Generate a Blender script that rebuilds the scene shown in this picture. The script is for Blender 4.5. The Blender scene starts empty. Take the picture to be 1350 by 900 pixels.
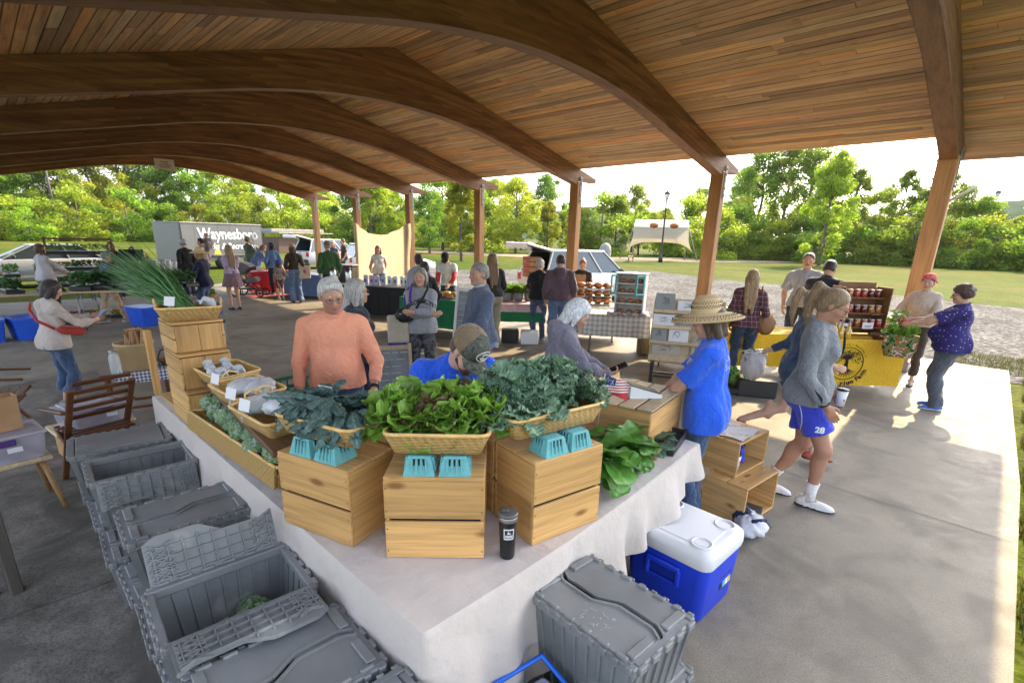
import bpy, math, random
import numpy as np
from mathutils import Vector, Matrix, Euler
R = math.radians
SC = bpy.context.scene
COL = SC.collection
rnd = random.Random(7)
def tag(o, label=None, cat=None, group=None, kind=None):
 if label: o['label'] = label
 if cat: o['category'] = cat
 if group: o['group'] = group
 if kind: o['kind'] = kind
 return o
def thing(name, label, cat, loc=(0, 0, 0), rz=0.0, group=None):
 o = bpy.data.objects.new(name, None)
 o.empty_display_size = .1
 COL.objects.link(o)
 o.location = loc
 o.rotation_euler = (0, 0, rz)
 return tag(o, label, cat, group)
def dup(root, loc, rz=None, label=None, group=None, scale=None):
 r = root.copy()
 COL.objects.link(r)
 r.location = loc
 if rz is not None:
  r.rotation_euler = (r.rotation_euler[0], r.rotation_euler[1], rz)
 if label: r['label'] = label
 if group: r['group'] = group
 if scale is not None:
  r.scale = scale if hasattr(scale, '__len__') else (scale,) * 3
 for ch in list(root.children):
  c = ch.copy(); COL.objects.link(c); c.parent = r
  for g_ in list(ch.children):
   d = g_.copy(); COL.objects.link(d); d.parent = c
 return r
def mesh_obj(name, verts, faces, mats, parent=None, midx=None, smooth=False, cols=None):
 me = bpy.data.meshes.new(name)
 if isinstance(verts, np.ndarray): verts = verts.tolist()
 if isinstance(faces, np.ndarray): faces = faces.tolist()
 me.from_pydata(verts, [], faces)
 if not isinstance(mats, (list, tuple)): mats = [mats]
 for m in mats: me.materials.append(m)
 if midx is not None:
  me.polygons.foreach_set('material_index', np.asarray(midx, dtype=np.int32))
 if smooth is True:
  me.polygons.foreach_set('use_smooth', np.ones(len(me.polygons), dtype=bool))
 elif smooth is not False and smooth is not None:
  me.polygons.foreach_set('use_smooth', np.asarray(smooth, dtype=bool))
 if cols is not None:      # per-vertex tint (true albedo variation)
  at = me.color_attributes.new('tint', 'FLOAT_COLOR', 'POINT')
  a = np.ones((len(me.vertices), 4), dtype=np.float32)
  a[:, :3] = np.asarray(cols, dtype=np.float32)
  at.data.foreach_set('color', a.ravel())
 me.update()
 o = bpy.data.objects.new(name, me)
 COL.objects.link(o)
 if parent: o.parent = parent
 return o
class MB:
 """collects simple shapes into one mesh"""
 def __init__(self):
  self.v = []; self.f = []; self.m = []; self.s = []; self.c = []
  self.X = Matrix.Identity(4); self.mi = 0; self.col = (1, 1, 1)
 def _add(self, vs, fs, smooth=False, mi=None):
  b = len(self.v); X = self.X
  self.v += [tuple(X @ Vector(p)) for p in vs]
  self.c += [self.col] * len(vs)
  for f in fs:
   self.f.append(tuple(i + b for i in f))
   self.m.append(self.mi if mi is None else mi)
   self.s.append(smooth)
 def box(self, c, s, rot=None, taper=1.0, mi=None):
  x, y, z = s[0] / 2, s[1] / 2, s[2] / 2
  vs = [(-x, -y, -z), (x, -y, -z), (x, y, -z), (-x, y, -z)]
  t = taper
  vs += [(-x * t, -y * t, z), (x * t, -y * t, z), (x * t, y * t, z), (-x * t, y * t, z)]
  M = Matrix.Translation(c)
  if rot is not None:
   M = M @ (Euler(rot).to_matrix().to_4x4() if not isinstance(rot, Matrix) else rot.to_4x4())
  vs = [tuple(M @ Vector(p)) for p in vs]
  self._add(vs, [(0, 3, 2, 1), (4, 5, 6, 7), (0, 1, 5, 4), (1, 2, 6, 5), (2, 3, 7, 6), (3, 0, 4, 7)], mi=mi)
  return self
 def bbox(self, c, s, b=.01, rot=None, mi=None):
  """box with chamfered edges"""
  x, y, z = s[0] / 2, s[1] / 2, s[2] / 2
  b = min(b, x * .9, y * .9, z * .9)
  prof = [(-z, b), (-z + b, 0), (z - b, 0), (z, b)]
  M = Matrix.Translation(c)
  if rot is not None:
   M = M @ (Euler(rot).to_matrix().to_4x4() if not isinstance(rot, Matrix) else rot.to_4x4())
  rings = [];
  for zz, ins in prof:
   X, Y = x - ins, y - ins
   k = b if ins == 0 else b * .7
   rings.append([(-X + k, -Y, zz), (X - k, -Y, zz), (X, -Y + k, zz), (X, Y - k, zz), (X - k, Y, zz), (-X + k, Y, zz), (-X, Y - k, zz), (-X, -Y + k, zz)])
  vs = [tuple(M @ Vector(p)) for r in rings for p in r]
  fs = [tuple(range(7, -1, -1)), tuple(range(24, 32))]
  for i in range(3):
   for j in range(8):
    k = (j + 1) % 8
    fs.append((i * 8 + j, i * 8 + k, i * 8 + 8 + k, i * 8 + 8 + j))
  self._add(vs, fs, mi=mi)
  return self
 def bar(self, a, b, w, h, up=(0, 0, 1), mi=None, ch=0):
  a = Vector(a); b = Vector(b); d = b - a; L = d.length
  if L < 1e-6: return self
  z = d / L; u = Vector(up)
  if abs(z.dot(u)) > .98: u = Vector((1, 0, 0)) if abs(z.x) < .9 else Vector((0, 1, 0))
  x = u.cross(z).normalized(); y = z.cross(x)
  M = Matrix((x, y, z)).transposed()
  c = (a + b) / 2
  if ch: self.bbox(tuple(c), (w, h, L), ch, M, mi)
  else: self.box(tuple(c), (w, h, L), M, mi=mi)
  return self
 def tube(self, pts, r, n=8, cap=True, smooth=True, mi=None, closed=False):
  pts = [Vector(p) for p in pts]; N = len(pts)
  rs = r if hasattr(r, '__len__') else [r] * N
  vs = []; fs = []; px = None
  for i, p in enumerate(pts):
   if closed: t = pts[(i + 1) % N] - pts[i - 1]
   else: t = (pts[min(i + 1, N - 1)] - pts[max(i - 1, 0)])
   t = t.normalized() if t.length > 1e-9 else Vector((0, 0, 1))
   if px is None:
    px = t.orthogonal().normalized()
   else:
    px = (px - t * px.dot(t))
    px = px.normalized() if px.length > 1e-6 else t.orthogonal().normalized()
   py = t.cross(px)
   for k in range(n):
    a = 2 * math.pi * k / n
    vs.append(tuple(p + (px * math.cos(a) + py * math.sin(a)) * rs[i]))
  M_ = N if closed else N - 1
  for i in range(M_):
   i2 = (i + 1) % N
   for k in range(n):
    k2 = (k + 1) % n
    fs.append((i * n + k, i * n + k2, i2 * n + k2, i2 * n + k))
  self._add(vs, fs, smooth, mi)
  if cap and not closed:
   b = [list(range(n - 1, -1, -1)), list(range((N - 1) * n, N * n))]
   base = len(self.v) - len(vs)
   for f in b:
    self.f.append(tuple(base + i for i in f)); self.m.append(self.mi if mi is None else mi); self.s.append(False)
  return self
 def cyl(self, a, b, r1, r2=None, n=12, mi=None, smooth=True):
  return self.tube([a, b], [r1, r1 if r2 is None else r2], n, True, smooth, mi)
 def lathe(self, prof, n=20, c=(0, 0, 0), smooth=True, mi=None, sx=1, sy=1):
  vs = []; fs = []
  for r, z in prof:
   for k in range(n):
    a = 2 * math.pi * k / n
    vs.append((c[0] + r * sx * math.cos(a), c[1] + r * sy * math.sin(a), c[2] + z))
  for i in range(len(prof) - 1):
   for k in range(n):
    k2 = (k + 1) % n
    fs.append((i * n + k, i * n + k2, (i + 1) * n + k2, (i + 1) * n + k))
  self._add(vs, fs, smooth, mi)
  base = len(self.v) - len(vs)
  for f, r in ((range(n - 1, -1, -1), prof[0][0]), (range((len(prof) - 1) * n, len(prof) * n), prof[-1][0])):
   if r > 1e-4:
    self.f.append(tuple(base + i for i in f)); self.m.append(self.mi if mi is None else mi); self.s.append(False)
  return self
 def prism(self, poly, z0, z1, mi=None):
  n = len(poly)
  vs = [(x, y, z0) for x, y in poly] + [(x, y, z1) for x, y in poly]
  fs = [tuple(range(n - 1, -1, -1)), tuple(range(n, 2 * n))] + [(i, (i + 1) % n, n + (i + 1) % n, n + i) for i in range(n)]
  self._add(vs, fs, mi=mi); return self
 def quad(self, *p, mi=None, smooth=False):
  self._add(list(p), [tuple(range(len(p)))], smooth, mi); return self
 def grid(self, fn, nu, nv, smooth=True, mi=None):
  vs = [fn(i / nu, j / nv) for i in range(nu + 1) for j in range(nv + 1)]
  w = nv + 1
  fs = [(i * w + j, (i + 1) * w + j, (i + 1) * w + j + 1, i * w + j + 1) for i in range(nu) for j in range(nv)]
  self._add(vs, fs, smooth, mi); return self
 def ball(self, c, r, n=10, mi=None, sz=1.0, sx=1.0, sy=1.0):
  prof = [(max(1e-5, r * math.sin(math.pi * i / n)), -r * sz * math.cos(math.pi * i / n)) for i in range(n + 1)]
  return self.lathe(prof, max(8, int(n * 1.4)), c, True, mi, sx, sy)
 def build(self, name, mats, parent=None, tint=False):
  return mesh_obj(name, self.v, self.f, mats, parent, self.m, self.s, self.c if tint else None)
def txt(s, size, loc, rot, m, parent, name='lettering', ext=.002, align='CENTER', bold=0.0, shear=0.0, sx=1.0, space=1.0):
 cu = bpy.data.curves.new(name, 'FONT')
 cu.body = s; cu.size = size; cu.extrude = ext; cu.align_x = align; cu.align_y = 'CENTER'
 cu.offset = bold; cu.shear = shear; cu.space_character = space
 cu.resolution_u = 3
 o = bpy.data.objects.new(name, cu); COL.objects.link(o)
 dg = bpy.context.evaluated_depsgraph_get(); dg.update()
 me = bpy.data.meshes.new_from_object(o.evaluated_get(dg))
 bpy.data.objects.remove(o)
 X = Matrix.Translation(loc) @ (Euler(rot).to_matrix().to_4x4() if not isinstance(rot, Matrix) else rot.to_4x4()) @ Matrix.Diagonal((sx, 1, 1, 1))
 me.transform(X); me.name = name
 me.materials.clear(); me.materials.append(m)
 q = bpy.data.objects.new(name, me); COL.objects.link(q)
 if parent: q.parent = parent
 return q
MATS = {}
def _new(name):
 m = bpy.data.materials.new(name); m.use_nodes = True
 nt = m.node_tree; nt.nodes.clear()
 out = nt.nodes.new('ShaderNodeOutputMaterial'); bs = nt.nodes.new('ShaderNodeBsdfPrincipled')
 nt.links.new(bs.outputs[0], out.inputs[0])
 return m, nt, bs, out
def N(nt, t, **kw):
 n = nt.nodes.new('ShaderNode' + t)
 for k, v in kw.items():
  if k.startswith('i_'):
   n.inputs[int(k[2:]) if k[2:].isdigit() else k[2:]].default_value = v
  else: setattr(n, k, v)
 return n
def L(nt, a, b): nt.links.new(a, b)
def ramp(nt, stops):
 r = nt.nodes.new('ShaderNodeValToRGB'); e = r.color_ramp.elements
 while len(e) > 1: e.remove(e[-1])
 for i, (p, c) in enumerate(stops):
  q = e[0] if i == 0 else e.new(p)
  q.position = p
  q.color = (c[0], c[1], c[2], 1) if hasattr(c, '__len__') else (c, c, c, 1)
 return r
def mulc(c, k): return tuple(min(1, x * k) for x in c)
def coords(nt, scale=(1, 1, 1), world=False, rot=(0, 0, 0)):
 mp = N(nt, 'Mapping'); mp.inputs['Scale'].default_value = scale; mp.inputs['Rotation'].default_value = rot
 if world:
  L(nt, N(nt, 'NewGeometry').outputs['Position'], mp.inputs[0])
 else:
  L(nt, N(nt, 'TexCoord').outputs['Object'], mp.inputs[0])
 return mp
def pm(name, col, rough=.6, var=.15, scale=6., bump=0., bscale=40., metal=0., spec=.5, trans=0., emit=None, stretch=(1, 1, 1), tint=False, sheen=0., alpha=1., coat=0., detail=4, sub=0., world=False, dirt=None):
 if name in MATS: return MATS[name]
 m, nt, bs, out = _new(name)
 bs.inputs['Roughness'].default_value = rough; bs.inputs['Metallic'].default_value = metal
 bs.inputs['Specular IOR Level'].default_value = spec
 mp = coords(nt, stretch, world)
 oi = N(nt, 'ObjectInfo')
 no = N(nt, 'TexNoise', noise_dimensions='4D'); no.inputs['Scale'].default_value = scale; no.inputs['Detail'].default_value = detail
 ml = N(nt, 'Math', operation='MULTIPLY', i_1=37.); L(nt, oi.outputs['Random'], ml.inputs[0]); L(nt, ml.outputs[0], no.inputs['W'])
 L(nt, mp.outputs[0], no.inputs['Vector'])
 rp = ramp(nt, [(.28, mulc(col, 1 - var)), (.72, mulc(col, 1 + var))]); L(nt, no.outputs[0], rp.inputs[0])
 c = rp.outputs[0]
 if dirt:
  n2 = N(nt, 'TexNoise'); n2.inputs['Scale'].default_value = dirt[1]; n2.inputs['Detail'].default_value = 6
  L(nt, mp.outputs[0], n2.inputs['Vector'])
  r2 = ramp(nt, [(dirt[2], 0.), (dirt[2] + .12, 1.)]); L(nt, n2.outputs[0], r2.inputs[0])
  mx = N(nt, 'Mix', data_type='RGBA'); L(nt, r2.outputs[0], mx.inputs[0]); L(nt, c, mx.inputs[6]); mx.inputs[7].default_value = (*dirt[0], 1)
  c = mx.outputs[2]
 if tint:
  at = N(nt, 'Attribute', attribute_name='tint')
  mx = N(nt, 'Mix', data_type='RGBA', blend_type='MULTIPLY'); mx.inputs[0].default_value = 1
  L(nt, c, mx.inputs[6]); L(nt, at.outputs['Color'], mx.inputs[7]); c = mx.outputs[2]
 L(nt, c, bs.inputs['Base Color'])
 if sheen: bs.inputs['Sheen Weight'].default_value = sheen
 if coat: bs.inputs['Coat Weight'].default_value = coat
 if sub:
  bs.inputs['Subsurface Weight'].default_value = sub; bs.inputs['Subsurface Radius'].default_value = (.02, .008, .004)
 if trans: bs.inputs['Transmission Weight'].default_value = trans
 if alpha < 1: bs.inputs['Alpha'].default_value = alpha
 if emit: bs.inputs['Emission Color'].default_value = (*emit[0], 1); bs.inputs['Emission Strength'].default_value = emit[1]
 if bump:
  nb = N(nt, 'TexNoise'); nb.inputs['Scale'].default_value = bscale; nb.inputs['Detail'].default_value = 5
  L(nt, mp.outputs[0], nb.inputs['Vector'])
  bp = N(nt, 'Bump'); bp.inputs['Strength'].default_value = min(1, bump); bp.inputs['Distance'].default_value = .01 if bump <= 1 else .01 * bump
  L(nt, nb.outputs[0], bp.inputs['Height']); L(nt, bp.outputs[0], bs.inputs['Normal'])
 MATS[name] = m
 return m
def wood(name, col, axis=0, rough=.55, var=.3, knots=.0, grain=1., tint=False, world=False, dark=None, spec=.4):
 if name in MATS: return MATS[name]
 m, nt, bs, out = _new(name)
 bs.inputs['Roughness'].default_value = rough; bs.inputs['Specular IOR Level'].default_value = spec
 st = [9., 9., 9.]; st[axis] = .8
 mp = coords(nt, tuple(x * grain for x in st), world)
 oi = N(nt, 'ObjectInfo'); ml = N(nt, 'Math', operation='MULTIPLY', i_1=53.); L(nt, oi.outputs['Random'], ml.inputs[0])
 no = N(nt, 'TexNoise', noise_dimensions='4D'); no.inputs['Scale'].default_value = 1.6; no.inputs['Detail'].default_value = 6; no.inputs['Distortion'].default_value = .6
 L(nt, mp.outputs[0], no.inputs['Vector']); L(nt, ml.outputs[0], no.inputs['W'])
 mp2 = coords(nt, tuple((60. if i != axis else 2.5) * grain for i in range(3)), world)
 n2 = N(nt, 'TexNoise'); n2.inputs['Scale'].default_value = 1.2; n2.inputs['Detail'].default_value = 3; L(nt, mp2.outputs[0], n2.inputs['Vector'])
 d = dark or mulc(col, 1 - var * 1.3)
 rp = ramp(nt, [(.25, d), (.5, col), (.8, mulc(col, 1 + var * .6))]); L(nt, no.outputs[0], rp.inputs[0])
 r2 = ramp(nt, [(.3, .72), (.6, 1.)]); L(nt, n2.outputs[0], r2.inputs[0])
 mx = N(nt, 'Mix', data_type='RGBA', blend_type='MULTIPLY'); mx.inputs[0].default_value = 1
 L(nt, rp.outputs[0], mx.inputs[6]); L(nt, r2.outputs[0], mx.inputs[7]); c = mx.outputs[2]
 hv = N(nt, 'HueSaturation'); mr = N(nt, 'MapRange'); mr.inputs[3].default_value = .72; mr.inputs[4].default_value = 1.12; L(nt, oi.outputs['Random'], mr.inputs[0]); L(nt, mr.outputs[0], hv.inputs['Value']); L(nt, c, hv.inputs['Color']); c = hv.outputs[0]
 if knots:
  ks = [5.5, 5.5, 5.5]; ks[axis] = 2.2
  mk = coords(nt, tuple(ks), world)
  ad = N(nt, 'VectorMath', operation='ADD'); L(nt, mk.outputs[0], ad.inputs[0]);
  cb = N(nt, 'CombineXYZ'); L(nt, ml.outputs[0], cb.inputs[0]); L(nt, ml.outputs[0], cb.inputs[1]); L(nt, cb.outputs[0], ad.inputs[1])
  vo = N(nt, 'TexVoronoi'); vo.inputs['Scale'].default_value = 1.0; L(nt, ad.outputs[0], vo.inputs['Vector'])
  rk = ramp(nt, [(.0, 1.), (.07, 1.), (.13, .0)]); L(nt, vo.outputs['Distance'], rk.inputs[0])
  k2 = N(nt, 'Math', operation='MULTIPLY', i_1=knots); L(nt, rk.outputs[0], k2.inputs[0])
  m3 = N(nt, 'Mix', data_type='RGBA'); L(nt, k2.outputs[0], m3.inputs[0]); L(nt, c, m3.inputs[6]); m3.inputs[7].default_value = (col[0] * .28, col[1] * .2, col[2] * .16, 1)
  c = m3.outputs[2]
 if tint:
  at = N(nt, 'Attribute', attribute_name='tint')
  mx = N(nt, 'Mix', data_type='RGBA', blend_type='MULTIPLY'); mx.inputs[0].default_value = 1
  L(nt, c, mx.inputs[6]); L(nt, at.outputs['Color'], mx.inputs[7]); c = mx.outputs[2]
 L(nt, c, bs.inputs['Base Color'])
 bp = N(nt, 'Bump'); bp.inputs['Strength'].default_value = .25; bp.inputs['Distance'].default_value = .004
 L(nt, n2.outputs[0], bp.inputs['Height']); L(nt, bp.outputs[0], bs.inputs['Normal'])
 MATS[name] = m
 return m
def leafmat(name, c1, c2, trans=.35, rough=.45, tint=True, scale=30., spec=.4, bump=.0, bscale=60., vein=None, hue_obj=.0):
 """two-sided leaf: diffuse + translucent, tinted per vertex"""
 if name in MATS: return MATS[name]
 m, nt, bs, out = _new(name)
 bs.inputs['Roughness'].default_value = rough; bs.inputs['Specular IOR Level'].default_value = spec
 mp = coords(nt)
 no = N(nt, 'TexNoise'); no.inputs['Scale'].default_value = scale; no.inputs['Detail'].default_value = 3; L(nt, mp.outputs[0], no.inputs['Vector'])
 rp = ramp(nt, [(.3, c1), (.7, c2)]); L(nt, no.outputs[0], rp.inputs[0]); c = rp.outputs[0]
 if hue_obj:
  oi = N(nt, 'ObjectInfo'); hs = N(nt, 'HueSaturation')
  mr = N(nt, 'MapRange'); mr.inputs[3].default_value = .5 - hue_obj; mr.inputs[4].default_value = .5 + hue_obj * .5; L(nt, oi.outputs['Random'], mr.inputs[0]); L(nt, mr.outputs[0], hs.inputs['Hue'])
  mv = N(nt, 'MapRange'); mv.inputs[3].default_value = .75; mv.inputs[4].default_value = 1.3;
  fr = N(nt, 'Math', operation='FRACT'); m7 = N(nt, 'Math', operation='MULTIPLY', i_1=7.3); L(nt, oi.outputs['Random'], m7.inputs[0]); L(nt, m7.outputs[0], fr.inputs[0]); L(nt, fr.outputs[0], mv.inputs[0]); L(nt, mv.outputs[0], hs.inputs['Value'])
  L(nt, c, hs.inputs['Color']); c = hs.outputs[0]
 if tint:
  at = N(nt, 'Attribute', attribute_name='tint')
  mx = N(nt, 'Mix', data_type='RGBA', blend_type='MULTIPLY'); mx.inputs[0].default_value = 1
  L(nt, c, mx.inputs[6]); L(nt, at.outputs['Color'], mx.inputs[7]); c = mx.outputs[2]
 L(nt, c, bs.inputs['Base Color'])
 tr = N(nt, 'BsdfTranslucent'); L(nt, c, tr.inputs[0])
 ms = N(nt, 'MixShader'); ms.inputs[0].default_value = trans
 L(nt, bs.outputs[0], ms.inputs[1]); L(nt, tr.outputs[0], ms.inputs[2]); L(nt, ms.outputs[0], out.inputs[0])
 if bump:
  nb = N(nt, 'TexNoise'); nb.inputs['Scale'].default_value = bscale; nb.inputs['Detail'].default_value = 4; L(nt, mp.outputs[0], nb.inputs['Vector'])
  bp = N(nt, 'Bump'); bp.inputs['Strength'].default_value = bump; bp.inputs['Distance'].default_value = .006
  L(nt, nb.outputs[0], bp.inputs['Height']); L(nt, bp.outputs[0], bs.inputs['Normal'])
 MATS[name] = m
 return m
HCAM = 2.04
def rotm(a, i): return Matrix.Rotation(a, 3, 'XYZ'[i])
cam = bpy.data.cameras.new('camera'); camo = bpy.data.objects.new('camera', cam); COL.objects.link(camo)
camo.location = (0, 0, HCAM)
camo.matrix_world = Matrix.Translation((0, 0, HCAM)) @ (rotm(-.8025, 2) @ rotm(math.pi / 2 - .2927, 0) @ rotm(.0253, 2)).to_4x4()
cam.sensor_width = 36; cam.lens = 666.3 / 1350 * 36; cam.shift_y = 63.7 / 1350
cam.clip_start = .05; cam.clip_end = 6000
SC.camera = camo
SUN_EL, SUN_AZ = R(36), R(3)          # azimuth measured from +X towards +Y
sd = Vector((math.cos(SUN_EL) * math.cos(SUN_AZ), math.cos(SUN_EL) * math.sin(SUN_AZ), math.sin(SUN_EL)))
sl = bpy.data.lights.new('sun', 'SUN'); sl.energy = 2.35; sl.angle = R(.55); sl.color = (1, .78, .46)
so = bpy.data.objects.new('sun', sl); COL.objects.link(so); so.rotation_euler = sd.to_track_quat('Z', 'Y').to_euler(); so.location = (30, 0, 30)
w = bpy.data.worlds.new('World'); SC.world = w; w.use_nodes = True
nt = w.node_tree; bg = nt.nodes['Background']
sky = nt.nodes.new('ShaderNodeTexSky'); sky.sky_type = 'NISHITA'; sky.sun_disc = False
sky.sun_elevation = SUN_EL; sky.sun_rotation = math.pi / 2 - SUN_AZ
sky.air_density = 1.0; sky.dust_density = 2.5; sky.ozone_density = .6
hs = nt.nodes.new('ShaderNodeHueSaturation'); hs.inputs['Saturation'].default_value = .6; nt.links.new(sky.outputs[0], hs.inputs['Color']); nt.links.new(hs.outputs[0], bg.inputs[0]); bg.inputs[1].default_value = .14
SC.view_settings.view_transform = 'Standard'; SC.view_settings.look = 'None'; SC.view_settings.gamma = 1.0
SC.view_settings.exposure = 2.48
SC.cycles.max_bounces = 8; SC.cycles.diffuse_bounces = 5; SC.cycles.transparent_max_bounces = 12
SC.cycles.sample_clamp_indirect = 6
def conc_mat(name, base, dark, amount=.5):
 m, nt, bs, out = _new(name)
 mp = coords(nt, (1, 1, 1), True)
 n1 = N(nt, 'TexNoise'); n1.inputs['Scale'].default_value = .8; n1.inputs['Detail'].default_value = 7; n1.inputs['Roughness'].default_value = .62
 n2 = N(nt, 'TexNoise'); n2.inputs['Scale'].default_value = 5; n2.inputs['Detail'].default_value = 8; n2.inputs['Roughness'].default_value = .7
 n3 = N(nt, 'TexNoise'); n3.inputs['Scale'].default_value = 90; n3.inputs['Detail'].default_value = 4
 for n_ in (n1, n2, n3): L(nt, mp.outputs[0], n_.inputs['Vector'])
 r1 = ramp(nt, [(.32, dark), (.62, base)]); L(nt, n1.outputs[0], r1.inputs[0])
 r2 = ramp(nt, [(.3, 1 - .38 * amount), (.7, 1.1)]); L(nt, n2.outputs[0], r2.inputs[0])
 r3 = ramp(nt, [(.25, 1 - .35 * amount), (.6, 1.05)]); L(nt, n3.outputs[0], r3.inputs[0])
 a = N(nt, 'Mix', data_type='RGBA', blend_type='MULTIPLY'); a.inputs[0].default_value = 1; L(nt, r1.outputs[0], a.inputs[6]); L(nt, r2.outputs[0], a.inputs[7])
 b = N(nt, 'Mix', data_type='RGBA', blend_type='MULTIPLY'); b.inputs[0].default_value = 1; L(nt, a.outputs[2], b.inputs[6]); L(nt, r3.outputs[0], b.inputs[7])
 n4 = N(nt, 'TexNoise'); n4.inputs['Scale'].default_value = 1.7; n4.inputs['Detail'].default_value = 9; n4.inputs['Distortion'].default_value = 1.2; L(nt, mp.outputs[0], n4.inputs['Vector'])
 r4 = ramp(nt, [(.50, 0.), (.66, .75 * amount)]); L(nt, n4.outputs[0], r4.inputs[0])
 c = N(nt, 'Mix', data_type='RGBA'); L(nt, r4.outputs[0], c.inputs[0]); L(nt, b.outputs[2], c.inputs[6]); c.inputs[7].default_value = (*mulc(dark, .6), 1)
 L(nt, c.outputs[2], bs.inputs['Base Color'])
 rr = ramp(nt, [(.3, .55), (.7, .85)]); L(nt, n2.outputs[0], rr.inputs[0]); L(nt, rr.outputs[0], bs.inputs['Roughness'])
 bs.inputs['Specular IOR Level'].default_value = .22
 bp = N(nt, 'Bump'); bp.inputs['Strength'].default_value = .35; bp.inputs['Distance'].default_value = .004
 L(nt, n3.outputs[0], bp.inputs['Height']); L(nt, bp.outputs[0], bs.inputs['Normal'])
 MATS[name] = m
 return m
M_conc = conc_mat('smooth_concrete', (.26, .23, .185), (.18, .16, .13), .8)
M_concr = conc_mat('rough_concrete', (.28, .25, .215), (.15, .135, .115), 1.6)
def grass_ground():
 m, nt, bs, out = _new('lawn')
 mp = coords(nt, (1, 1, 1), True)
 n1 = N(nt, 'TexNoise'); n1.inputs['Scale'].default_value = .09; n1.inputs['Detail'].default_value = 6
 n2 = N(nt, 'TexNoise'); n2.inputs['Scale'].default_value = 1.3; n2.inputs['Detail'].default_value = 8; n2.inputs['Roughness'].default_value = .7
 n3 = N(nt, 'TexNoise'); n3.inputs['Scale'].default_value = 14; n3.inputs['Detail'].default_value = 6
 for n_ in (n1, n2, n3): L(nt, mp.outputs[0], n_.inputs['Vector'])
 r1 = ramp(nt, [(.36, (.042, .072, .007)), (.52, (.068, .084, .01)), (.68, (.105, .09, .024))]); L(nt, n1.outputs[0], r1.inputs[0])
 r2 = ramp(nt, [(.3, .62), (.7, 1.25)]); L(nt, n2.outputs[0], r2.inputs[0])
 r3 = ramp(nt, [(.3, .6), (.65, 1.25)]); L(nt, n3.outputs[0], r3.inputs[0])
 a = N(nt, 'Mix', data_type='RGBA', blend_type='MULTIPLY'); a.inputs[0].default_value = 1; L(nt, r1.outputs[0], a.inputs[6]); L(nt, r2.outputs[0], a.inputs[7])
 b = N(nt, 'Mix', data_type='RGBA', blend_type='MULTIPLY'); b.inputs[0].default_value = 1; L(nt, a.outputs[2], b.inputs[6]); L(nt, r3.outputs[0], b.inputs[7])
 L(nt, b.outputs[2], bs.inputs['Base Color']); bs.inputs['Roughness'].default_value = .9; bs.inputs['Specular IOR Level'].default_value = .03
 bp = N(nt, 'Bump'); bp.inputs['Strength'].default_value = .8; bp.inputs['Distance'].default_value = .04
 L(nt, n3.outputs[0], bp.inputs['Height']); L(nt, bp.outputs[0], bs.inputs['Normal'])
 return m
M_lawn = grass_ground()
def gravel_mat():
 m, nt, bs, out = _new('gravel')
 mp = coords(nt, (1, 1, 1), True)
 v = N(nt, 'TexVoronoi'); v.inputs['Scale'].default_value = 16; L(nt, mp.outputs[0], v.inputs['Vector'])
 n = N(nt, 'TexNoise'); n.inputs['Scale'].default_value = .5; n.inputs['Detail'].default_value = 6; L(nt, mp.outputs[0], n.inputs['Vector'])
 n2 = N(nt, 'TexNoise'); n2.inputs['Scale'].default_value = 6; n2.inputs['Detail'].default_value = 8; L(nt, mp.outputs[0], n2.inputs['Vector'])
 sp = N(nt, 'SeparateColor'); L(nt, v.outputs['Color'], sp.inputs[0])
 r = ramp(nt, [(0, (.05, .049, .049)), (.5, (.11, .108, .108)), (1, (.2, .195, .19))]); L(nt, sp.outputs[0], r.inputs[0])
 r2 = ramp(nt, [(.35, .7), (.65, 1.15)]); L(nt, n.outputs[0], r2.inputs[0])
 r3 = ramp(nt, [(.35, .6), (.6, 1.1)]); L(nt, n2.outputs[0], r3.inputs[0])
 a = N(nt, 'Mix', data_type='RGBA', blend_type='MULTIPLY'); a.inputs[0].default_value = 1; L(nt, r.outputs[0], a.inputs[6]); L(nt, r2.outputs[0], a.inputs[7])
 b = N(nt, 'Mix', data_type='RGBA', blend_type='MULTIPLY'); b.inputs[0].default_value = 1; L(nt, a.outputs[2], b.inputs[6]); L(nt, r3.outputs[0], b.inputs[7])
 L(nt, b.outputs[2], bs.inputs['Base Color']); bs.inputs['Roughness'].default_value = 1; bs.inputs['Specular IOR Level'].default_value = .03
 bp = N(nt, 'Bump'); bp.inputs['Strength'].default_value = .6; bp.inputs['Distance'].default_value = .02
 L(nt, v.outputs['Distance'], bp.inputs['Height']); L(nt, bp.outputs[0], bs.inputs['Normal'])
 return m
M_gravel = gravel_mat()
M_path = pm('path_gravel', (.24, .20, .15), 1., .2, .5, .3, 8, spec=.03, world=True)
M_asphalt = pm('asphalt', (.16, .155, .15), .9, .2, .5, .3, 8, world=True)
def sheet(name, poly, z, m, sub=0):
 mb = MB(); mb.quad(*[(x, y, z) for x, y in poly])
 return tag(mb.build(name, m), kind='structure')
mb = MB(); S = 2400
mb.quad((-S, -S, -.06), (S, -S, -.06), (S, S, -.06), (-S, S, -.06))
tag(mb.build('lawn_ground', M_lawn), kind='structure')
sheet('gravel_lot', [(11.5, -40), (25.5, -40), (27, -.5), (29, 5), (30.5, 12), (34, 19), (30, 24), (22, 25), (20, 30), (12.0, 30), (11.5, 22)], -.05, M_gravel)
mb = MB()
slab = [(-7, -.42), (2.5, -.42), (6.2, -.43), (12.35, -.25), (12.6, 5), (12.6, 24.6), (9.5, 24.8), (6.9, 23.2), (5.0, 20.6), (4.2, 19.6), (-7, 19.3)]
mb.prism(slab, -.2, 0.0)
o = mb.build('concrete_slab', M_conc); tag(o, kind='structure')
sheet('rough_concrete_floor', [(-6.9, -.38), (1.15, -.38), (.85, 3.478), (-.6, 3.488), (-6.9, 3.45)], .004, M_concr)
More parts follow.
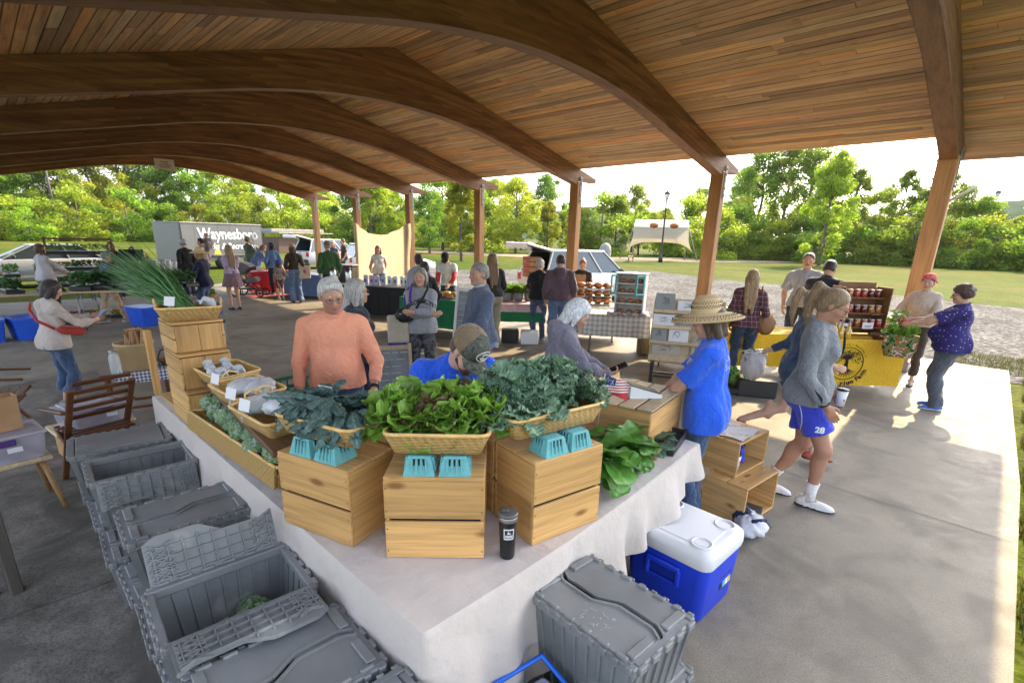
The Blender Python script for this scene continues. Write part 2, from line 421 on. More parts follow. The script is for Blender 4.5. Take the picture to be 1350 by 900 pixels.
sheet('rough_concrete_walk', [(-6.9, 3.47), (-.6, 3.5), (.85, 3.49), (.9, 9.5), (-6.9, 9.5)], .0041, M_concr)
M_joint = pm('joint', (.06, .055, .05), .9)
for i, (a, b) in enumerate([((4.88, -.4), (4.95, 12.5)), ((8.6, -.3), (8.6, 24)), ((1.3, 6.9), (12.4, 6.9)), ((4.9, 12.5), (12.4, 12.5)), ((1.3, 12.5), (4.9, 12.5))]):
 mb = MB(); d = Vector((b[0] - a[0], b[1] - a[1], 0)).normalized(); n = Vector((-d.y, d.x, 0)) * .004
 A = Vector((*a, .006)); B = Vector((*b, .006))
 mb.quad(tuple(A - n), tuple(B - n), tuple(B + n), tuple(A + n)); tag(mb.build('floor_joint', M_joint), kind='structure')
sheet('gravel_path', [(38, 60), (44.5, 31), (62, 21.8), (98, 12.2), (160, -1), (210, -2), (128, 17), (79, 28.5), (51, 38), (46, 62)], -.045, M_path)
sheet('far_road', [(-400, 128), (0, 130), (60, 128), (60, 140), (0, 143), (-400, 141)], -.045, M_asphalt)
XR, ZR, SL = 5.52, 5.03, .254
XL_E, XR_E, XR_E2, Y0, Y1 = -1.25, 10.75, 11.8, -.05, 24.1
M_glu = wood('glulam', (.27, .132, .056), 0, .6, .36, 0, .8, tint=True, dark=(.14, .062, .025))
M_post = wood('post_wood', (.42, .215, .085), 2, .6, .3, 0, .7)
M_deck = wood('deck_wood', (.56, .345, .165), 1, .6, .35, .5, .8, tint=True, spec=.5)
M_roof = pm('roof_metal', (.16, .14, .12), .5)
M_galv = pm('galvanised', (.24, .225, .21), .6, .25, 8, metal=.4)
M_end = pm('weathered_end', (.25, .21, .19), .8, .25, 12)
pav = thing('pavilion', 'open timber picnic pavilion with arched laminated beams and plank ceiling', 'pavilion', (XR, 12, 0))
pav_off = Vector((-XR, -12, 0))
def zt(x): return ZR - SL * abs(x - XR)
def zu(x):
 d = abs(x - XR)
 return 4.2 - .22 * d * d / 5.2 if d < 2.6 else 4.2 - .286 - .22 * (d - 2.6)
def make_beam(tip_l, tip_r):
 xs = [XR + tip_l + (tip_r - tip_l) * i / 64 for i in range(65)]
 mb = MB(); w = .11
 pr = []
 for x in xs:
  d = x - XR
  top = zt(x); und = zu(x)
  if d > 5.2: und = zu(XR + 5.2) + (top - .06 - zu(XR + 5.2)) * (d - 5.2) / (tip_r - 5.2) * .72
  pr.append((d, und, top))
 rq = random.Random(12)
 for k in range(20):                      # laminations follow the curve of the soffit
  for sd_ in (-1, 1):
   c = 1.
   for i in range(len(pr) - 1):
    if i % 7 == (k * 3 + sd_) % 7: q = rq.uniform(.68, 1.25); c = (q, q * rq.uniform(.92, 1.05), q * rq.uniform(.85, 1.05))
    if not isinstance(c, tuple): c = (1, 1, 1)
    (d0, u0, t0), (d1, u1, t1) = pr[i], pr[i + 1]; a0, b0 = min(t0, u0 + k * .044), min(t0, u0 + (k + 1) * .044 - .0025); a1, b1 = min(t1, u1 + k * .044), min(t1, u1 + (k + 1) * .044 - .0025)
    if b0 <= a0 and b1 <= a1: continue
    mb.col = c; y = sd_ * w; p = [(d0, y, a0), (d1, y, a1), (d1, y, b1), (d0, y, b0)]; mb._add(p if sd_ < 0 else p[::-1], [(0, 1, 2, 3)])
 mb.col = (1, 1, 1); vs = []; fs = []; w -= .004
 for d, u, t in pr:
  vs += [(d, -w, u), (d, w, u), (d, w, t), (d, -w, t)]
 for i in range(len(pr) - 1):
  for k in range(4):
   k2 = (k + 1) % 4
   fs.append((i * 4 + k, i * 4 + 4 + k, i * 4 + 4 + k2, i * 4 + k2))
 fs += [(0, 1, 2, 3), (len(vs) - 1, len(vs) - 2, len(vs) - 3, len(vs) - 4)]
 mb._add(vs, fs)
 return mb
YS = [1.155 + 3.622 * i for i in range(7)]
bm = make_beam(-6.75, 5.98)
b0 = bm.build('arched_beam', M_glu, pav, tint=True)
mbp = MB()
HB = zu(XR + 5.25)
mbp.bbox((0, 0, HB / 2 + .04), (.20, .26, HB + .07), .012)
mbk = MB()
for s in (-1, 1):
 mbk.box((.03, s * .137, HB - .12), (.09, .012, .62))
 for z_ in (-.33, -.2, .06, .16):
  mbk.cyl((.03, s * .14, HB - .04 + z_), (.03, s * .165, HB - .04 + z_), .016, n=6)
mbb = MB(); mbb.bbox((0, 0, .09), (.26, .32, .18), .01)
p0 = mbp.build('column', M_post, pav); k0 = mbk.build('bracket', M_galv, p0); f0 = mbb.build('base_shoe', M_galv, p0)
for i, y in enumerate(YS):
 if i == 0: b = b0
 else:
  b = b0.copy(); COL.objects.link(b); b.parent = pav
 b.location = (0, y - 12, 0)
 for x in (XR + 5.3, -1.0):
  if i == 0 and x > 0: c = p0
  else:
   c = p0.copy(); COL.objects.link(c); c.parent = pav
   for ch in (k0, f0):
    d = ch.copy(); COL.objects.link(d); d.parent = c
  c.location = (x - XR, y - 12, 0)
  if x < 0: c.scale = (1, 1, (zu(x)) / HB)
mbw = MB()                                   # plank ceiling, one tinted board at a time
rr = random.Random(3)
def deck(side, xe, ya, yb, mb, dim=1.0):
 u = .0
 ang = math.atan(SL); wd = .112
 while True:
  x = u * math.cos(ang)
  if x > xe: break
  y = ya - rr.random() * 2.5
  while y < yb:
   ln = rr.choice([1.8, 2.4, 3.0, 3.6, 4.2])
   a, b = max(ya, y), min(yb, y + ln)
   y += ln
   if b - a < .02: continue
   k = rr.random()
   if k < .10: t = (1.3, 1.22, 1.05)
   elif k < .20: t = (.6, .58, .6)
   elif k < .28: t = (1.2, .95, .7)
   elif k < .34: t = (1.1, 1.25, 1.5)
   else:
    q = .8 + .3 * rr.random(); t = (q, q * (.92 + .16 * rr.random()), q * (.9 + .2 * rr.random()))
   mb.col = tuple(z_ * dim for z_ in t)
   dz = rr.random() * .006
   x0, x1 = u * math.cos(ang), (u + wd - .011) * math.cos(ang)
   z0, z1 = -u * SL * math.cos(ang), -(u + wd - .011) * SL * math.cos(ang)
   g_ = .003
   vs = [(side * x0, a + g_, ZR + z0 + dz), (side * x1, a + g_, ZR + z1 + dz), (side * x1, b - g_, ZR + z1 + dz), (side * x0, b - g_, ZR + z0 + dz)]
   vs += [(p[0], p[1], p[2] + .035) for p in vs]
   mb._add(vs, [(0, 1, 2, 3), (7, 6, 5, 4), (0, 4, 5, 1), (1, 5, 6, 2), (2, 6, 7, 3), (3, 7, 4, 0)])
  u += wd
mbw.X = Matrix.Translation((0, -12, .004))
deck(1, XR_E - XR, YS[0] + .02, Y1, mbw)
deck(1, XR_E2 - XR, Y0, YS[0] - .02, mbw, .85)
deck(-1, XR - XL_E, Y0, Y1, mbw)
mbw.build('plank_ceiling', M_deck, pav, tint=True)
mbr = MB(); mbr.X = Matrix.Translation((-XR, -12, .055))
def slope(xa, xb, ya, yb):
 za, zb = zt(xa), zt(xb)
 mbr._add([(xa, ya, za), (xb, ya, zb), (xb, yb, zb), (xa, yb, za), (xa, ya, za + .08), (xb, ya, zb + .08), (xb, yb, zb + .08), (xa, yb, za + .08)],
             [(0, 3, 2, 1), (4, 5, 6, 7), (0, 1, 5, 4), (1, 2, 6, 5), (2, 3, 7, 6), (3, 0, 4, 7)])
slope(XR, XR_E, YS[0], Y1); slope(XR, XR_E2, Y0, YS[0] - .003); slope(XL_E, XR - .003, Y0, Y1)
mbr.build('roof_sheet', M_roof, pav)
M_plq = pm('plaque_white', (.62, .58, .5), .6); M_ink = pm('ink', (.05, .05, .05), .7)
pq = thing('notice_board', 'small pale notice fixed under the farthest arched beam', 'sign', (5.3, YS[6] - .125, 4.24))
mb = MB(); mb.bbox((0, 0, 0), (.62, .02, .36), .006); mb.build('panel', M_plq, pq)
mb = MB()
for z_ in (.09, .03, -.03, -.09):
 wdt = .2 + .2 * rr.random()
 mb.box((0, -.013, z_), (wdt, .004, .02))
mb.build('lettering', M_ink, pq)
F32 = np.float32
class Vol:
 def __init__(s, lo, hi, h):
  s.lo = np.array(lo, F32); s.h = h
  s.n = np.maximum(3, np.ceil((np.array(hi) - s.lo) / h).astype(int) + 1)
  s.D = np.full(s.n, .5, F32)
  s.ax = [s.lo[i] + h * np.arange(s.n[i], dtype=F32) for i in range(3)]
 def sub(s, lo, hi):
  a = np.clip(np.floor((np.array(lo) - s.lo) / s.h).astype(int), 0, s.n)
  b = np.clip(np.ceil((np.array(hi) - s.lo) / s.h).astype(int) + 1, 0, s.n)
  sl = tuple(slice(x, y) for x, y in zip(a, b))
  return sl, s.ax[0][sl[0]][:, None, None], s.ax[1][sl[1]][None, :, None], s.ax[2][sl[2]][None, None, :]
 def add(s, pr, k=.02, off=0., neg=False):
  lo, hi = pr.bounds(); m = off + k + 3 * s.h + .01
  sl, X, Y, Z = s.sub(lo - m, hi + m)
  if s.D[sl].size == 0: return
  d = pr.d(X, Y, Z) - off
  D = s.D[sl]
  if neg:
   d = -d; h = np.clip(.5 - .5 * (D - d) / k, 0, 1)
   s.D[sl] = D * (1 - h) + d * h + k * h * (1 - h)
  else:
   h = np.clip(.5 + .5 * (D - d) / k, 0, 1)
   s.D[sl] = D * (1 - h) + d * h - k * h * (1 - h)
 def cut(s, p, n):            # remove the side the normal points to
  p = np.array(p, F32); n = np.array(n, F32); n = n / np.linalg.norm(n)
  X, Y, Z = s.ax[0][:, None, None], s.ax[1][None, :, None], s.ax[2][None, None, :]
  s.D = np.maximum(s.D, (X - p[0]) * n[0] + (Y - p[1]) * n[1] + (Z - p[2]) * n[2])
 def wrinkle(s, amp, freq, seed, zs=1.0):
  r = np.random.RandomState(seed)
  X, Y, Z = s.ax[0][:, None, None], s.ax[1][None, :, None], s.ax[2][None, None, :] * zs
  acc = 0
  for i in range(4):
   d = r.normal(size=3); d /= np.linalg.norm(d); d2 = r.normal(size=3); d2 /= np.linalg.norm(d2)
   f = freq * (.6 + .9 * r.rand())
   ph = 2.2 * np.sin(f * .35 * (d2[0] * X + d2[1] * Y + d2[2] * Z) + r.rand() * 6)
   wv = np.sin(f * (d[0] * X + d[1] * Y + d[2] * Z) + ph + r.rand() * 6)
   acc = acc + wv * wv * np.sign(wv)
  s.D = s.D + (amp * .75 * acc).astype(F32)
 def mesh(s):
  D = s.D; D[0] = D[-1] = .5; D[:, 0] = D[:, -1] = .5; D[:, :, 0] = D[:, :, -1] = .5
  I = D < 0
  n = D.shape
  cs = np.zeros((n[0] - 1, n[1] - 1, n[2] - 1), np.uint8)
  for a in (0, 1):
   for b in (0, 1):
    for c in (0, 1):
     cs += I[a:n[0] - 1 + a, b:n[1] - 1 + b, c:n[2] - 1 + c]
  act = (cs > 0) & (cs < 8)
  ii = np.argwhere(act)
  if len(ii) == 0: return np.zeros((0, 3)), np.zeros((0, 4), int)
  idx = -np.ones(act.shape, np.int32); idx[act] = np.arange(len(ii))
  acc = np.zeros((len(ii), 3), F32); cnt = np.zeros(len(ii), F32)
  co = [(a, b, c) for a in (0, 1) for b in (0, 1) for c in (0, 1)]
  val = {o: D[ii[:, 0] + o[0], ii[:, 1] + o[1], ii[:, 2] + o[2]] for o in co}
  for o in co:
   for ax in range(3):
    if o[ax] == 0:
     q = list(o); q[ax] = 1; q = tuple(q)
     v0, v1 = val[o], val[q]
     m = (v0 < 0) != (v1 < 0)
     t = np.where(m, v0 / np.where(v0 == v1, 1, v0 - v1), 0)
     pt = np.repeat(np.array([o], F32), len(ii), 0); pt[:, ax] += t
     acc[m] += pt[m]; cnt[m] += 1
  V = (ii + acc / np.maximum(cnt, 1)[:, None]) * s.h + s.lo
  Fs = []
  for ax in range(3):
   sl0 = [slice(None)] * 3; sl1 = [slice(None)] * 3
   sl0[ax] = slice(0, -1); sl1[ax] = slice(1, None)
   a, b = I[tuple(sl0)], I[tuple(sl1)]
   e = np.argwhere(a != b)
   u, w_ = [(1, 2), (2, 0), (0, 1)][ax]
   e = e[(e[:, u] > 0) & (e[:, w_] > 0) & (e[:, u] < n[u] - 1) & (e[:, w_] < n[w_] - 1)]
   fl = a[e[:, 0], e[:, 1], e[:, 2]]
   q = []
   for du, dw in ((-1, -1), (0, -1), (0, 0), (-1, 0)):
    c = e.copy(); c[:, u] += du; c[:, w_] += dw
    q.append(idx[c[:, 0], c[:, 1], c[:, 2]])
   q = np.stack(q, 1)
   q[~fl] = q[~fl][:, ::-1]
   Fs.append(q)
  Fq = np.concatenate(Fs)
  return V, Fq[(Fq >= 0).all(1)]
class Cap:
 def __init__(s, a, b, r1, r2=None, cut=None):
  s.a = np.array(a, float); s.b = np.array(b, float); s.r1 = r1; s.r2 = r1 if r2 is None else r2; s.cutd = cut
 def bounds(s):
  r = max(s.r1, s.r2); return np.minimum(s.a, s.b) - r, np.maximum(s.a, s.b) + r
 def d(s, X, Y, Z):
  ab = s.b - s.a; L2 = max(1e-9, ab @ ab)
  px, py, pz = X - F32(s.a[0]), Y - F32(s.a[1]), Z - F32(s.a[2])
  tt = (px * F32(ab[0]) + py * F32(ab[1]) + pz * F32(ab[2])) / F32(L2)
  t = np.clip(tt, 0, 1)
  qx, qy, qz = px - t * F32(ab[0]), py - t * F32(ab[1]), pz - t * F32(ab[2])
  d = np.sqrt(qx * qx + qy * qy + qz * qz) - (F32(s.r1) + t * F32(s.r2 - s.r1))
  if s.cutd is not None:
   d = np.maximum(d, (tt - 1) * F32(math.sqrt(L2)) - F32(s.cutd))
  return d
class Ell:
 def __init__(s, c, r, M=None):
  s.c = np.array(c, float); s.r = np.array(r, float); s.M = None if M is None else np.array(M, float)
 def bounds(s):
  r = s.r.max(); return s.c - r, s.c + r
 def d(s, X, Y, Z):
  px, py, pz = X - F32(s.c[0]), Y - F32(s.c[1]), Z - F32(s.c[2])
  if s.M is not None:
   M = s.M.T.astype(F32)
   px, py, pz = (M[0, 0] * px + M[0, 1] * py + M[0, 2] * pz, M[1, 0] * px + M[1, 1] * py + M[1, 2] * pz, M[2, 0] * px + M[2, 1] * py + M[2, 2] * pz)
  r = s.r.astype(F32)
  a, b, c = px / r[0], py / r[1], pz / r[2]
  k0 = np.sqrt(a * a + b * b + c * c)
  a, b, c = a / r[0], b / r[1], c / r[2]
  k1 = np.sqrt(a * a + b * b + c * c) + F32(1e-6)
  return k0 * (k0 - 1) / k1
def v3(*a): return np.array(a, float)
def nrm(v): v = np.array(v, float); return v / max(1e-9, np.linalg.norm(v))
def rx(a): c, s = math.cos(a), math.sin(a); return np.array([[1, 0, 0], [0, c, -s], [0, s, c]])
def ry(a): c, s = math.cos(a), math.sin(a); return np.array([[c, 0, s], [0, 1, 0], [-s, 0, c]])
def rz_(a): c, s = math.cos(a), math.sin(a); return np.array([[c, -s, 0], [s, c, 0], [0, 0, 1]])
def ik(a, t, l1, l2, pole):
 d = t - a; D = np.linalg.norm(d); D2 = min(D, (l1 + l2) * .998); u = d / max(D, 1e-6)
 t = a + u * D2
 x = (l1 * l1 - l2 * l2 + D2 * D2) / (2 * D2); h = math.sqrt(max(0, l1 * l1 - x * x))
 p = np.array(pole, float); p = p - u * (p @ u); p = nrm(p)
 return a + u * x + p * h, t
M_eyew = pm('eye_white', (.5, .47, .44), .25, .03); M_iris = pm('iris', (.05, .035, .025), .15, .1)
M_soleW = pm('sole_white', (.7, .69, .66), .6, .05); M_soleB = pm('sole_black', (.03, .03, .03), .7)
M_metal_dk = pm('dark_metal', (.05, .05, .055), .4, metal=.6)
def skinmat(k):
 nm = 'skin_%d' % k
 c = [(.52, .30, .21), (.47, .26, .175), (.40, .205, .13), (.58, .36, .27)][k]
 return pm(nm, c, .58, .12, 18, .2, 260, tint=True, sub=.06, spec=.35)
def hairmat(nm, col):
 if nm in MATS: return MATS[nm]
 m, nt, bs, out = _new(nm)
 mp = coords(nt, (38, 38, 5)); n1 = N(nt, 'TexNoise'); n1.inputs['Scale'].default_value = 3; n1.inputs['Detail'].default_value = 5; n1.inputs['Distortion'].default_value = .5
 L(nt, mp.outputs[0], n1.inputs['Vector'])
 rp = ramp(nt, [(.3, mulc(col, .45)), (.5, col), (.72, mulc(col, 1.55))]); L(nt, n1.outputs[0], rp.inputs[0]); L(nt, rp.outputs[0], bs.inputs['Base Color'])
 bs.inputs['Roughness'].default_value = .5; bs.inputs['Specular IOR Level'].default_value = .4; bs.inputs['Sheen Weight'].default_value = .2
 bp = N(nt, 'Bump'); bp.inputs['Strength'].default_value = .8; bp.inputs['Distance'].default_value = .007; L(nt, n1.outputs[0], bp.inputs['Height']); L(nt, bp.outputs[0], bs.inputs['Normal'])
 MATS[nm] = m; return m
def cloth(nm, col, var=.1, rough=.85, heather=0., weave=420):
 if nm in MATS: return MATS[nm]
 m, nt, bs, out = _new(nm)
 mp = coords(nt); n1 = N(nt, 'TexNoise'); n1.inputs['Scale'].default_value = 5; n1.inputs['Detail'].default_value = 5; L(nt, mp.outputs[0], n1.inputs['Vector'])
 rp = ramp(nt, [(.3, mulc(col, 1 - var)), (.7, mulc(col, 1 + var))]); L(nt, n1.outputs[0], rp.inputs[0]); c = rp.outputs[0]
 n2 = N(nt, 'TexNoise'); n2.inputs['Scale'].default_value = weave if not heather else 170; n2.inputs['Detail'].default_value = 2; L(nt, mp.outputs[0], n2.inputs['Vector'])
 if heather:
  r2 = ramp(nt, [(.35, 1 - heather), (.65, 1 + heather * .6)]); L(nt, n2.outputs[0], r2.inputs[0])
  mx = N(nt, 'Mix', data_type='RGBA', blend_type='MULTIPLY'); mx.inputs[0].default_value = 1; L(nt, c, mx.inputs[6]); L(nt, r2.outputs[0], mx.inputs[7]); c = mx.outputs[2]
 L(nt, c, bs.inputs['Base Color']); bs.inputs['Roughness'].default_value = rough; bs.inputs['Specular IOR Level'].default_value = .2; bs.inputs['Sheen Weight'].default_value = .25
 bp = N(nt, 'Bump'); bp.inputs['Strength'].default_value = .3; bp.inputs['Distance'].default_value = .002; L(nt, n2.outputs[0], bp.inputs['Height'])
 n3 = N(nt, 'TexNoise'); n3.inputs['Scale'].default_value = 16; n3.inputs['Detail'].default_value = 3; n3.inputs['Distortion'].default_value = 1.5; L(nt, mp.outputs[0], n3.inputs['Vector'])
 b2 = N(nt, 'Bump'); b2.inputs['Strength'].default_value = .8; b2.inputs['Distance'].default_value = .025; L(nt, n3.outputs[0], b2.inputs['Height']); L(nt, bp.outputs[0], b2.inputs['Normal'])
 L(nt, b2.outputs[0], bs.inputs['Normal'])
 MATS[nm] = m; return m
def vjoin(parts):
 V = []; Fc = []; b = 0; C = []
 for v, f, c in parts:
  V.append(v); Fc.append(f + b); b += len(v); C.append(c)
 return np.concatenate(V), np.concatenate(Fc), np.concatenate(C)
PSEED = [0]
PEOPLE = {}
def person(key, label, loc, face, h=1.7, sex='f', skin=0, hair=('short', 'hair_brown', (.06, .035, .02)), top=None, bottom=None, shoes=('shoe_grey', (.2, .2, .2), True),
           lean=0, side=0, twist=0, head=(0, 0, 0), HR=None, HL=None, ER=None, EL=None, FR=None, FL=None, KR=None, KL=None, hip=None, weight=1.0, belly=0., lod=1, curl=.5,
           socks=None, group=None, beard=None, brow=None, hdirR=None, hdirL=None, palmR=None, palmL=None, z=0., eyes=True, skirt=None, smile=False):
 PSEED[0] += 1; seed = PSEED[0]; rr = random.Random(seed)
 s = h / 1.75; fem = sex == 'f'
 root = thing('person', label, 'person', (loc[0], loc[1], z), R(face - 90), group)
 hb, hc, hh, hd = {0: (.010, .0085, .0042, .0036), 1: (.014, .012, .006, .005), 2: (.02, .016, .009, .008)}[lod]
 wg = weight
 hipz = (hip if hip is not None else .982 * s)
 pel = v3(0, 0, hipz)
 Rt = rz_(R(-twist)) @ ry(R(side)) @ rx(R(-lean))
 def Rf(f): return rz_(R(-twist * f)) @ ry(R(side * f)) @ rx(R(-lean * f))
 w1 = pel + Rf(.45) @ v3(0, 0, .14 * s)                       # waist
 w2 = w1 + Rf(.85) @ v3(0, 0, .17 * s)                        # chest
 nb = w2 + Rt @ v3(0, -.008 * s, .185 * s)                    # neck base
 sw = (.165 if fem else .188) * s * (1 + (wg - 1) * .35)
 shR = nb + Rt @ v3(sw, -.005 * s, -.078 * s); shL = nb + Rt @ v3(-sw, -.005 * s, -.078 * s)
 Rh = Rt @ rz_(0);
 Rh = rz_(R(-twist * .5)) @ rz_(R(head[0])) @ rx(R(-head[1])) @ ry(R(head[2]))
 hc_ = nb + .5 * (Rt @ v3(0, .0, .162 * s)) + .5 * (Rh @ v3(0, .025 * s, .162 * s)) + v3(0, .012 * s, 0)
 S = s * (1.0 if h > 1.3 else 1.22)                           # children have larger heads
 ul, fl = .295 * s, .255 * s
 def dft(sg): return nb + v3(sg * (sw + .055 * s), .06 * s, -.57 * s)
 tR = v3(*HR) if HR is not None else dft(1); tL = v3(*HL) if HL is not None else dft(-1)
 eR, wR = ik(shR, tR, ul, fl, ER if ER is not None else (.5, -1, -.3)); eL, wL = ik(shL, tL, ul, fl, EL if EL is not None else (-.5, -1, -.3))
 hw = .092 * s
 hpR = pel + v3(hw, 0, -.045 * s); hpL = pel + v3(-hw, 0, -.045 * s)
 fR = FR if FR is not None else (.10 * s, .0, 0, -8); fL = FL if FL is not None else (-.10 * s, .0, 0, 8)
 tl, sl_ = .445 * s, .425 * s
 aR = v3(fR[0], fR[1], .085 * s + fR[2]); aL = v3(fL[0], fL[1], .085 * s + fL[2])
 kR, aR = ik(hpR, aR, tl, sl_, KR if KR is not None else (.1, 1, 0)); kL, aL = ik(hpL, aL, tl, sl_, KL if KL is not None else (-.1, 1, 0))
 def T(o, M, p): return o + M @ (np.array(p) * s)
 wx = (.128 if fem else .142) * wg; px = (.168 if fem else .158) * (1 + (wg - 1) * .8); cx = (.142 if fem else .162) * (1 + (wg - 1) * .7)
 R4, R8 = Rf(.3), Rf(.85)
 tor = [Ell(pel, np.array((px, .118 * wg, .13)) * s), Ell(T(w1, R4, (0, .005, -.01)), np.array((wx, .102 * wg, .15)) * s, R4),
           Ell(T(w1, R4, (0, .03 + belly * .8, -.03)), np.array((wx * .92, .085 * wg + belly, .13)) * s, R4),
           Ell(T(w2, R8, (0, .002, .02)), np.array((cx, .113 * (1 + (wg - 1) * .7), .175)) * s, R8),
           Cap(nb + Rt @ v3(-sw * .68, 0, -.09 * s), nb + Rt @ v3(sw * .68, 0, -.09 * s), .07 * s),
           Cap(nb + Rt @ v3(0, -.01, .0), shR + Rt @ v3(-.02 * s, 0, .012 * s), .048 * s, .046 * s), Cap(nb + Rt @ v3(0, -.01, .0), shL + Rt @ v3(.02 * s, 0, .012 * s), .048 * s, .046 * s)]
 if fem:
  for q in (-1, 1): tor.append(Ell(T(w2, R8, (q * .07, .09 * (1 + (wg - 1) * .7), -.01)), np.array((.07, .058, .07)) * s * (1 + (wg - 1) * .6), R8))
 glu = [Ell(pel + v3(q * .075 * s, -.062 * s * wg, -.05 * s), np.array((.09, .085, .1)) * s * (1 + (wg - 1) * .6)) for q in (-1, 1)]
 lw = 1 + (wg - 1) * .75
 legs = []
 for hp, k_, a in ((hpR, kR, aR), (hpL, kL, aL)):
  back = nrm(np.cross(nrm(a - k_), v3(1, 0, 0))); back = back if back[1] < 0 else -back
  legs.append([Cap(hp, k_, .088 * s * lw, .057 * s * lw), Cap(k_, a, .053 * s * lw, .036 * s), Ell(k_ + (a - k_) * .3 + back * .016 * s, np.array((.05, .05, .11)) * s * lw, None)])
 aw = 1 + (wg - 1) * .6
 au = .052 if fem else .058
 arms = []
 for sh, e, w_ in ((shR, eR, wR), (shL, eL, wL)):
  arms.append([Cap(sh, e, au * s * aw, .041 * s * aw), Cap(e, w_, .041 * s * aw, .026 * s), Ell(e + (w_ - e) * .22, np.array((.043, .043, .06)) * s * aw)])
 neck = Cap(nb + Rt @ v3(0, -.005 * s, -.02 * s), hc_ + Rh @ v3(0, -.028 * s, -.06 * s), (.052 if fem else .06) * s * (1 + (wg - 1) * .4), (.047 if fem else .056) * s)
 allp = tor + glu + [q for l in legs for q in l] + [q for a in arms for q in a]
 lo = np.min([p.bounds()[0] for p in allp], 0) - .06; hi = np.max([p.bounds()[1] for p in allp], 0) + .06
 hi[2] = max(hi[2], hc_[2])
 skm = skinmat(skin)
 parts = []
 v = Vol(lo, hi, hb)
 tk = -.018 * s if top else 0.; gk = -.014 * s if (bottom or skirt) else 0.
 lk = -.013 * s if bottom and bottom.get('length', 1) > .6 else 0.; ak = -.013 * s if top and top.get('sleeve', 1) > .9 else 0.
 for p in tor: v.add(p, .04 * s, tk)
 for p in glu: v.add(p, .04 * s, gk)
 for l in legs:
  for p in l: v.add(p, .03 * s, lk)
 for a in arms:
  for p in a: v.add(p, .025 * s, ak)
 v.add(neck, .03 * s)
 for a, fr in ((aR, fR), (aL, fL)):
  fk = .75 if shoes else 1.
  v.add(Cap(a + v3(0, 0, -.01 * s), a + rz_(R(fr[3])) @ rx(R(fr[4] if len(fr) > 4 else 0)) @ v3(0, .11 * s * fk, -.045 * s), .034 * s * fk, .024 * s * fk), .02 * s)
 V, Fc = v.mesh(); parts.append((V, Fc, np.ones((len(V), 3))))
 def H(p): return hc_ + Rh @ (np.array(p, float) * S)
 def HE(c, r): return Ell(H(c), np.array(r) * S, Rh)
 hv = Vol(hc_ - .17 * S, hc_ + .17 * S, hh)
 cran = [HE((0, -.012, .03), (.077, .097, .088)), HE((0, .03, -.028), (.064 if not fem else .061, .062, .086)), HE((0, .03, -.076), (.054 if not fem else .047, .052, .042)),
   HE((0, .07, -.097), (.024, .021, .018)), HE((.038, .058, -.028), (.03, .028, .028)), HE((-.038, .058, -.028), (.03, .028, .028))]
 for p in cran: hv.add(p, .03 * S)
 hv.add(Cap(H((-.034, .08, .024)), H((.034, .08, .024)), .011 * S), .015 * S)
 for q in (-1, 1): hv.add(HE((q * .032, .104, .002), (.019, .019, .013)), .012 * S, neg=True)
 hv.add(Cap(H((0, .087, .008)), H((0, .113, -.032)), .0085 * S, .0135 * S), .012 * S)
 for q in (-1, 1): hv.add(HE((q * .0125, .1, -.037), (.0085, .011, .008)), .008 * S)
 mw = .028 if smile else .024
 hv.add(HE((0, .0905, -.0625), (mw, .0105, .0062)), .005 * S); hv.add(HE((0, .089, -.0735), (mw * .85, .0105, .0075)), .005 * S)
 for q in (-1, 1):
  hv.add(HE((q * .078, -.008, -.008), (.011, .019, .032)), .008 * S)
  hv.add(HE((q * .031, .083, .009), (.0165, .0115, .0065)), .006 * S)     # upper lid
 hv.add(Cap(nb, H((0, -.028, -.06)), .05 * s, neck.r2), .03 * s)
 hv.cut(hc_ + Rh @ v3(0, 0, -.145 * S), (Rt @ v3(0, 0, -1)))
 V, Fc = hv.mesh()
 q = ((V - hc_) @ Rh) / S
 C = np.ones((len(V), 3))
 lip = np.exp(-((q[:, 0] / .024) ** 4 + ((q[:, 2] + .068) / .0115) ** 4)) * (q[:, 1] > .075)
 C = C * (1 - lip[:, None] * np.array([[.18, .55, .5]]))
 chk = np.exp(-(((np.abs(q[:, 0]) - .04) / .02) ** 2 + ((q[:, 2] + .03) / .022) ** 2)) * (q[:, 1] > .04) + np.exp(-((q[:, 0] / .014) ** 2 + ((q[:, 2] + .034) / .014) ** 2)) * (q[:, 1] > .09)
 C = C * (1 - np.clip(chk, 0, 1)[:, None] * np.array([[.0, .14, .12]]))
 mth = np.exp(-((q[:, 0] / .021) ** 4 + ((q[:, 2] + .068) / .0017) ** 2)) * (q[:, 1] > .08)
 C = C * (1 - mth[:, None] * .55)
 if beard == 'stubble':
  bd = np.clip((-.045 - q[:, 2]) / .02, 0, 1) * np.clip((q[:, 1] - .0) / .03, 0, 1) * (1 - lip)
  C = C * (1 - bd[:, None] * np.array([[.22, .16, .1]]))
 parts.append((V, Fc, C))
 HM = {}
 for nm, e, w_, sg, hdd, pm_ in (('R', eR, wR, 1, hdirR, palmR), ('L', eL, wL, -1, hdirL, palmL)):
  d = nrm(hdd) if hdd is not None else nrm(w_ - e)
  pn = np.array(pm_, float) if pm_ is not None else v3(-sg, 0, -.0) + v3(0, -.3, 0)          # palm normal
  pn = pn - d * (pn @ d); pn = nrm(pn)
  th = np.cross(pn, d) * sg; th = nrm(th)
  if pm_ is None and th[1] < 0 and abs(th[1]) > .3: th = -th
  k = s * (.92 if fem else 1.0) * (1 if h > 1.3 else 1.1)
  v = Vol(w_ - .235 * k, w_ + .235 * k, hd)
  def P(a, b, c): return w_ + d * (a * k) + th * (b * k) + pn * (c * k)
  pM = np.stack([th, pn, d], 1)
  v.add(Cap(w_ - d * .03 * k, P(.02, 0, 0), .027 * s, .026 * k), .01)
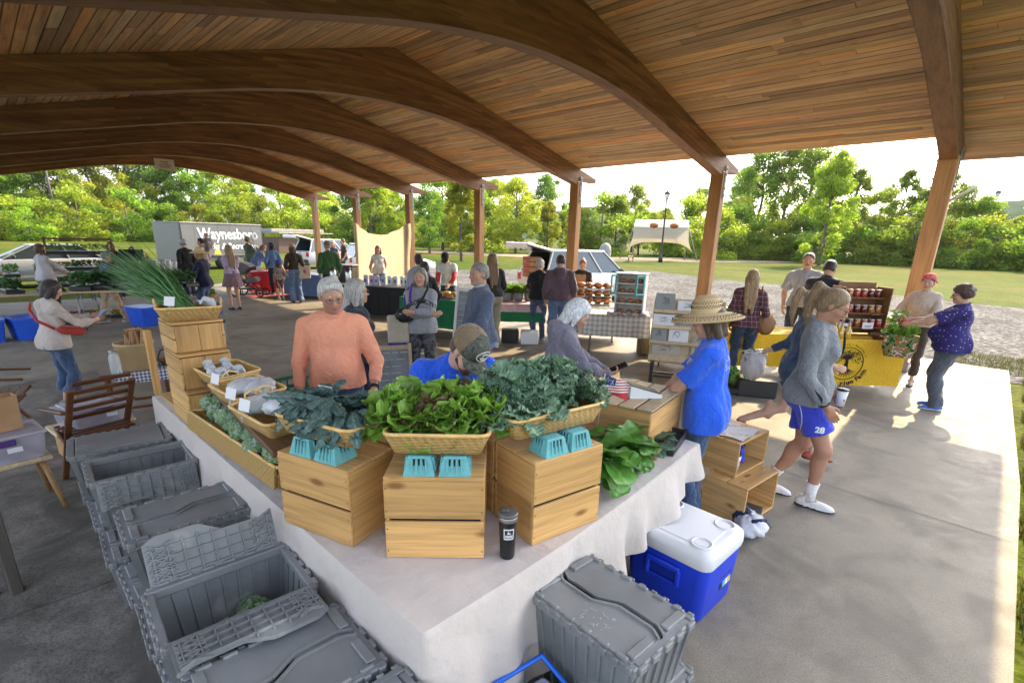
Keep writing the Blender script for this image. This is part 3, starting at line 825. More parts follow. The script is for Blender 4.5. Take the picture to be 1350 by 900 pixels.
  v.add(Ell(P(.055, 0, 0), np.array((.038, .0145, .045)) * k, pM), .012 * k)
  v.add(Cap(P(.02, .018, .004), P(.055, .022, .006), .017 * k, .014 * k), .01 * k)
  cl = curl if not hasattr(curl, '__len__') else curl[0 if nm == 'R' else 1]
  for i, (bx, ln) in enumerate(((.029, .075), (.010, .083), (-.009, .077), (-.027, .06))):
   p0 = P(.092 - abs(bx - .006) * .25, bx, .0); ang = .25 * cl
   p = p0
   for j, (fr, ra, rb) in enumerate(((.46, .0092, .0085), (.30, .0085, .0078), (.24, .0078, .0066))):
    ang += cl * (.55, .75, .45)[j]
    sp = (bx * .8) if j == 0 else 0
    dd = d * math.cos(ang) + pn * math.sin(ang) + th * sp * (1 - cl)
    p2 = p + nrm(dd) * ln * fr * k
    v.add(Cap(p, p2, ra * k, rb * k), .0035 * k); p = p2
  p = P(.022, .026, .004)
  for j, (ln, ra, rb) in enumerate(((.042, .0135, .0105), (.032, .0105, .0092), (.026, .009, .0075))):
   a2 = .75 - .28 * j - .35 * cl * j
   dd = d * math.cos(a2) + th * math.sin(a2) + pn * (.25 + .5 * cl)
   p2 = p + nrm(dd) * ln * k
   v.add(Cap(p, p2, ra * k, rb * k), .006 * k); p = p2
  V, Fc = v.mesh(); C = np.ones((len(V), 3)); C[:, 1] *= .96; C[:, 2] *= .95
  parts.append((V, Fc, C))
  HM[nm] = (w_ + d * .075 * k + pn * .03 * k, d, pn, th, w_)
 V, Fc, C = vjoin(parts)
 body = mesh_obj('body', V, Fc, skm, root, smooth=True, cols=C)
 if eyes and lod < 2:
  for q in (-1, 1):
   mb = MB()
   mb.ball(tuple(H((q * .031, .0805, -.0015))), .0112 * S, 8, 0)
   mb.ball(tuple(H((q * .031, .087, -.002))),   .0076 * S, 6, 1)
   mb.build('eye', [M_eyew, M_iris], root)
 hm = None
 if hair: hm = hairmat(hair[1], hair[2])
 bm_ = hairmat(*brow) if brow else hm
 if lod < 2 and bm_:
  for q in (-1, 1):
   mb = MB()
   mb.tube([tuple(H((q * a, .0 + b, c))) for a, b, c in ((.014, .0905, .022), (.03, .0905, .0275), (.046, .079, .023))], [.003 * S, .0045 * S, .002 * S], 5)
   mb.build('eyebrow', bm_, root)
 if beard in ('moustache', 'goatee', 'full'):
  v = Vol(hc_ - .16 * S, hc_ + .16 * S, hh)
  for q in (-1, 1): v.add(Cap(H((q * .004, .099, -.052)), H((q * .03, .088, -.06)), .0075 * S, .005 * S), .004)
  if beard != 'moustache':
   v.add(HE((0, .078, -.1), (.034, .024, .026)), .01)
   for q in (-1, 1): v.add(Cap(H((q * .032, .08, -.066)), H((q * .028, .078, -.1)), .011 * S), .01)
  if beard == 'full':
   for q in (-1, 1): v.add(Cap(H((q * .03, .07, -.095)), H((q * .064, .01, -.05)), .018 * S, .012 * S), .015)
  V, Fc = v.mesh(); mesh_obj('beard', V, Fc, bm_, root, smooth=True)
 if hair and hair[0] != 'bald':
  st = hair[0]
  v = Vol(hc_ - v3(.24, .26, .66) * S, hc_ + v3(.24, .24, .24) * S, hh * 1.15)
  off = {'short': .010, 'crop': .006, 'bob': .016, 'long': .014, 'pony': .009, 'bun': .010, 'curly': .03, 'thick': .014}.get(st, .01)
  v.add(HE((0, -.012, .03), (.077 + off, .097 + off, .088 + off)), .01)
  v.add(HE((0, -.05, -.02), (.07 + off * .8, .055 + off, .07)), .03)
  X, Y, Z = v.ax[0][:, None, None] - F32(hc_[0]), v.ax[1][None, :, None] - F32(hc_[1]), v.ax[2][None, None, :] - F32(hc_[2])
  Q = [(Rh[0, i] * X + Rh[1, i] * Y + Rh[2, i] * Z) / S for i in range(3)]
  hl = {'bob': .02, 'long': .02, 'curly': .026, 'thick': .017, 'short': .016, 'crop': .014}.get(st, .022)
  fc = (Q[1] * .8 - Q[2] * .55 - hl + .05 * Q[0] + .006 * np.sin(Q[0] * 70 + 1) + .003 * np.sin(Q[0] * 170)) * S
  part = np.sin(Q[0] * 60 + 1.) * .0016 + np.sin(Q[0] * 130 + Q[1] * 40) * .001
  v.D = np.maximum(v.D + part.astype(F32), fc)
  if st in ('short', 'crop', 'thick', 'curly'):
   v.D = np.maximum(v.D, (-.062 - Q[2] - .25 * np.clip(Q[1], -1, .02)) * S)
  if st in ('short', 'crop', 'thick'):
   for q in (-1, 1): v.add(HE((q * .09, .004, -.012), (.03, .03, .04)), .012, neg=True)
  if st == 'thick':
   v.add(Cap(H((-.045, .055, .095)), H((.05, .06, .092)), .024 * S, .022 * S), .02)
   v.add(Cap(H((.03, .03, .112)), H((-.04, -.04, .115)), .022 * S), .02)
  if st == 'curly':
   r2 = random.Random(seed)
   for i in range(46):
    a = r2.uniform(0, 6.28); zq = r2.uniform(-.06, .125); ra = math.sqrt(max(0, 1 - ((zq - .03) / .115) ** 2))
    xq, yq = .092 * ra * math.cos(a), -.02 + .112 * ra * math.sin(a)
    if yq * .8 - zq * .55 > .035: continue
    v.add(HE((xq, yq, zq), (.02, .02, .02)), .008)
  if st in ('bob', 'long'):
   end = -.125 if st == 'bob' else -.17
   for q in (-1, 1):
    v.add(Cap(H((q * .066, .028, .055)), H((q * .083, .012, -.04)), .017 * S, .018 * S), .012)
    v.add(Cap(H((q * .083, .012, -.04)), H((q * .076, .018 if st == 'bob' else -.01, end)), .018 * S, .016 * S), .012)
    v.add(Cap(H((q * .07, -.04, .0)), H((q * .068, -.045, end)), .034 * S, .03 * S), .02)
   v.add(Cap(H((0, -.075, .0)), H((0, -.075, end)), .048 * S, .034 * S), .03)
   if st == 'long':
    e1 = nb + Rt @ v3(0, -.115 * s, -.10 * s); e2 = nb + Rt @ v3(0, -.135 * s * (1 + (wg - 1)), -.30 * s)
    for q in (-1, 0, 1):
     o_ = Rt @ v3(q * .052 * s, 0, 0)
     v.add(Cap(H((q * .055, -.07, -.06)), e1 + o_, .042 * S, .04 * S), .02); v.add(Cap(e1 + o_, e2 + o_ * .8 + v3(0, 0, rr.uniform(-.05, .03)), .04 * S, .02 * S), .02)
  if st == 'pony':
   t0 = H((0, -.105, .075));
   v.add(Ell(t0, np.array((.024, .02, .024)) * S), .01)
   pts = [t0, t0 + v3(.0, -.05, .02) * S, t0 + v3(.005, -.085, -.07) * S, t0 + v3(.0, -.09, -.20) * S, t0 + v3(-.015, -.075, -.34) * S]
   for i in range(4): v.add(Cap(pts[i], pts[i + 1], (.022, .036, .037, .028)[i] * S, (.036, .037, .028, .008)[i] * S), .01)
  if st == 'bun':
   v.add(Ell(H((0, -.10, .085)), np.array((.042, .04, .04)) * S), .01)
  V, Fc = v.mesh(); mesh_obj('hair', V, Fc, hm, root, smooth=True)
 mid = nb
 G_ = {}
 if top:
  t = dict(sleeve=1.0, off=.012, hem=-.06, wr=.006, loose=0., collar=True, hood=False, name='sweatshirt', flare=.0); t.update(top)
  o_ = t['off'] * s
  v = Vol(lo - .03, hi + v3(.03, .03, .12), hc)
  for p in tor: v.add(p, .045 * s, o_)
  if t['loose']:
   lz = t['loose']
   a = T(w2, R8, (0, .0, .03)); b_ = pel + v3(0, .012 * s, -.02 * s)
   for q in (-1, 0, 1): v.add(Cap(a + Rt @ v3(q * cx * .48 * s, 0, 0), b_ + v3(q * px * .52 * s, 0, -.08 * s), (.085 + lz * .3) * s, (.094 * wg + lz) * s), .05 * s)
  ox = max(o_, (bottom or {}).get('off', .012) * s + .010 * s + ((bottom or {}).get('wr', .007) + t['wr']) * .55) if (bottom or skirt) else o_
  v.add(Ell(pel, np.array((px, .118 * wg, .14)) * s), .04 * s, ox + t['loose'] * .3 * s)
  v.add(Ell(pel + v3(0, 0, .06 * s), np.array((px * .97, .112 * wg, .11)) * s), .04 * s, ox)
  for g_ in glu: v.add(g_, .04 * s, ox)
  for l_ in legs: v.add(Cap(l_[0].a, l_[0].a + (l_[0].b - l_[0].a) * .35, l_[0].r1, l_[0].r1 * .9), .03 * s, ox)
  for (u_, f_, e_), sh, e, w_ in ((arms[0], shR, eR, wR), (arms[1], shL, eL, wL)):
   sv = t['sleeve']; so_ = o_ + t['flare'] * s * .3
   if sv <= 0: continue
   if sv <= .55:
    q = sv / .55
    v.add(Cap(sh, sh + (e - sh) * q, u_.r1 + so_, u_.r1 + (u_.r2 - u_.r1) * q + so_ + t['flare'] * s, cut=0), .03 * s)
   else:
    q = (sv - .55) / .45
    v.add(Cap(sh, e, u_.r1 + so_, u_.r2 + so_ + .006 * s), .03 * s)
    v.add(Cap(e, e + (w_ - e) * q, u_.r2 + so_ + .006 * s, u_.r2 + (f_.r2 - u_.r2) * q + so_ * .9 + t['flare'] * s, cut=0), .02 * s)
  if t['wr']: v.wrinkle(t['wr'], 40, seed, .4)
  hz = hipz + t['hem'] * s
  v.cut((0, 0, hz), (0, math.sin(R(lean * .3)), -math.cos(R(lean * .3))))
  v.cut(nb + Rt @ v3(0, 0, .038 * s), Rt @ v3(0, .25, 1))
  if t['collar']:
   r_ = (neck.r1 + .012 * s)
   ring = [nb + Rt @ v3(math.cos(a) * r_, .006 * s + math.sin(a) * r_ * 1.12, .026 * s - math.sin(a) * .026 * s) for a in np.linspace(0, 2 * math.pi, 13)[:-1]]
   for i in range(12): v.add(Cap(ring[i], ring[(i + 1) % 12], .0085 * s), .006)
  if t['hood']:
   for a in np.linspace(-2.5, 2.5, 9):
    v.add(Ell(nb + Rt @ v3(math.sin(a) * .085 * s, -.035 * s - math.cos(a) * .075 * s, .015 * s - (1 - math.cos(a)) * .01 * s), np.array((.04, .04, .035)) * s), .03)
   v.add(Ell(nb + Rt @ v3(0, -.125 * s, -.05 * s), np.array((.10, .045, .085)) * s), .03)
  if t.get('neck'):            # turtleneck
   v.add(Cap(nb, nb + (hc_ - nb) * .5, neck.r1 + .012 * s, neck.r2 + .014 * s, cut=0), .02)
  V, Fc = v.mesh(); G_['top'] = mesh_obj(t['name'], V, Fc, t['mat'], root, smooth=True)
 if bottom:
  t = dict(length=1.0, off=.012, waist=.075, wr=.007, name='trousers', flare=0.); t.update(bottom)
  o_ = t['off'] * s
  v = Vol(lo - .05, np.array([hi[0], hi[1], hipz + .2]) + .03, hc)
  v.add(tor[0], .04 * s, o_); v.add(Ell(pel + v3(0, 0, .06 * s), np.array((px * .97, .112 * wg, .11)) * s), .04 * s, o_)
  for g_ in glu: v.add(g_, .04 * s, o_)
  for (th_, sh_, _), hp, k_, a in ((legs[0], hpR, kR, aR), (legs[1], hpL, kL, aL)):
   ln = t['length']
   if ln <= .5:
    q = ln / .5
    v.add(Cap(hp, hp + (k_ - hp) * q, th_.r1 + o_, th_.r1 + (th_.r2 - th_.r1) * q + o_ + t['flare'] * s, cut=0), .025 * s)
   else:
    q = (ln - .5) / .5
    v.add(Cap(hp, k_, th_.r1 + o_, th_.r2 + o_), .03 * s)
    v.add(Cap(k_, k_ + (a - k_) * q * (1.03 if ln >= 1 else 1), th_.r2 + o_, sh_.r2 + o_ + .008 * s + t['flare'] * s, cut=.005), .02 * s)
  if t['wr']: v.wrinkle(t['wr'], 42, seed + 50, .7)
  v.cut((0, 0, hipz + t['waist'] * s), (0, 0, 1))
  V, Fc = v.mesh(); G_['bottom'] = mesh_obj(t['name'], V, Fc, t['mat'], root, smooth=True)
 if skirt:
  mb = MB()
  n = 40
  def fn(u, w_):
   a = u * 2 * math.pi; zz = hipz + .09 * s - w_ * skirt['len'] * s
   r_ = .165 * s * wg + w_ * skirt['flare'] * s + .012 * s * w_ * math.sin(a * 9 + 1)
   return (math.cos(a) * r_ * 1.05, math.sin(a) * r_ * .85 - .005, zz)
  mb.grid(fn, n, 6); mb.build('skirt', skirt['mat'], root)
 if socks:
  for k_, a, fr in ((kR, aR, fR), (kL, aL, fL)):
   mb = MB()
   a2 = a + (k_ - a) * socks[1]; mb.tube([tuple(a + v3(0, 0, -.03 * s)), tuple((a + a2) / 2), tuple(a2)], [.045 * s, .043 * s, .05 * s * lw], 14)
   mb.build('sock', socks[0], root)
 if shoes:
  sm = pm(shoes[0], shoes[1], .6, .12, 30, .1, 120)
  for a, fr in ((aR, fR), (aL, fL)):
   M = rz_(R(fr[3])) @ rx(R(fr[4] if len(fr) > 4 else 0)); k = s * (.95 if fem else 1.05) * (1.0 if h > 1.3 else 1.12)
   o0 = a + v3(0, 0, -.085 * s)
   def Q_(x, y, z_): return o0 + M @ (np.array((x, y, z_)) * k)
   v = Vol(o0 - .24 * k, o0 + .26 * k, {0: .0045, 1: .008, 2: .014}[lod])
   v.add(Ell(Q_(0, -.045, .045), np.array((.039, .05, .045)) * k, M), .02); v.add(Ell(Q_(0, .06, .036), np.array((.041, .085, .034)) * k, M), .03)
   v.add(Ell(Q_(.003, .135, .028), np.array((.043, .062, .026)) * k, M), .025)
   if not (len(shoes) > 3 and shoes[3] == 'low'): v.add(Cap(Q_(0, -.02, .06), Q_(0, -.025, .105), .04 * k, .041 * k, cut=0), .02)
   so_ = [Ell(Q_(0, -.04, .012), np.array((.043, .058, .02)) * k, M), Ell(Q_(.002, .09, .012), np.array((.049, .118, .018)) * k, M)]
   for p in so_: v.add(p, .012)
   v.cut(Q_(0, 0, .0), M @ v3(0, 0, -1))
   V, Fc = v.mesh()
   q = ((V - o0) @ M) / k
   cz = q[Fc].mean(1)[:, 2]
   mesh_obj('shoe', V, Fc, [sm, M_soleW if shoes[2] else M_soleB], root, midx=(cz < .018 + .006 * (q[Fc].mean(1)[:, 1] < -.03)).astype(int), smooth=True)
 info = dict(root=root, H=H, hc=hc_, Rh=Rh, S=S, s=s, hand=HM, nb=nb, Rt=Rt, w1=w1, w2=w2, pel=pel, wrist=(wR, wL), elbow=(eR, eL), sh=(shR, shL), g=G_, knee=(kR, kL), ank=(aR, aL), cx=cx)
 PEOPLE[key] = info
 return info
def M4(Rm, o): return Matrix(((*Rm[0], o[0]), (*Rm[1], o[1]), (*Rm[2], o[2]), (0, 0, 0, 1)))
def world(info, p):
 r = info['root']; a = r.rotation_euler[2]; c, s_ = math.cos(a), math.sin(a)
 return (r.location[0] + c * p[0] - s_ * p[1], r.location[1] + s_ * p[0] + c * p[1], r.location[2] + p[2])
def headm(info): return M4(np.array(info['Rh']) * info['S'], info['hc'])
def glasses(info, m, dark=False, lens=None):
 mb = MB(); mb.X = headm(info)
 for q in (-1, 1):
  ring = [(q * (.033 + .023 * math.cos(a)), .104 - .006 * abs(math.cos(a)), -.002 + .0165 * math.sin(a)) for a in np.linspace(0, 2 * math.pi, 14)[:-1]]
  mb.tube(ring, .0019 if not dark else .003, 5, closed=True)
  if dark: mb.quad(*ring, mi=1)
  mb.tube([(q * .056, .098, .004), (q * .074, .06, .006), (q * .081, -.005, .004)], .0019 if not dark else .003, 5)
 mb.tube([(-.011, .106, .002), (0, .109, .004), (.011, .106, .002)], .0017, 5)
 return mb.build('glasses', [m, lens or m], info['root'])
def cap_hat(info, m, m2=None, pitch=0, name='cap', brim=.085):
 mb = MB(); mb.X = headm(info) @ Matrix.Translation((0, -.012, .055)) @ Matrix.Rotation(R(-pitch), 4, 'X')
 prof = [(.091, -.03), (.094, -.01), (.092, .02), (.083, .05), (.062, .074), (.03, .087), (.001, .09)]
 mb.lathe(prof, 24, (0, 0, 0), True, 0, 1.0, 1.2)
 mb.ball((0, 0, .091), .007, 5)
 def fn(u, v):
  x = (u - .5) * 2; a = x * 1.05
  r0x, r0y = .093, .111
  e = v * brim * math.sqrt(max(0, 1 - x * x * .75))
  return (math.sin(a) * r0x * 1.02, math.cos(a) * r0y + e, -.018 - v * .018 - .018 * x * x * (1 - v * .3))
 mb.grid(fn, 12, 4, mi=1);
 mb.grid(lambda u, v: (fn(u, v)[0], fn(u, v)[1], fn(u, v)[2] - .005), 12, 4, mi=1)
 return mb.build(name, [m, m2 or m], info['root'])
def brim_hat(info, m, brim=.13, crown=.105, droop=.03, name='straw_hat', tilt=0, mband=None, hm=None):
 mb = MB(); mb.X = headm(info) @ Matrix.Translation((0, -.012, .045)) @ Matrix.Rotation(R(-tilt), 4, 'X')
 prof = [(.096 + brim, -.006 - droop), (.096 + brim * .99, -.002 - droop), (.096 + brim * .6, .002 - droop * .45), (.097, .006), (.094, .03), (.09, .06), (.078, crown - .02), (.05, crown - .003), (.001, crown)]
 mb.lathe(prof, 36, (0, 0, 0), True, 0, 1.0, 1.14)
 mb.lathe([(.095, .002), (.096 + brim * .6, -.004 - droop * .45), (.096 + brim, -.010 - droop)], 36, (0, 0, 0), True, 0, 1.0, 1.14)
 if mband: mb.lathe([(.0985, .008), (.0965, .03)], 36, (0, 0, 0), True, 1, 1.0, 1.14)
 return mb.build(name, [m, mband or m], info['root'])
TZ = .765
M_linen = pm('table_linen', (.50, .435, .395), .9, .08, 3, 3., 5, sheen=.3)
M_pine = wood('pine_board_x', (.68, .385, .14), 0, .5, .22, .85, .9)
M_piney = wood('pine_board_y', (.68, .395, .145), 1, .5, .22, .85, .9)
M_pinez = wood('pine_board_z', (.66, .375, .135), 2, .5, .22, .85, .9)
M_dkboard = wood('dark_board', (.14, .07, .035), 1, .55, .3, .3, .9)
M_pale = wood('pale_slat', (.62, .47, .29), 1, .6, .15, .2, .9)
M_wick = None
def wicker(nm, col):
 m, nt, bs, out = _new(nm)
 tc = N(nt, 'TexCoord');
 w1 = N(nt, 'TexWave', wave_type='BANDS', bands_direction='Z'); w1.inputs['Scale'].default_value = 42; w1.inputs['Distortion'].default_value = .6
 w2 = N(nt, 'TexWave', wave_type='BANDS', bands_direction='DIAGONAL'); w2.inputs['Scale'].default_value = 20
 for q in (w1, w2): L(nt, tc.outputs['Object'], q.inputs[0])
 mu = N(nt, 'Math', operation='MULTIPLY'); L(nt, w1.outputs[1], mu.inputs[0]); L(nt, w2.outputs[1], mu.inputs[1])
 ad = N(nt, 'Math', operation='MULTIPLY_ADD', i_1=.5, i_2=.25); L(nt, w1.outputs[1], ad.inputs[0])
 a2 = N(nt, 'Math', operation='ADD'); L(nt, ad.outputs[0], a2.inputs[0]); L(nt, mu.outputs[0], a2.inputs[1])
 rp = ramp(nt, [(.2, mulc(col, .42)), (.6, col), (1., mulc(col, 1.2))]); L(nt, a2.outputs[0], rp.inputs[0]); L(nt, rp.outputs[0], bs.inputs['Base Color'])
 bs.inputs['Roughness'].default_value = .5
 bp = N(nt, 'Bump'); bp.inputs['Strength'].default_value = .9; bp.inputs['Distance'].default_value = .008; L(nt, a2.outputs[0], bp.inputs['Height']); L(nt, bp.outputs[0], bs.inputs['Normal'])
 return m
M_wick = wicker('wicker', (.72, .44, .14)); M_wickrim = pm('wicker_rim', (.72, .46, .17), .5, .2, 20, .4, 90)
M_teal = pm('pulp_teal', (.15, .42, .44), .85, .12, 30, .4, 160)
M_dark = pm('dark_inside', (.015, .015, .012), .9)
M_card = pm('white_card', (.72, .70, .72), .7, .03); M_clip = pm('clear_clip', (.6, .6, .62), .3, alpha=.6)
M_grey = pm('tote_grey', (.19, .195, .197), .45, .25, 3, .12, 60, dirt=((.33, .33, .315), 4.5, .58)); M_greyd = pm('tote_grey_dark', (.085, .09, .098), .5, .15, 6)
M_plast = pm('clear_film', (.85, .86, .9), .18, .06, 12, .6, 26, alpha=.5, spec=.7)
M_black = pm('black_plastic', (.02, .02, .022), .4, .1)
M_steel = pm('steel_lid', (.5, .5, .5), .3, metal=.9)
M_white = pm('white_plastic', (.68, .68, .69), .4, .03)
M_blue = pm('cooler_blue', (.012, .05, .62), .38, .08, 4)
M_nail = pm('nail_head', (.12, .09, .06), .4, metal=.5)
def crate(name, label, loc, rz, w=.41, d=.29, h=.37, group='pine crates on the stall table', open_front=False):
 """pine fruit crate on its base: two boards on the long sides with a gap, solid ends, boards on top"""
 t = thing(name, label, 'crate', loc, rz, group); th = .016
 g_ = .012
 bh = (h - th - g_) / 2
 for s in (-1, 1):
  for k in (0, 1):
   mb = MB(); zc = .001 + k * (bh + g_) + bh / 2; mb.bbox((0, s * (d / 2 - th / 2), zc), (w, th, bh - .001), .003); [mb.box((e * (w / 2 - .009), s * (d / 2 + .0002), zc + q * bh * .3), (.0055, .001, .0055), mi=1) for e in (-1, 1) for q in (-1, 1)]; mb.build('front_board' if s < 0 else 'back_board', [M_pine, M_nail], t)
  mb = MB(); mb.bbox((s * (w / 2 - th / 2), 0, h / 2 - th / 2), (th - .001, d - 2 * th - .002, h - th - .002), .002); mb.build('end_panel', M_piney, t)
 for s in (-1, 1):
  mb = MB(); mb.bbox((0, s * d * .25, h - th / 2), (w - .002, d / 2 - .003, th), .003); mb.build('top_board', M_pine, t)
 mb = MB(); mb.box((0, 0, h * .4), (w - .05, d - .05, h * .7)); mb.build('shade_block', M_dark, t)  # near-black block added inside; shade behind the board gaps put into its colour
 return t
GC = 'pine crates on the stall table'
crate('wooden_crate', 'pine crate at the left, end panel with two dark knots, under the dark kale', (.955, 2.0, TZ), R(-72.5), .41, .30, .355)
crate('wooden_crate', 'pine crate standing right behind the one under the dark kale', (1.25, 2.095, TZ), R(-72.5), .41, .29, .352)
crate('wooden_crate', 'pine crate in the middle of the table corner, under the lettuce basket', (1.185, 1.565, TZ), R(-44.5), .40, .29, .365)
crate('wooden_crate', 'pine crate hidden behind the middle one under the lettuce', (1.40, 1.785, TZ), R(-44.5), .40, .30, .362)
crate('wooden_crate', 'pine crate at the right, nearest the black tumbler, under the curly kale', (1.655, 1.355, TZ), R(-10.5), .39, .30, .39)
crate('wooden_crate', 'pine crate standing behind the one under the curly kale', (1.712, 1.66, TZ), R(-10.5), .39, .29, .387)
def tier(label, loc, w, d, h):
 t = thing('wooden_crate', label, 'crate', loc, 0, GC)
 th = .016
 for k in range(2):
  mb = MB(); mb.bbox((-w / 2 + th / 2, 0, .002 + (k + .5) * (h - .02) / 2), (th, d, (h - .02) / 2 - .008), .003); mb.build('side_board', M_piney, t)
  mb = MB(); mb.bbox((w / 2 - th / 2, 0, .002 + (k + .5) * (h - .02) / 2), (th, d, (h - .02) / 2 - .008), .003); mb.build('side_board', M_piney, t)
 for k in range(2):
  mb = MB(); mb.bbox(((k - .5) * (w / 2 - th) , -d / 2 + th / 2, h / 2 - .01), (w / 2 - th - .002, th - .002, h - .024), .003); mb.build('end_panel', M_pinez, t)
 mb = MB(); mb.bbox((0, d / 2 - th / 2, h / 2 - .01), (w - 2 * th - .002, th - .002, h - .024), .003); mb.build('end_panel', M_pinez, t)
 mb = MB(); mb.bbox((0, 0, h - th / 2), (w - .001, d - .001, th), .003); mb.build('top_board', M_pine, t)
tier('lowest pine crate of the tall stack at the far end of the stall', (.935, 3.90, TZ), .32, .44, .255)
tier('middle pine crate of the tall stack, carrying the dark shelf board', (.93, 3.93, TZ + .257), .31, .37, .235)
tier('topmost pine crate of the tall stack, under the chive basket', (.93, 3.97, TZ + .494), .31, .33, .20)
M_tabtop = pm('table_plastic', (.5, .5, .48), .6); M_leg = pm('leg_metal', (.2, .2, .21), .4, metal=.6)
def folding_table(label, loc, sx, sy, h=TZ - .012, nm='folding_table', mt=None, group=None, rz=0):
 t = thing(nm, label, 'table', loc, rz, group)
 mb = MB(); mb.bbox((0, 0, h - .02), (sx, sy, .04), .008); mb.build('table_top', mt or M_tabtop, t)
 for a in (-1, 1):
  for b in (-1, 1):
   mb = MB(); x, y = a * (sx / 2 - .12), b * (sy / 2 - .1)
   mb.tube([(x, y, h - .04), (x * 1.03, y * 1.05, 0)], .014, 8); mb.build('leg', M_leg, t)
 return t
folding_table('long folding table along the left side, under the cream cloth', (1.17, 3.02, 0), .66, 3.24)
folding_table('short folding table along the right side, under the cream cloth', (2.30, 1.58, 0), 1.45, .62)
def make_cloth():
 out = [(.76, 4.70), (.765, 3.9), (.775, 3.1), (.785, 2.3), (.79, 1.6), (.80, 1.16), (1.2, 1.155), (1.6, 1.16), (2.1, 1.185), (2.6, 1.225), (3.10, 1.27), (3.12, 1.6), (3.10, 1.96), (2.5, 1.96), (1.55, 1.97), (1.53, 2.6), (1.52, 3.6), (1.5, 4.68)]
 drop = [.42, .56, .62, .63, .60, .66, .60, .46, .36, .27, .20, .45, .5, .5, .5, .5, .5, .45]
 n = len(out)
 P = [];
 for i in range(n):
  a, b = Vector((*out[i], 0)), Vector((*out[(i + 1) % n], 0)); m = max(2, int((b - a).length / .028))
  for k in range(m):
   f = k / m; P.append((a.lerp(b, f), drop[i] * (1 - f) + drop[(i + 1) % n] * f))
 Np = len(P); mb = MB()
 rows = 14; vs = []
 rg = random.Random(5); ph = [rg.random() * 6.28 for _ in range(5)]
 acc = 0
 corner = Vector((.80, 1.16, 0)); rcor = Vector((3.10, 1.27, 0))
 for i, (p, d) in enumerate(P):
  q0, q1 = P[i - 3][0], P[(i + 3) % Np][0]; tg = (q1 - q0).normalized(); nn = Vector((-tg.y, tg.x, 0)) * -1
  if nn.dot(p - Vector((1.2, 2.0, 0))) < 0 and p.x < 1.0: nn = -nn
  nn = Vector((tg.y * -1, tg.x, 0));
  c_ = Vector((1.2, 2.2, 0)) if p.x < 1.5 or p.y > 1.95 else Vector((p.x, 1.6, 0))
  acc += (P[i][0] - P[i - 1][0]).length if i else 0
  inside = Vector((1.15, max(1.5, min(4.5, p.y)), 0)) if p.y > 1.9 or p.x < 1.0 else Vector((max(1.0, min(2.9, p.x)), 1.58, 0))
  if nn.dot(p - inside) < 0: nn = -nn
  fo = math.sin(acc * 9 + ph[0]) + .6 * math.sin(acc * 17 + ph[1]) + .35 * math.sin(acc * 31 + ph[2])
  dc = (p - corner).length
  bul = math.exp(-((dc - .12) / .10) ** 2) * (1 if p.y < 1.3 and p.x > .82 else 0)
  bul2 = math.exp(-((p.x - 1.62) / .05) ** 2) * (1 if p.y < 1.3 else 0)
  for r in range(rows + 1):
   f = (r - 2) / (rows - 2) * .95 + .05 if r > 2 else (0, .012, .035)[r]
   e = f ** 1.3
   rad = .012 if r else 0
   off = nn * ((.012 * (1 - (1 - min(1, f / .05)) ** 2) + .05 * f + (fo * .034 + (math.sin(acc * 23) * .022 if p.y < 1.35 else math.sin(acc * 19) * .012)) * e + bul * .2 * e * math.sin(min(1, f * 1.6) * 2.2) - bul2 * .035 * min(1, f * 2)) )
   off += tg * (bul * .05 * f * (1 if p.x > .8 else -1))
   z = TZ - d * f * (1 - .05 * bul)
   vs.append((p.x + off.x, p.y + off.y, z))
 fs = []
 w_ = rows + 1
 for i in range(Np):
  j = (i + 1) % Np
  for r in range(rows): fs.append((i * w_ + r, i * w_ + r + 1, j * w_ + r + 1, j * w_ + r))
 mb._add(vs, fs, True)
 def inside_(x, y):
  c = False; j = n - 1
  for i in range(n):
   (x1, y1), (x2, y2) = out[i], out[j]
   if (y1 > y) != (y2 > y) and x < (x2 - x1) * (y - y1) / (y2 - y1) + x1: c = not c
   j = i
  return c
 top = [i * w_ for i in range(Np)]
 mb._add([vs[i] for i in top], [tuple(range(Np))], False)
 return mb
tc_ = make_cloth().build('tablecloth', M_linen); tag(tc_, 'cream linen cloth draped over the L shaped stall tables', 'tablecloth')
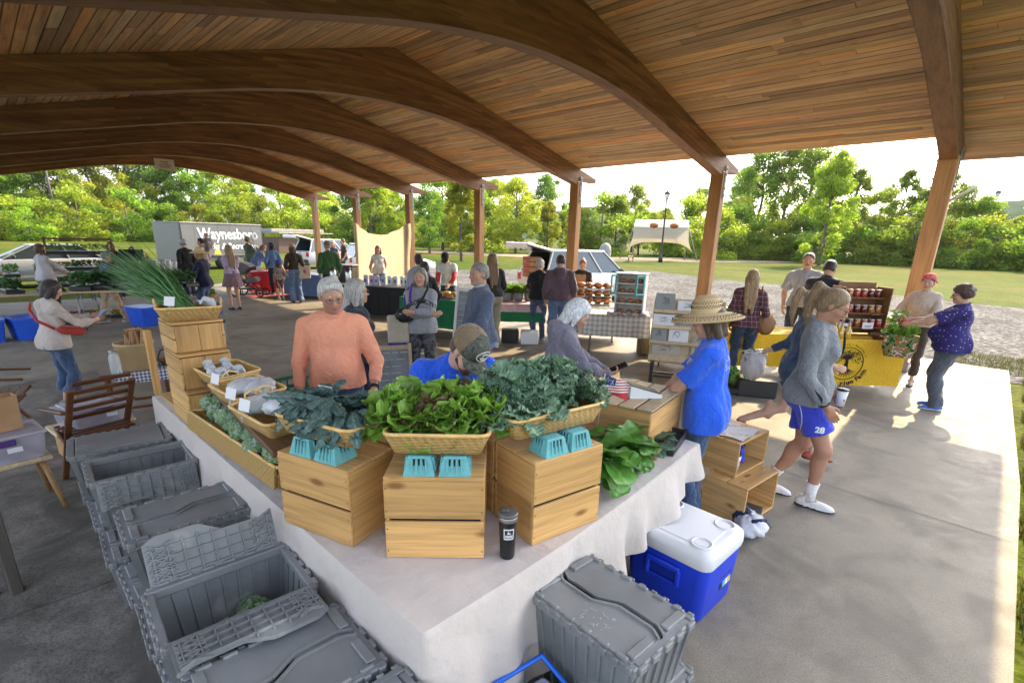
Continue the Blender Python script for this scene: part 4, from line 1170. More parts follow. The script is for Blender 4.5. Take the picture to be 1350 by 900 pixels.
def basket(label, loc, rz, w=.40, d=.27, h=.085, tilt=(0, 0), group='wicker baskets on the stall', handles=True, name='wicker_basket'):
 t = thing(name, label, 'basket', loc, rz, group); t.rotation_euler = (R(tilt[0]), R(tilt[1]), rz)
 mb = MB(); fl = .035
 def ring(z, e, r):
  W, D = w / 2 - fl + e, d / 2 - fl + e; pts = []
  for cx, cy, a0 in ((W - r, D - r, 0), (-W + r, D - r, 90), (-W + r, -D + r, 180), (W - r, -D + r, 270)):
   for k in range(4):
    a = R(a0 + k * 30); pts.append((cx + math.cos(a) * r, cy + math.sin(a) * r, z))
  return pts
 rings = [ring(.0, 0, .03), ring(h * .5, fl * .5, .035), ring(h, fl, .04), ring(h, fl - .012, .035), ring(h * .5, fl * .5 - .012, .03), ring(.008, -.01, .025)]
 m = 16; vs = [p for r in rings for p in r]; fs = [tuple(range(m - 1, -1, -1)), tuple(range(5 * m, 6 * m))]
 for i in range(5):
  for k in range(m): fs.append((i * m + k, i * m + (k + 1) % m, (i + 1) * m + (k + 1) % m, (i + 1) * m + k))
 mb._add(vs, fs, True); mb.build('woven_body', M_wick, t)
 mb = MB(); mb.tube(ring(h + .002, fl - .005, .038), .0085, 6, closed=True); mb.build('rim', M_wickrim, t)
 if handles:
  for s in (-1, 1):
   mb = MB(); x = s * (w / 2 - .006)
   mb.tube([(x, -.045, h), (x + s * .006, -.04, h + .035), (x + s * .008, 0, h + .052), (x + s * .006, .04, h + .035), (x, .045, h)], .006, 6); mb.build('handle', M_wickrim, t)
 return t
def pulp(label, loc, rz):
 t = thing('pulp_box', label, 'berry box', loc, rz, 'teal pulp boxes under the baskets')
 mb = MB(); a, b, h = .062, .046, .078
 pr = [(a, 0), (a * 1.0, .006), (b, h - .004), (b - .004, h)]
 vs = [];
 for r, z in pr: vs += [(-r, -r, z), (r, -r, z), (r, r, z), (-r, r, z)]
 fs = [(3, 2, 1, 0), (12, 13, 14, 15)] + [(i * 4 + k, i * 4 + (k + 1) % 4, (i + 1) * 4 + (k + 1) % 4, (i + 1) * 4 + k) for i in range(3) for k in range(4)]
 mb._add(vs, fs);
 for s in range(4):                                            # pressed ribs
  A = Matrix.Rotation(s * math.pi / 2, 4, 'Z')
  mb.X = A
  for k in (-1.5, -.5, .5, 1.5): mb.bar((k * .02, -a * .93 - .002, .012), (k * .018, -b - .004, h * .9), .011, .006)
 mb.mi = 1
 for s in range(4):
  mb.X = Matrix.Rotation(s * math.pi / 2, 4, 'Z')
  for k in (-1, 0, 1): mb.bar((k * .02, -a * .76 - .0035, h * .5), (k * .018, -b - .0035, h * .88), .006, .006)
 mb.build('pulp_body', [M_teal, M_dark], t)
def card(label, loc, rz, tilt=-18, w=.075, h=.055):
 t = thing('price_card', label, 'card', loc, rz, 'blank white price cards on the baskets'); t.rotation_euler = (R(tilt), 0, rz)
 mb = MB(); mb.bbox((0, 0, .035 + h / 2), (w, .002, h), .0008); mb.build('card', M_card, t)
 mb = MB(); mb.tube([(0, .0, -.02), (0, .002, .04)], .004, 6); mb.ball((0, 0, .0), .009, 6); mb.build('clip', M_clip, t)
def leaf_pts(Ln, W, nu, nv, shape, curl, cup, fr_amp, fr_f, rg, blister=0., twist=0.):
 """grid of a leaf growing along +Y, bending down by curl; returns (pts, tints)"""
 pts = [];
 ph = [rg.random() * 6.28 for _ in range(6)]
 for i in range(nu + 1):
  u = i / nu
  a = curl * u;
  y = Ln * (math.sin(a) / curl if abs(curl) > 1e-3 else u); z = -Ln * ((1 - math.cos(a)) / curl if abs(curl) > 1e-3 else 0)
  wv = W * shape(u)
  for j in range(nv + 1):
   v = j / nv * 2 - 1
   e = abs(v) ** 2.2
   fz = fr_amp * e * (math.sin(u * fr_f + ph[0] + (v > 0) * 2) + .6 * math.sin(u * fr_f * 2.3 + ph[1] + (v > 0))) * min(1, u * 5)
   fx = fr_amp * .6 * e * math.sin(u * fr_f * 1.7 + ph[2]) * min(1, u * 5)
   bz = blister * (math.sin(u * 38 + ph[3]) * math.sin(v * 11 + ph[4])) * (1 - e)
   cz = cup * wv * v * v
   x = v * wv + fx * (1 if v > 0 else -1)
   tw = twist * u
   x2, z2 = x * math.cos(tw) - (cz + fz + bz) * math.sin(tw), x * math.sin(tw) + (cz + fz + bz) * math.cos(tw)
   nz, ny = math.cos(a), math.sin(a)
   pts.append((x2, y + z2 * ny, z + z2 * nz))
 return pts
def bunch_mesh(name, mat, leaves, rib):
 """leaves: list of (pts, nu, nv, matrix, tint(u,v)->rgb)"""
 V = []; Fs = []; C = []
 for pts, nu, nv, M, tf in leaves:
  b = len(V); V += [tuple(M @ Vector(p)) for p in pts]
  for i in range(nu + 1):
   for j in range(nv + 1): C.append(tf(i / nu, j / nv * 2 - 1))
  for i in range(nu):
   for j in range(nv): Fs.append((b + i * (nv + 1) + j, b + (i + 1) * (nv + 1) + j, b + (i + 1) * (nv + 1) + j + 1, b + i * (nv + 1) + j + 1))
 return V, Fs, C
def greens(kind, seed, n=None):
 rg = random.Random(seed); lv = []
 if kind == 'curly':
  n = n or 20
  for i in range(n):
   a = rg.uniform(0, 6.28); el = rg.uniform(.1, 1.4); ln = rg.uniform(.11, .16); w = rg.uniform(.042, .058)
   p = leaf_pts(ln, w, 44, 12, lambda u: (.25 + .85 * u ** .6) * (1 - u ** 6) ** .4 + .04, rg.uniform(.3, 1.2), .25, .0125, 62, rg, .003)
   M = Matrix.Rotation(a, 4, 'Z') @ Matrix.Rotation(el, 4, 'X'); k = rg.uniform(.8, 1.2)
   lv.append((p, 44, 12, M, lambda u, v, k=k: tuple(k * (c1 if abs(v) > .10 else c2) for c1, c2 in zip((1, 1, 1), (1.8, 1.5, 1.4)))))
  m = leafmat('leaf_curly_kale', (.13, .24, .14), (.24, .37, .24), .2, .5, bump=.5, bscale=90)
 elif kind == 'dino':
  n = n or 12
  for i in range(n):
   a = rg.uniform(-.9, .9); el = rg.uniform(-.15, .5); ln = rg.uniform(.14, .21); w = rg.uniform(.024, .036)
   p = leaf_pts(ln, w, 24, 10, lambda u: min(1, u * 3.2) ** .8 * (1 - u ** 7) * (.75 + .3 * math.sin(u * 2.6)), rg.uniform(.5, 1.5), -.5, .006, 26, rg, .0045, rg.uniform(-.6, .6))
   M = Matrix.Translation((rg.uniform(-.03, .03), 0, rg.uniform(0, .05))) @ Matrix.Rotation(a, 4, 'Z') @ Matrix.Rotation(el, 4, 'X')
   k = rg.uniform(.75, 1.25)
   lv.append((p, 24, 10, M, lambda u, v, k=k: tuple(k * (c1 if abs(v) > .12 else c2) for c1, c2 in zip((1, 1, 1), (2.2, 1.8, 1.4)))))
  m = leafmat('leaf_dino_kale', (.06, .115, .105), (.125, .20, .18), .12, .5, bump=.9, bscale=120)
 elif kind in ('lettuce', 'redlettuce'):
  n = n or 16
  for i in range(n):
   a = rg.uniform(-1.6, 1.6); el = rg.uniform(.2, 1.35); ln = rg.uniform(.14, .2); w = rg.uniform(.055, .082)
   p = leaf_pts(ln, w, 28, 12, lambda u: (.35 + .75 * u ** .8) * (1 - u ** 7) ** .45, rg.uniform(.2, 1.3), rg.uniform(.3, .9), .010, 30, rg, .006, rg.uniform(-.4, .4))
   M = Matrix.Rotation(a, 4, 'Z') @ Matrix.Rotation(el, 4, 'X')
   k = rg.uniform(.75, 1.3); red = 1. if kind == 'redlettuce' and rg.random() < .3 else 0
   def tf(u, v, k=k, red=red):
    q = red * min(1, max(0, u * 1.6 - .45 + .35 * abs(v)))
    c = (1.0 - .25 * q, 1 - .72 * q, 1 + .2 * q); r_ = 1.5 if abs(v) < .11 and u < .85 else 1
    return (c[0] * k * r_, c[1] * k * r_, c[2] * k * r_)
   lv.append((p, 28, 12, M, tf))
  m = leafmat('leaf_lettuce', (.13, .28, .03), (.27, .45, .07), .3, .34, bump=.5, bscale=60, spec=.5)
 elif kind == 'romaine':
  n = n or 13
  for i in range(n):
   a = rg.uniform(-1.2, 1.2); el = rg.uniform(-.1, .9); ln = rg.uniform(.19, .27); w = rg.uniform(.06, .085)
   p = leaf_pts(ln, w, 16, 10, lambda u: (.3 + .9 * u ** 1.1) * (1 - u ** 6) ** .5, rg.uniform(.4, 1.3), rg.uniform(.05, .4), .008, 10, rg, .004)
   M = Matrix.Rotation(a, 4, 'Z') @ Matrix.Rotation(el, 4, 'X')
   k = rg.uniform(.8, 1.25)
   lv.append((p, 16, 10, M, lambda u, v, k=k: tuple(k * (c1 if abs(v) > .1 else c2) for c1, c2 in zip((1, 1, 1), (1.9, 1.5, 1.7)))))
  m = leafmat('leaf_romaine', (.075, .22, .035), (.15, .34, .06), .3, .36, bump=.35, bscale=50, spec=.55)
 elif kind == 'collard':
  n = n or 7
  for i in range(n):
   a = rg.uniform(-1.0, 1.0); el = rg.uniform(.0, .7); ln = rg.uniform(.15, .22); w = rg.uniform(.05, .065)
   p = leaf_pts(ln, w, 12, 8, lambda u: (min(1, max(.06, u * 2.4 - .6))) * (1 - u ** 6) ** .5, rg.uniform(.4, 1.2), .2, .006, 10, rg)
   M = Matrix.Rotation(a, 4, 'Z') @ Matrix.Rotation(el, 4, 'X'); k = rg.uniform(.8, 1.2)
   lv.append((p, 12, 8, M, lambda u, v, k=k: tuple(k * (c1 if abs(v) > .12 else c2) for c1, c2 in zip((1, 1, 1), (2.0, 1.7, 1.6)))))
  m = leafmat('leaf_collard', (.04, .10, .065), (.075, .15, .10), .15, .45)
 V, Fs, C = bunch_mesh(kind, None, lv, None)
 return V, Fs, C, m
GM = {}
def green_thing(kind, var, name, label, cat, loc, rz, group, tilt=(0, 0), sc=1.0):
 if (kind, var) not in GM:
  V, Fs, C, m = greens(kind, 100 + var * 7 + len(kind)); o = mesh_obj(name, V, Fs, m, None, smooth=True, cols=C); GM[(kind, var)] = o.data
 else:
  o = bpy.data.objects.new(name, GM[(kind, var)]); COL.objects.link(o)
 o.location = loc; o.rotation_euler = (R(tilt[0]), R(tilt[1]), rz); o.scale = (sc,) * 3
 return tag(o, label, cat, group)
def local(base, rz, x, y, z=0): c, s = math.cos(rz), math.sin(rz); return (base[0] + c * x - s * y, base[1] + s * x + c * y, base[2] + z)
zA = TZ + .355
bA = (.93, 1.985, zA + .078); rA = R(-72.5)
for k, x in enumerate((-.075, .07)): pulp(('teal pulp box at the left under the dark kale basket', 'teal pulp box nearest the end panel under the dark kale')[k], local((.955, 2.0, zA), rA, x, -.075), rA)
basket('wicker basket overflowing with dark blue green kale', local(bA, rA, 0, .02, .0), rA, .44, .29, .08, (-4, 0), handles=False)
rg = random.Random(11)
for i, (x, y, z_, a) in enumerate([(-.17, .04, .08, 150), (-.10, .01, .11, 185), (-.02, .01, .11, 200), (.05, .01, .10, 170), (.13, .01, .09, 220), (.02, .06, .12, 10), (-.12, .08, .11, 60), (.14, .07, .1, -30), (-.2, .07, .08, 110), (.0, .03, .13, 150), (.08, .1, .12, 20), (-.1, .12, .12, 80)]):
 green_thing('dino', i % 4, 'kale_bunch', 'bunch of dark crinkled kale piled in the left front basket', 'kale', local(bA, rA, x, y, z_), rA + R(a), 'bunches of dark kale', (rg.uniform(-15, 10), rg.uniform(-15, 15)), 1.0)
zB = TZ + .365; rB = R(-44.5); bB = (1.175, 1.555, zB + .078)
for k, x in enumerate((-.07, .07)): pulp(('left one of the two teal pulp boxes under the lettuce', 'right one of the two teal pulp boxes under the lettuce')[k], local((1.185, 1.565, zB), rB, x + .01, -.07), rB)
basket('wicker basket heaped with green and red leaf lettuce', local(bB, rB, .01, .02), rB, .42, .29, .085, (-3, 0), handles=False)
for i, (x, y, z_, a, kd) in enumerate([(-.15, .01, .08, 165, 0), (-.05, .0, .10, 185, 1), (.06, .0, .10, 175, 0), (.15, .01, .09, 200, 0), (-.19, .04, .07, 120, 1), (-.11, .05, .14, 90, 0), (.0, .04, .15, 200, 1), (.09, .05, .16, 170, 0), (.17, .05, .12, -80, 0), (.02, .1, .13, 0, 0), (-.15, .1, .13, 60, 0), (.13, .1, .13, -40, 1)]):
 k2 = ('lettuce', 'redlettuce')[kd]
 green_thing(k2, i % 3, 'lettuce_head', ('bright green loose leaf lettuce in the middle basket', 'red tinged loose leaf lettuce in the middle basket')[kd], 'lettuce', local(bB, rB, x * .95, y + .035, z_ * .66 + .014), rB + R(a), ('heads of green lettuce', 'heads of red lettuce')[kd], (rg.uniform(-15, 10), rg.uniform(-12, 12)), .88)
zC = TZ + .39; rC = R(-10.5); bC = (1.66, 1.37, zC + .078)
for k, x in enumerate((-.07, .07)): pulp(('left one of the two teal pulp boxes under the curly kale', 'right one of the two teal pulp boxes under the curly kale')[k], local((1.655, 1.355, zC), rC, x, -.08), rC)
basket('long wicker basket heaped with frilly blue green kale', local(bC, rC, -.02, .03), rC, .52, .32, .09, (-3, 0))
for i, (x, y, z_) in enumerate([(-.2, -.02, .09), (-.1, -.03, .10), (.0, -.03, .10), (.1, -.02, .10), (.2, .0, .09), (-.22, .06, .10), (-.12, .05, .16), (-.02, .04, .17), (.08, .06, .17), (.18, .07, .13), (-.15, .14, .15), (.0, .15, .17), (.14, .16, .14), (.26, .05, .07), (-.26, .0, .05)]):
 green_thing('curly', i % 5, 'curly_kale_bunch', 'bunch of frilly green kale piled in the long right basket', 'kale', local(bC, rC, x, y, z_), rC + R(i * 77), 'bunches of curly kale', (rg.uniform(-20, 20), rg.uniform(-20, 20)), .95)
for k, (x, y) in enumerate(((2.2, 1.36), (2.42, 1.4))):
 pulp(('teal pulp box under the nearer big leaved lettuce', 'teal pulp box under the farther big leaved lettuce')[k], (x, y, TZ), R(10 + 20 * k))
for i, (x, y, z_, a, sc, tl) in enumerate([(2.12, 1.42, .16, 195, 1.15, -14), (2.32, 1.45, .14, 215, 1.1, -20), (2.5, 1.48, .11, 230, .95, -5), (2.3, 1.6, .16, 120, 1, 5), (2.1, 1.6, .16, 150, 1, 5)]):
 green_thing('romaine', i % 3, 'lettuce_head', 'big smooth leaved green lettuce beside the right crate', 'lettuce', (x, y, TZ + z_), R(a), 'big leaved lettuces on the right arm', (tl, 0), sc)
basket('small round wicker basket of collard leaves by the black tray', (2.68, 1.4, TZ), R(8), .22, .2, .09, handles=False)
for i, (x, y, a) in enumerate(((2.66, 1.4, 200), (2.7, 1.43, 20))):
 green_thing('collard', i, 'collard_bunch', 'bunch of blue green collard leaves in the small basket', 'collards', (x, y, TZ + .07), R(a), 'collard bunches', (10, 0), .9)
t = thing('seed_tray', 'black plastic tray lying at the right end of the cloth', 'tray', (2.93, 1.45, TZ), R(14))
mb = MB()
mb.bbox((0, 0, .008), (.40, .26, .012), .003)
for s in (-1, 1): mb.bbox((s * .195, 0, .03), (.012, .26, .045), .003); mb.bbox((0, s * .125, .03), (.376, .012, .045), .003)
mb.build('tray_body', M_black, t)
t = thing('slatted_crate', 'pale slatted wooden crate on its side carrying the card reader', 'crate', (2.93, 1.66, TZ), R(9))
for k in range(4):
 mb = MB(); mb.bbox((0, -.19 + .019 + k * .1145, .285), (.62, .098, .014), .003); mb.build('top_slat', M_pale, t)
for s in (-1, 1):
 mb = MB(); mb.bbox((s * .297, 0, .138), (.018, .43, .275), .003)
 mb.build('end_panel', M_piney, t)
mb = MB(); mb.bbox((0, .215, .138), (.57, .012, .25), .002); mb.build('back_board', M_pine, t)
mb = MB(); mb.bbox((0, -.21, .138), (.574, .012, .25), .002); mb.build('front_board', M_pine, t)
t = thing('card_reader', 'white wedge shaped card reader on the slatted crate', 'card reader', (2.90, 1.60, TZ + .293), R(-38))
mb = MB(); mb._add([(-.11, -.06, 0), (.11, -.06, 0), (.11, .06, 0), (-.11, .06, 0), (-.11, -.06, .085), (.11, -.06, .02), (.11, .06, .02), (-.11, .06, .085)], [(0, 3, 2, 1), (4, 5, 6, 7), (0, 1, 5, 4), (1, 2, 6, 5), (2, 3, 7, 6), (3, 0, 4, 7)]); mb.build('stand', M_white, t)
mb = MB(); mb.box((.0, 0, .056), (.21, .105, .006), (0, R(16.5), 0)); mb.build('screen', pm('screen_dark', (.05, .03, .025), .12, .1), t)
M_flag = None
def flagmat():
 m, nt, bs, out = _new('flag_stripes')
 tc = N(nt, 'TexCoord'); sp = N(nt, 'SeparateXYZ'); L(nt, tc.outputs['Object'], sp.inputs[0])
 m1 = N(nt, 'Math', operation='MULTIPLY', i_1=13 / .11); L(nt, sp.outputs[2], m1.inputs[0])
 m2 = N(nt, 'Math', operation='MODULO', i_1=2.); L(nt, m1.outputs[0], m2.inputs[0])
 m3 = N(nt, 'Math', operation='LESS_THAN', i_1=1.); L(nt, m2.outputs[0], m3.inputs[0])
 mx = N(nt, 'Mix', data_type='RGBA'); L(nt, m3.outputs[0], mx.inputs[0]); mx.inputs[6].default_value = (.68, .66, .66, 1); mx.inputs[7].default_value = (.42, .03, .04, 1)
 a = N(nt, 'Math', operation='LESS_THAN', i_1=.075); L(nt, sp.outputs[0], a.inputs[0]); b = N(nt, 'Math', operation='GREATER_THAN', i_1=.05); L(nt, sp.outputs[2], b.inputs[0])
 c = N(nt, 'Math', operation='MULTIPLY'); L(nt, a.outputs[0], c.inputs[0]); L(nt, b.outputs[0], c.inputs[1])
 vo = N(nt, 'TexVoronoi'); vo.inputs['Scale'].default_value = 75; L(nt, tc.outputs['Object'], vo.inputs['Vector'])
 st = ramp(nt, [(.0, (.7, .7, .7)), (.26, (.7, .7, .7)), (.3, (.02, .035, .16))]); L(nt, vo.outputs['Distance'], st.inputs[0])
 m4 = N(nt, 'Mix', data_type='RGBA'); L(nt, c.outputs[0], m4.inputs[0]); L(nt, mx.outputs[2], m4.inputs[6]); L(nt, st.outputs[0], m4.inputs[7])
 L(nt, m4.outputs[2], bs.inputs['Base Color']); bs.inputs['Roughness'].default_value = .8
 return m
M_flag = flagmat()
t = thing('small_flag', 'small striped flag on a stick leaning by the card reader', 'flag', (2.56, 1.72, TZ + .0), R(-40)); t.rotation_euler = (0, R(4), R(-40))
mb = MB(); mb.tube([(0, 0, 0), (0, 0, .47)], .004, 6); mb.ball((0, 0, .475), .007, 6); mb.build('stick', M_pale, t)
mb = MB(); mb.grid(lambda u, v: (.002 + u * .17, .012 * math.sin(u * 7 + v * 2) * u, v * .11 - u * u * .05), 14, 6); o = mb.build('flag_cloth', M_flag, t); o.location = (0, 0, .355)
t = thing('shelf_board', 'dark stained board sloping along the stall under the baskets', 'shelf', (0, 0, 0))
A_, B_ = Vector((1.03, 3.72, 1.075)), Vector((.90, 2.19, 1.085)); mb = MB(); mb.bar(A_, B_, .30, .028, ch=.004)
mb.build('board', M_dkboard, t); t.location = (0, 0, 0)
mb = MB()
for p in (Vector((.99, 3.0, .76)), Vector((1.1, 2.45, .76))): mb.box((p.x, p.y, .91), (.09, .05, .30))
mb.build('support_block', M_piney, t)
M_clam = pm('clamshell_plastic', (.7, .72, .78), .15, .1, 18, .4, 40, alpha=.5, spec=.7); M_sprout = pm('sprout_mix', (.22, .27, .24), .7, .4, 60, .6, 90)
zs = 1.10
for i, (x, y, w_, lab) in enumerate([(.985, 3.50, .40, 'wicker basket of filled clear boxes, farthest on the shelf board'), (.94, 3.02, .44, 'wicker basket with an arched handle, middle of the shelf board'), (.90, 2.54, .44, 'wicker basket of plastic bags, nearest the dark kale on the shelf board')]):
 basket(lab, (x, y, zs), R(-86), w_, .28, .085, (3, 0), handles=(i > 0))
k = 0
for i in range(4):
 for j in range(2):
  t = thing('clear_box', 'clear lidded box of sprouts in the farthest shelf basket', 'clear box', (.93 + j * .10, 3.36 + i * .088, zs + .05), R(-86 + (i * 37 % 11) - 5), 'clear boxes of sprouts'); t.rotation_euler = (R(20 + 17 * ((i * 5 + j * 3) % 3)), R(8 * (i % 3 - 1)), t.rotation_euler[2])
  mb = MB(); mb.bbox((0, 0, .045), (.066, .05, .09), .012); mb.build('box_shell', M_clam, t)
  mb = MB(); mb.bbox((0, 0, .04), (.066, .04, .062), .008); mb.build('sprouts', M_sprout, t)
def bag_mesh(seed, col_m, sx=.1, sy=.075, sz=.05, n=14):
 rg2 = random.Random(seed); ph = [rg2.random() * 6.28 for _ in range(9)]
 mb = MB()
 def fn(u, v):
  a = u * 2 * math.pi; b = (v - .5) * math.pi
  cx, cy, cz = math.cos(a) * math.cos(b), math.sin(a) * math.cos(b), math.sin(b)
  k = 1 + .10 * math.sin(a * 3 + ph[0]) * math.cos(b) + .07 * math.sin(a * 7 + b * 5 + ph[1]) + .05 * math.sin(a * 11 - b * 9 + ph[2])
  ex = abs(cx) ** .8 * (1 if cx > 0 else -1); ey = abs(cy) ** .9 * (1 if cy > 0 else -1)
  return (ex * sx * k, ey * sy * k, sz + cz * sz * k)
 mb.grid(fn, 28, n)
 return mb
def bagmat():
 m, nt, bs, out = _new('bagged_greens')
 mp = coords(nt); oi = N(nt, 'ObjectInfo')
 no = N(nt, 'TexNoise', noise_dimensions='4D'); no.inputs['Scale'].default_value = 34; no.inputs['Detail'].default_value = 6; no.inputs['Distortion'].default_value = 1.8
 ml = N(nt, 'Math', operation='MULTIPLY', i_1=40.); L(nt, oi.outputs['Random'], ml.inputs[0]); L(nt, ml.outputs[0], no.inputs['W']); L(nt, mp.outputs[0], no.inputs['Vector'])
 rp = ramp(nt, [(.28, (.03, .06, .03)), (.42, (.09, .18, .06)), (.53, (.17, .29, .11)), (.63, (.30, .38, .32)), (.75, (.55, .58, .6))]); L(nt, no.outputs[0], rp.inputs[0])
 L(nt, rp.outputs[0], bs.inputs['Base Color']); bs.inputs['Roughness'].default_value = .45; bs.inputs['Coat Weight'].default_value = .9; bs.inputs['Coat Roughness'].default_value = .12
 n2 = N(nt, 'TexNoise'); n2.inputs['Scale'].default_value = 28; n2.inputs['Detail'].default_value = 5; n2.inputs['Distortion'].default_value = 2.5; L(nt, mp.outputs[0], n2.inputs['Vector'])
 bp = N(nt, 'Bump'); bp.inputs['Strength'].default_value = 1; bp.inputs['Distance'].default_value = .02; L(nt, n2.outputs[0], bp.inputs['Height']); L(nt, bp.outputs[0], bs.inputs['Normal']); L(nt, bp.outputs[0], bs.inputs['Coat Normal'])
 return m
M_bag = bagmat()
bmx = [bag_mesh(i, M_bag, .105, .08, .06) for i in range(4)]
bobj = None; bdat = []
for i in range(4):
 o = bmx[i].build('bag_of_greens', M_bag); bdat.append(o.data); bpy.data.objects.remove(o)
t = thing('long_tray', 'long low wicker tray of bagged greens on the left table edge', 'tray', (.93, 3.0, TZ + .03), R(3.5)); t.rotation_euler = (0, R(9), R(3.5))
mb = MB(); w_, d_ = .30, 1.20
mb.bbox((0, 0, .006), (w_, d_, .012), .003); mb.build('tray_floor', M_wick, t)
mb = MB()
for s in (-1, 1): mb.bar((s * (w_ / 2 + .012), -d_ / 2, .055), (s * (w_ / 2 + .012), d_ / 2, .055), .012, .11, (0, 0, 1)); mb.bar((-w_ / 2, s * d_ / 2, .055), (w_ / 2, s * d_ / 2, .055), .012, .11, (0, 0, 1))
mb.build('tray_side', M_wick, t)
mb = MB(); c4 = [(-w_ / 2 - .012, -d_ / 2, .112), (w_ / 2 + .012, -d_ / 2, .112), (w_ / 2 + .012, d_ / 2, .112), (-w_ / 2 - .012, d_ / 2, .112)]
for i in range(4): mb.tube([c4[i], c4[(i + 1) % 4]], .009, 6)
mb.build('rim', M_wickrim, t)
rg = random.Random(21)
idx = 0
for r_ in range(10):
 for c in range(2):
  for lay in range(1 if c else 1):
   x = .90 + c * .10 + rg.uniform(-.015, .015); y = 2.46 + r_ * .118 + rg.uniform(-.02, .02)
   o = bpy.data.objects.new('bag_of_greens', bdat[idx % 4]); COL.objects.link(o); idx += 1
   o.location = (x, y, TZ + .115 + c * .02 + rg.uniform(0, .045)); o.rotation_euler = (rg.uniform(-.3, .3), rg.uniform(-.3, .3), rg.uniform(0, 6.28)); o.scale = (1., 1., rg.uniform(.9, 1.1))
   tag(o, 'clear plastic bag of mixed greens in the long low tray', 'bagged greens', 'bags of greens in the long tray')
for i, (x, y, z_, a) in enumerate([(.93, 3.0, .07, 20), (.98, 2.92, .07, 60), (.88, 2.62, .07, 10), (.93, 2.5, .09, 50), (.99, 2.42, .1, 80), (.92, 2.38, .1, 120)]):
 t = thing('plastic_bag', ('puffy clear plastic bag lying in the middle shelf basket', 'large clear plastic bag in the basket behind the dark kale')[i > 1], 'plastic bag', (x, y, zs + z_ - .02), R(a), ('clear bags in the middle shelf basket', 'clear bags behind the dark kale')[i > 1])
 m2 = bag_mesh(40 + i, None, .11, .08, .045); m2.build('film', M_plast, t)
 m3 = bag_mesh(60 + i, None, .07, .05, .03); o = m3.build('greens_inside', M_bag, t); o.location = (0, 0, .008)
for i, (x, y, z_, a) in enumerate([(.80, 3.16, 1.16, -80), (.77, 2.80, 1.16, -75), (.755, 2.56, 1.16, -76), (1.0, 2.2, zA + .14, -70), (.79, 3.86, 1.53, -60)]):
 card(('blank white card clipped on the farthest shelf basket', 'blank white card clipped on the middle shelf basket', 'blank white card clipped on the nearest shelf basket', 'blank white card standing above the dark kale', 'blank white card clipped to the chive basket')[i], (x, y, z_), R(a), -15, .085, .06)
basket('wicker basket of chives on top of the tall crate stack', (.93, 3.95, TZ + .694), R(-14), .38, .27, .085)
M_chive = leafmat('chive_green', (.07, .18, .06), (.13, .28, .11), .15, .4, tint=True)
mb = MB(); rg = random.Random(8)
for i in range(330):
 b = Vector((.92 + rg.uniform(-.05, .05), 3.94 + rg.uniform(-.06, .06), TZ + .73 + rg.uniform(0, .05)))
 tip = b + Vector((-.2 + rg.uniform(-.12, .14), .72 + rg.uniform(-.3, .15), .22 + rg.uniform(-.12, .16))) * rg.uniform(.75, 1.12)
 k = rg.uniform(.7, 1.4); mb.col = (k, k, k * .9)
 md = b.lerp(tip, .5) + Vector((0, 0, rg.uniform(.0, .05)))
 mb.tube([b, md, tip], [.0042, .004, .0012], 4, cap=False)
tag(mb.build('chive_bundle', M_chive, tint=True), 'big bundle of long green chives leaning out of the top basket', 'chives')
M_paper = pm('white_paper', (.7, .69, .7), .8, .04)
mb = MB(); mb.grid(lambda u, v: (.98 + u * .1, 3.88 + v * .12, TZ + .79 + .025 * math.sin(u * 6 + v * 4) + .02 * v), 8, 8)
tag(mb.build('crumpled_paper', M_paper), 'crumpled white paper stuffed in the chive basket', 'paper')
t = thing('wooden_pole', 'upright square pine pole at the far corner of the stall', 'pole', (.80, 4.72, TZ)); mb = MB(); mb.bbox((0, 0, .26), (.045, .06, .52), .004); mb.build('post', M_pinez, t); mb = MB(); mb.bbox((.05, -.35, .012), (.10, .6, .02), .003); mb.build('foot_board', M_piney, t)
t = thing('tumbler', 'black insulated tumbler with a steel rim and white sticker', 'tumbler', (1.31, 1.27, TZ + .001), R(-45))
mb = MB(); mb.lathe([(.029, 0), (.031, .004), (.034, .09), (.039, .172), (.0395, .176)], 28); mb.build('cup', pm('tumbler_black', (.012, .012, .013), .28, .05), t)
mb = MB(); mb.lathe([(.0398, .174), (.0402, .19), (.039, .193)], 28); mb.build('steel_rim', M_steel, t)
mb = MB(); mb.lathe([(.0415, .1935), (.0425, .200), (.041, .208), (.036, .210), (.001, .209)], 28); mb.bbox((-.012, 0, .2135), (.03, .018, .008), .003); mb.build('lid', pm('lid_clear', (.09, .09, .09), .15, .1), t)
def on_cyl(mb, a0, a1, z0, z1, r0, r1, n=8, mi=0):
 mb.grid(lambda u, v: ((r0 + (r1 - r0) * v) * math.cos(a0 + (a1 - a0) * u), (r0 + (r1 - r0) * v) * math.sin(a0 + (a1 - a0) * u), z0 + (z1 - z0) * v), n, 2, mi=mi)
mb = MB(); c0 = R(-95 + 12)
on_cyl(mb, c0 - .58, c0 + .58, .098, .148, .0356, .0383); mb.build('sticker', M_white, t)
mb = MB(); on_cyl(mb, c0 - .47, c0 + .47, .104, .142, .0366, .0386); mb.build('sticker_print', M_black, t)
mb = MB(); on_cyl(mb, c0 - .4, c0 + .4, .108, .120, .0374, .038)
for k in range(7):
 a = c0 - .16 + k * .05; on_cyl(mb, a, a + .05, .123 + .002 * (k % 3), .134 + .004 * math.sin(k), .038, .0388, 1)
mb.build('sticker_logo', M_white, t)
mb = MB()
for k in range(6):
 a = c0 - .34 + k * .12; on_cyl(mb, a, a + .022, .1095, .1185, .0377, .0383, 1); on_cyl(mb, a, a + .07, .1165 if k % 2 else .1095, .1185 if k % 2 else .1115, .0377, .0383, 1)
mb.build('sticker_lettering', M_black, t)
TW, TD, TH = .55, .40, .31
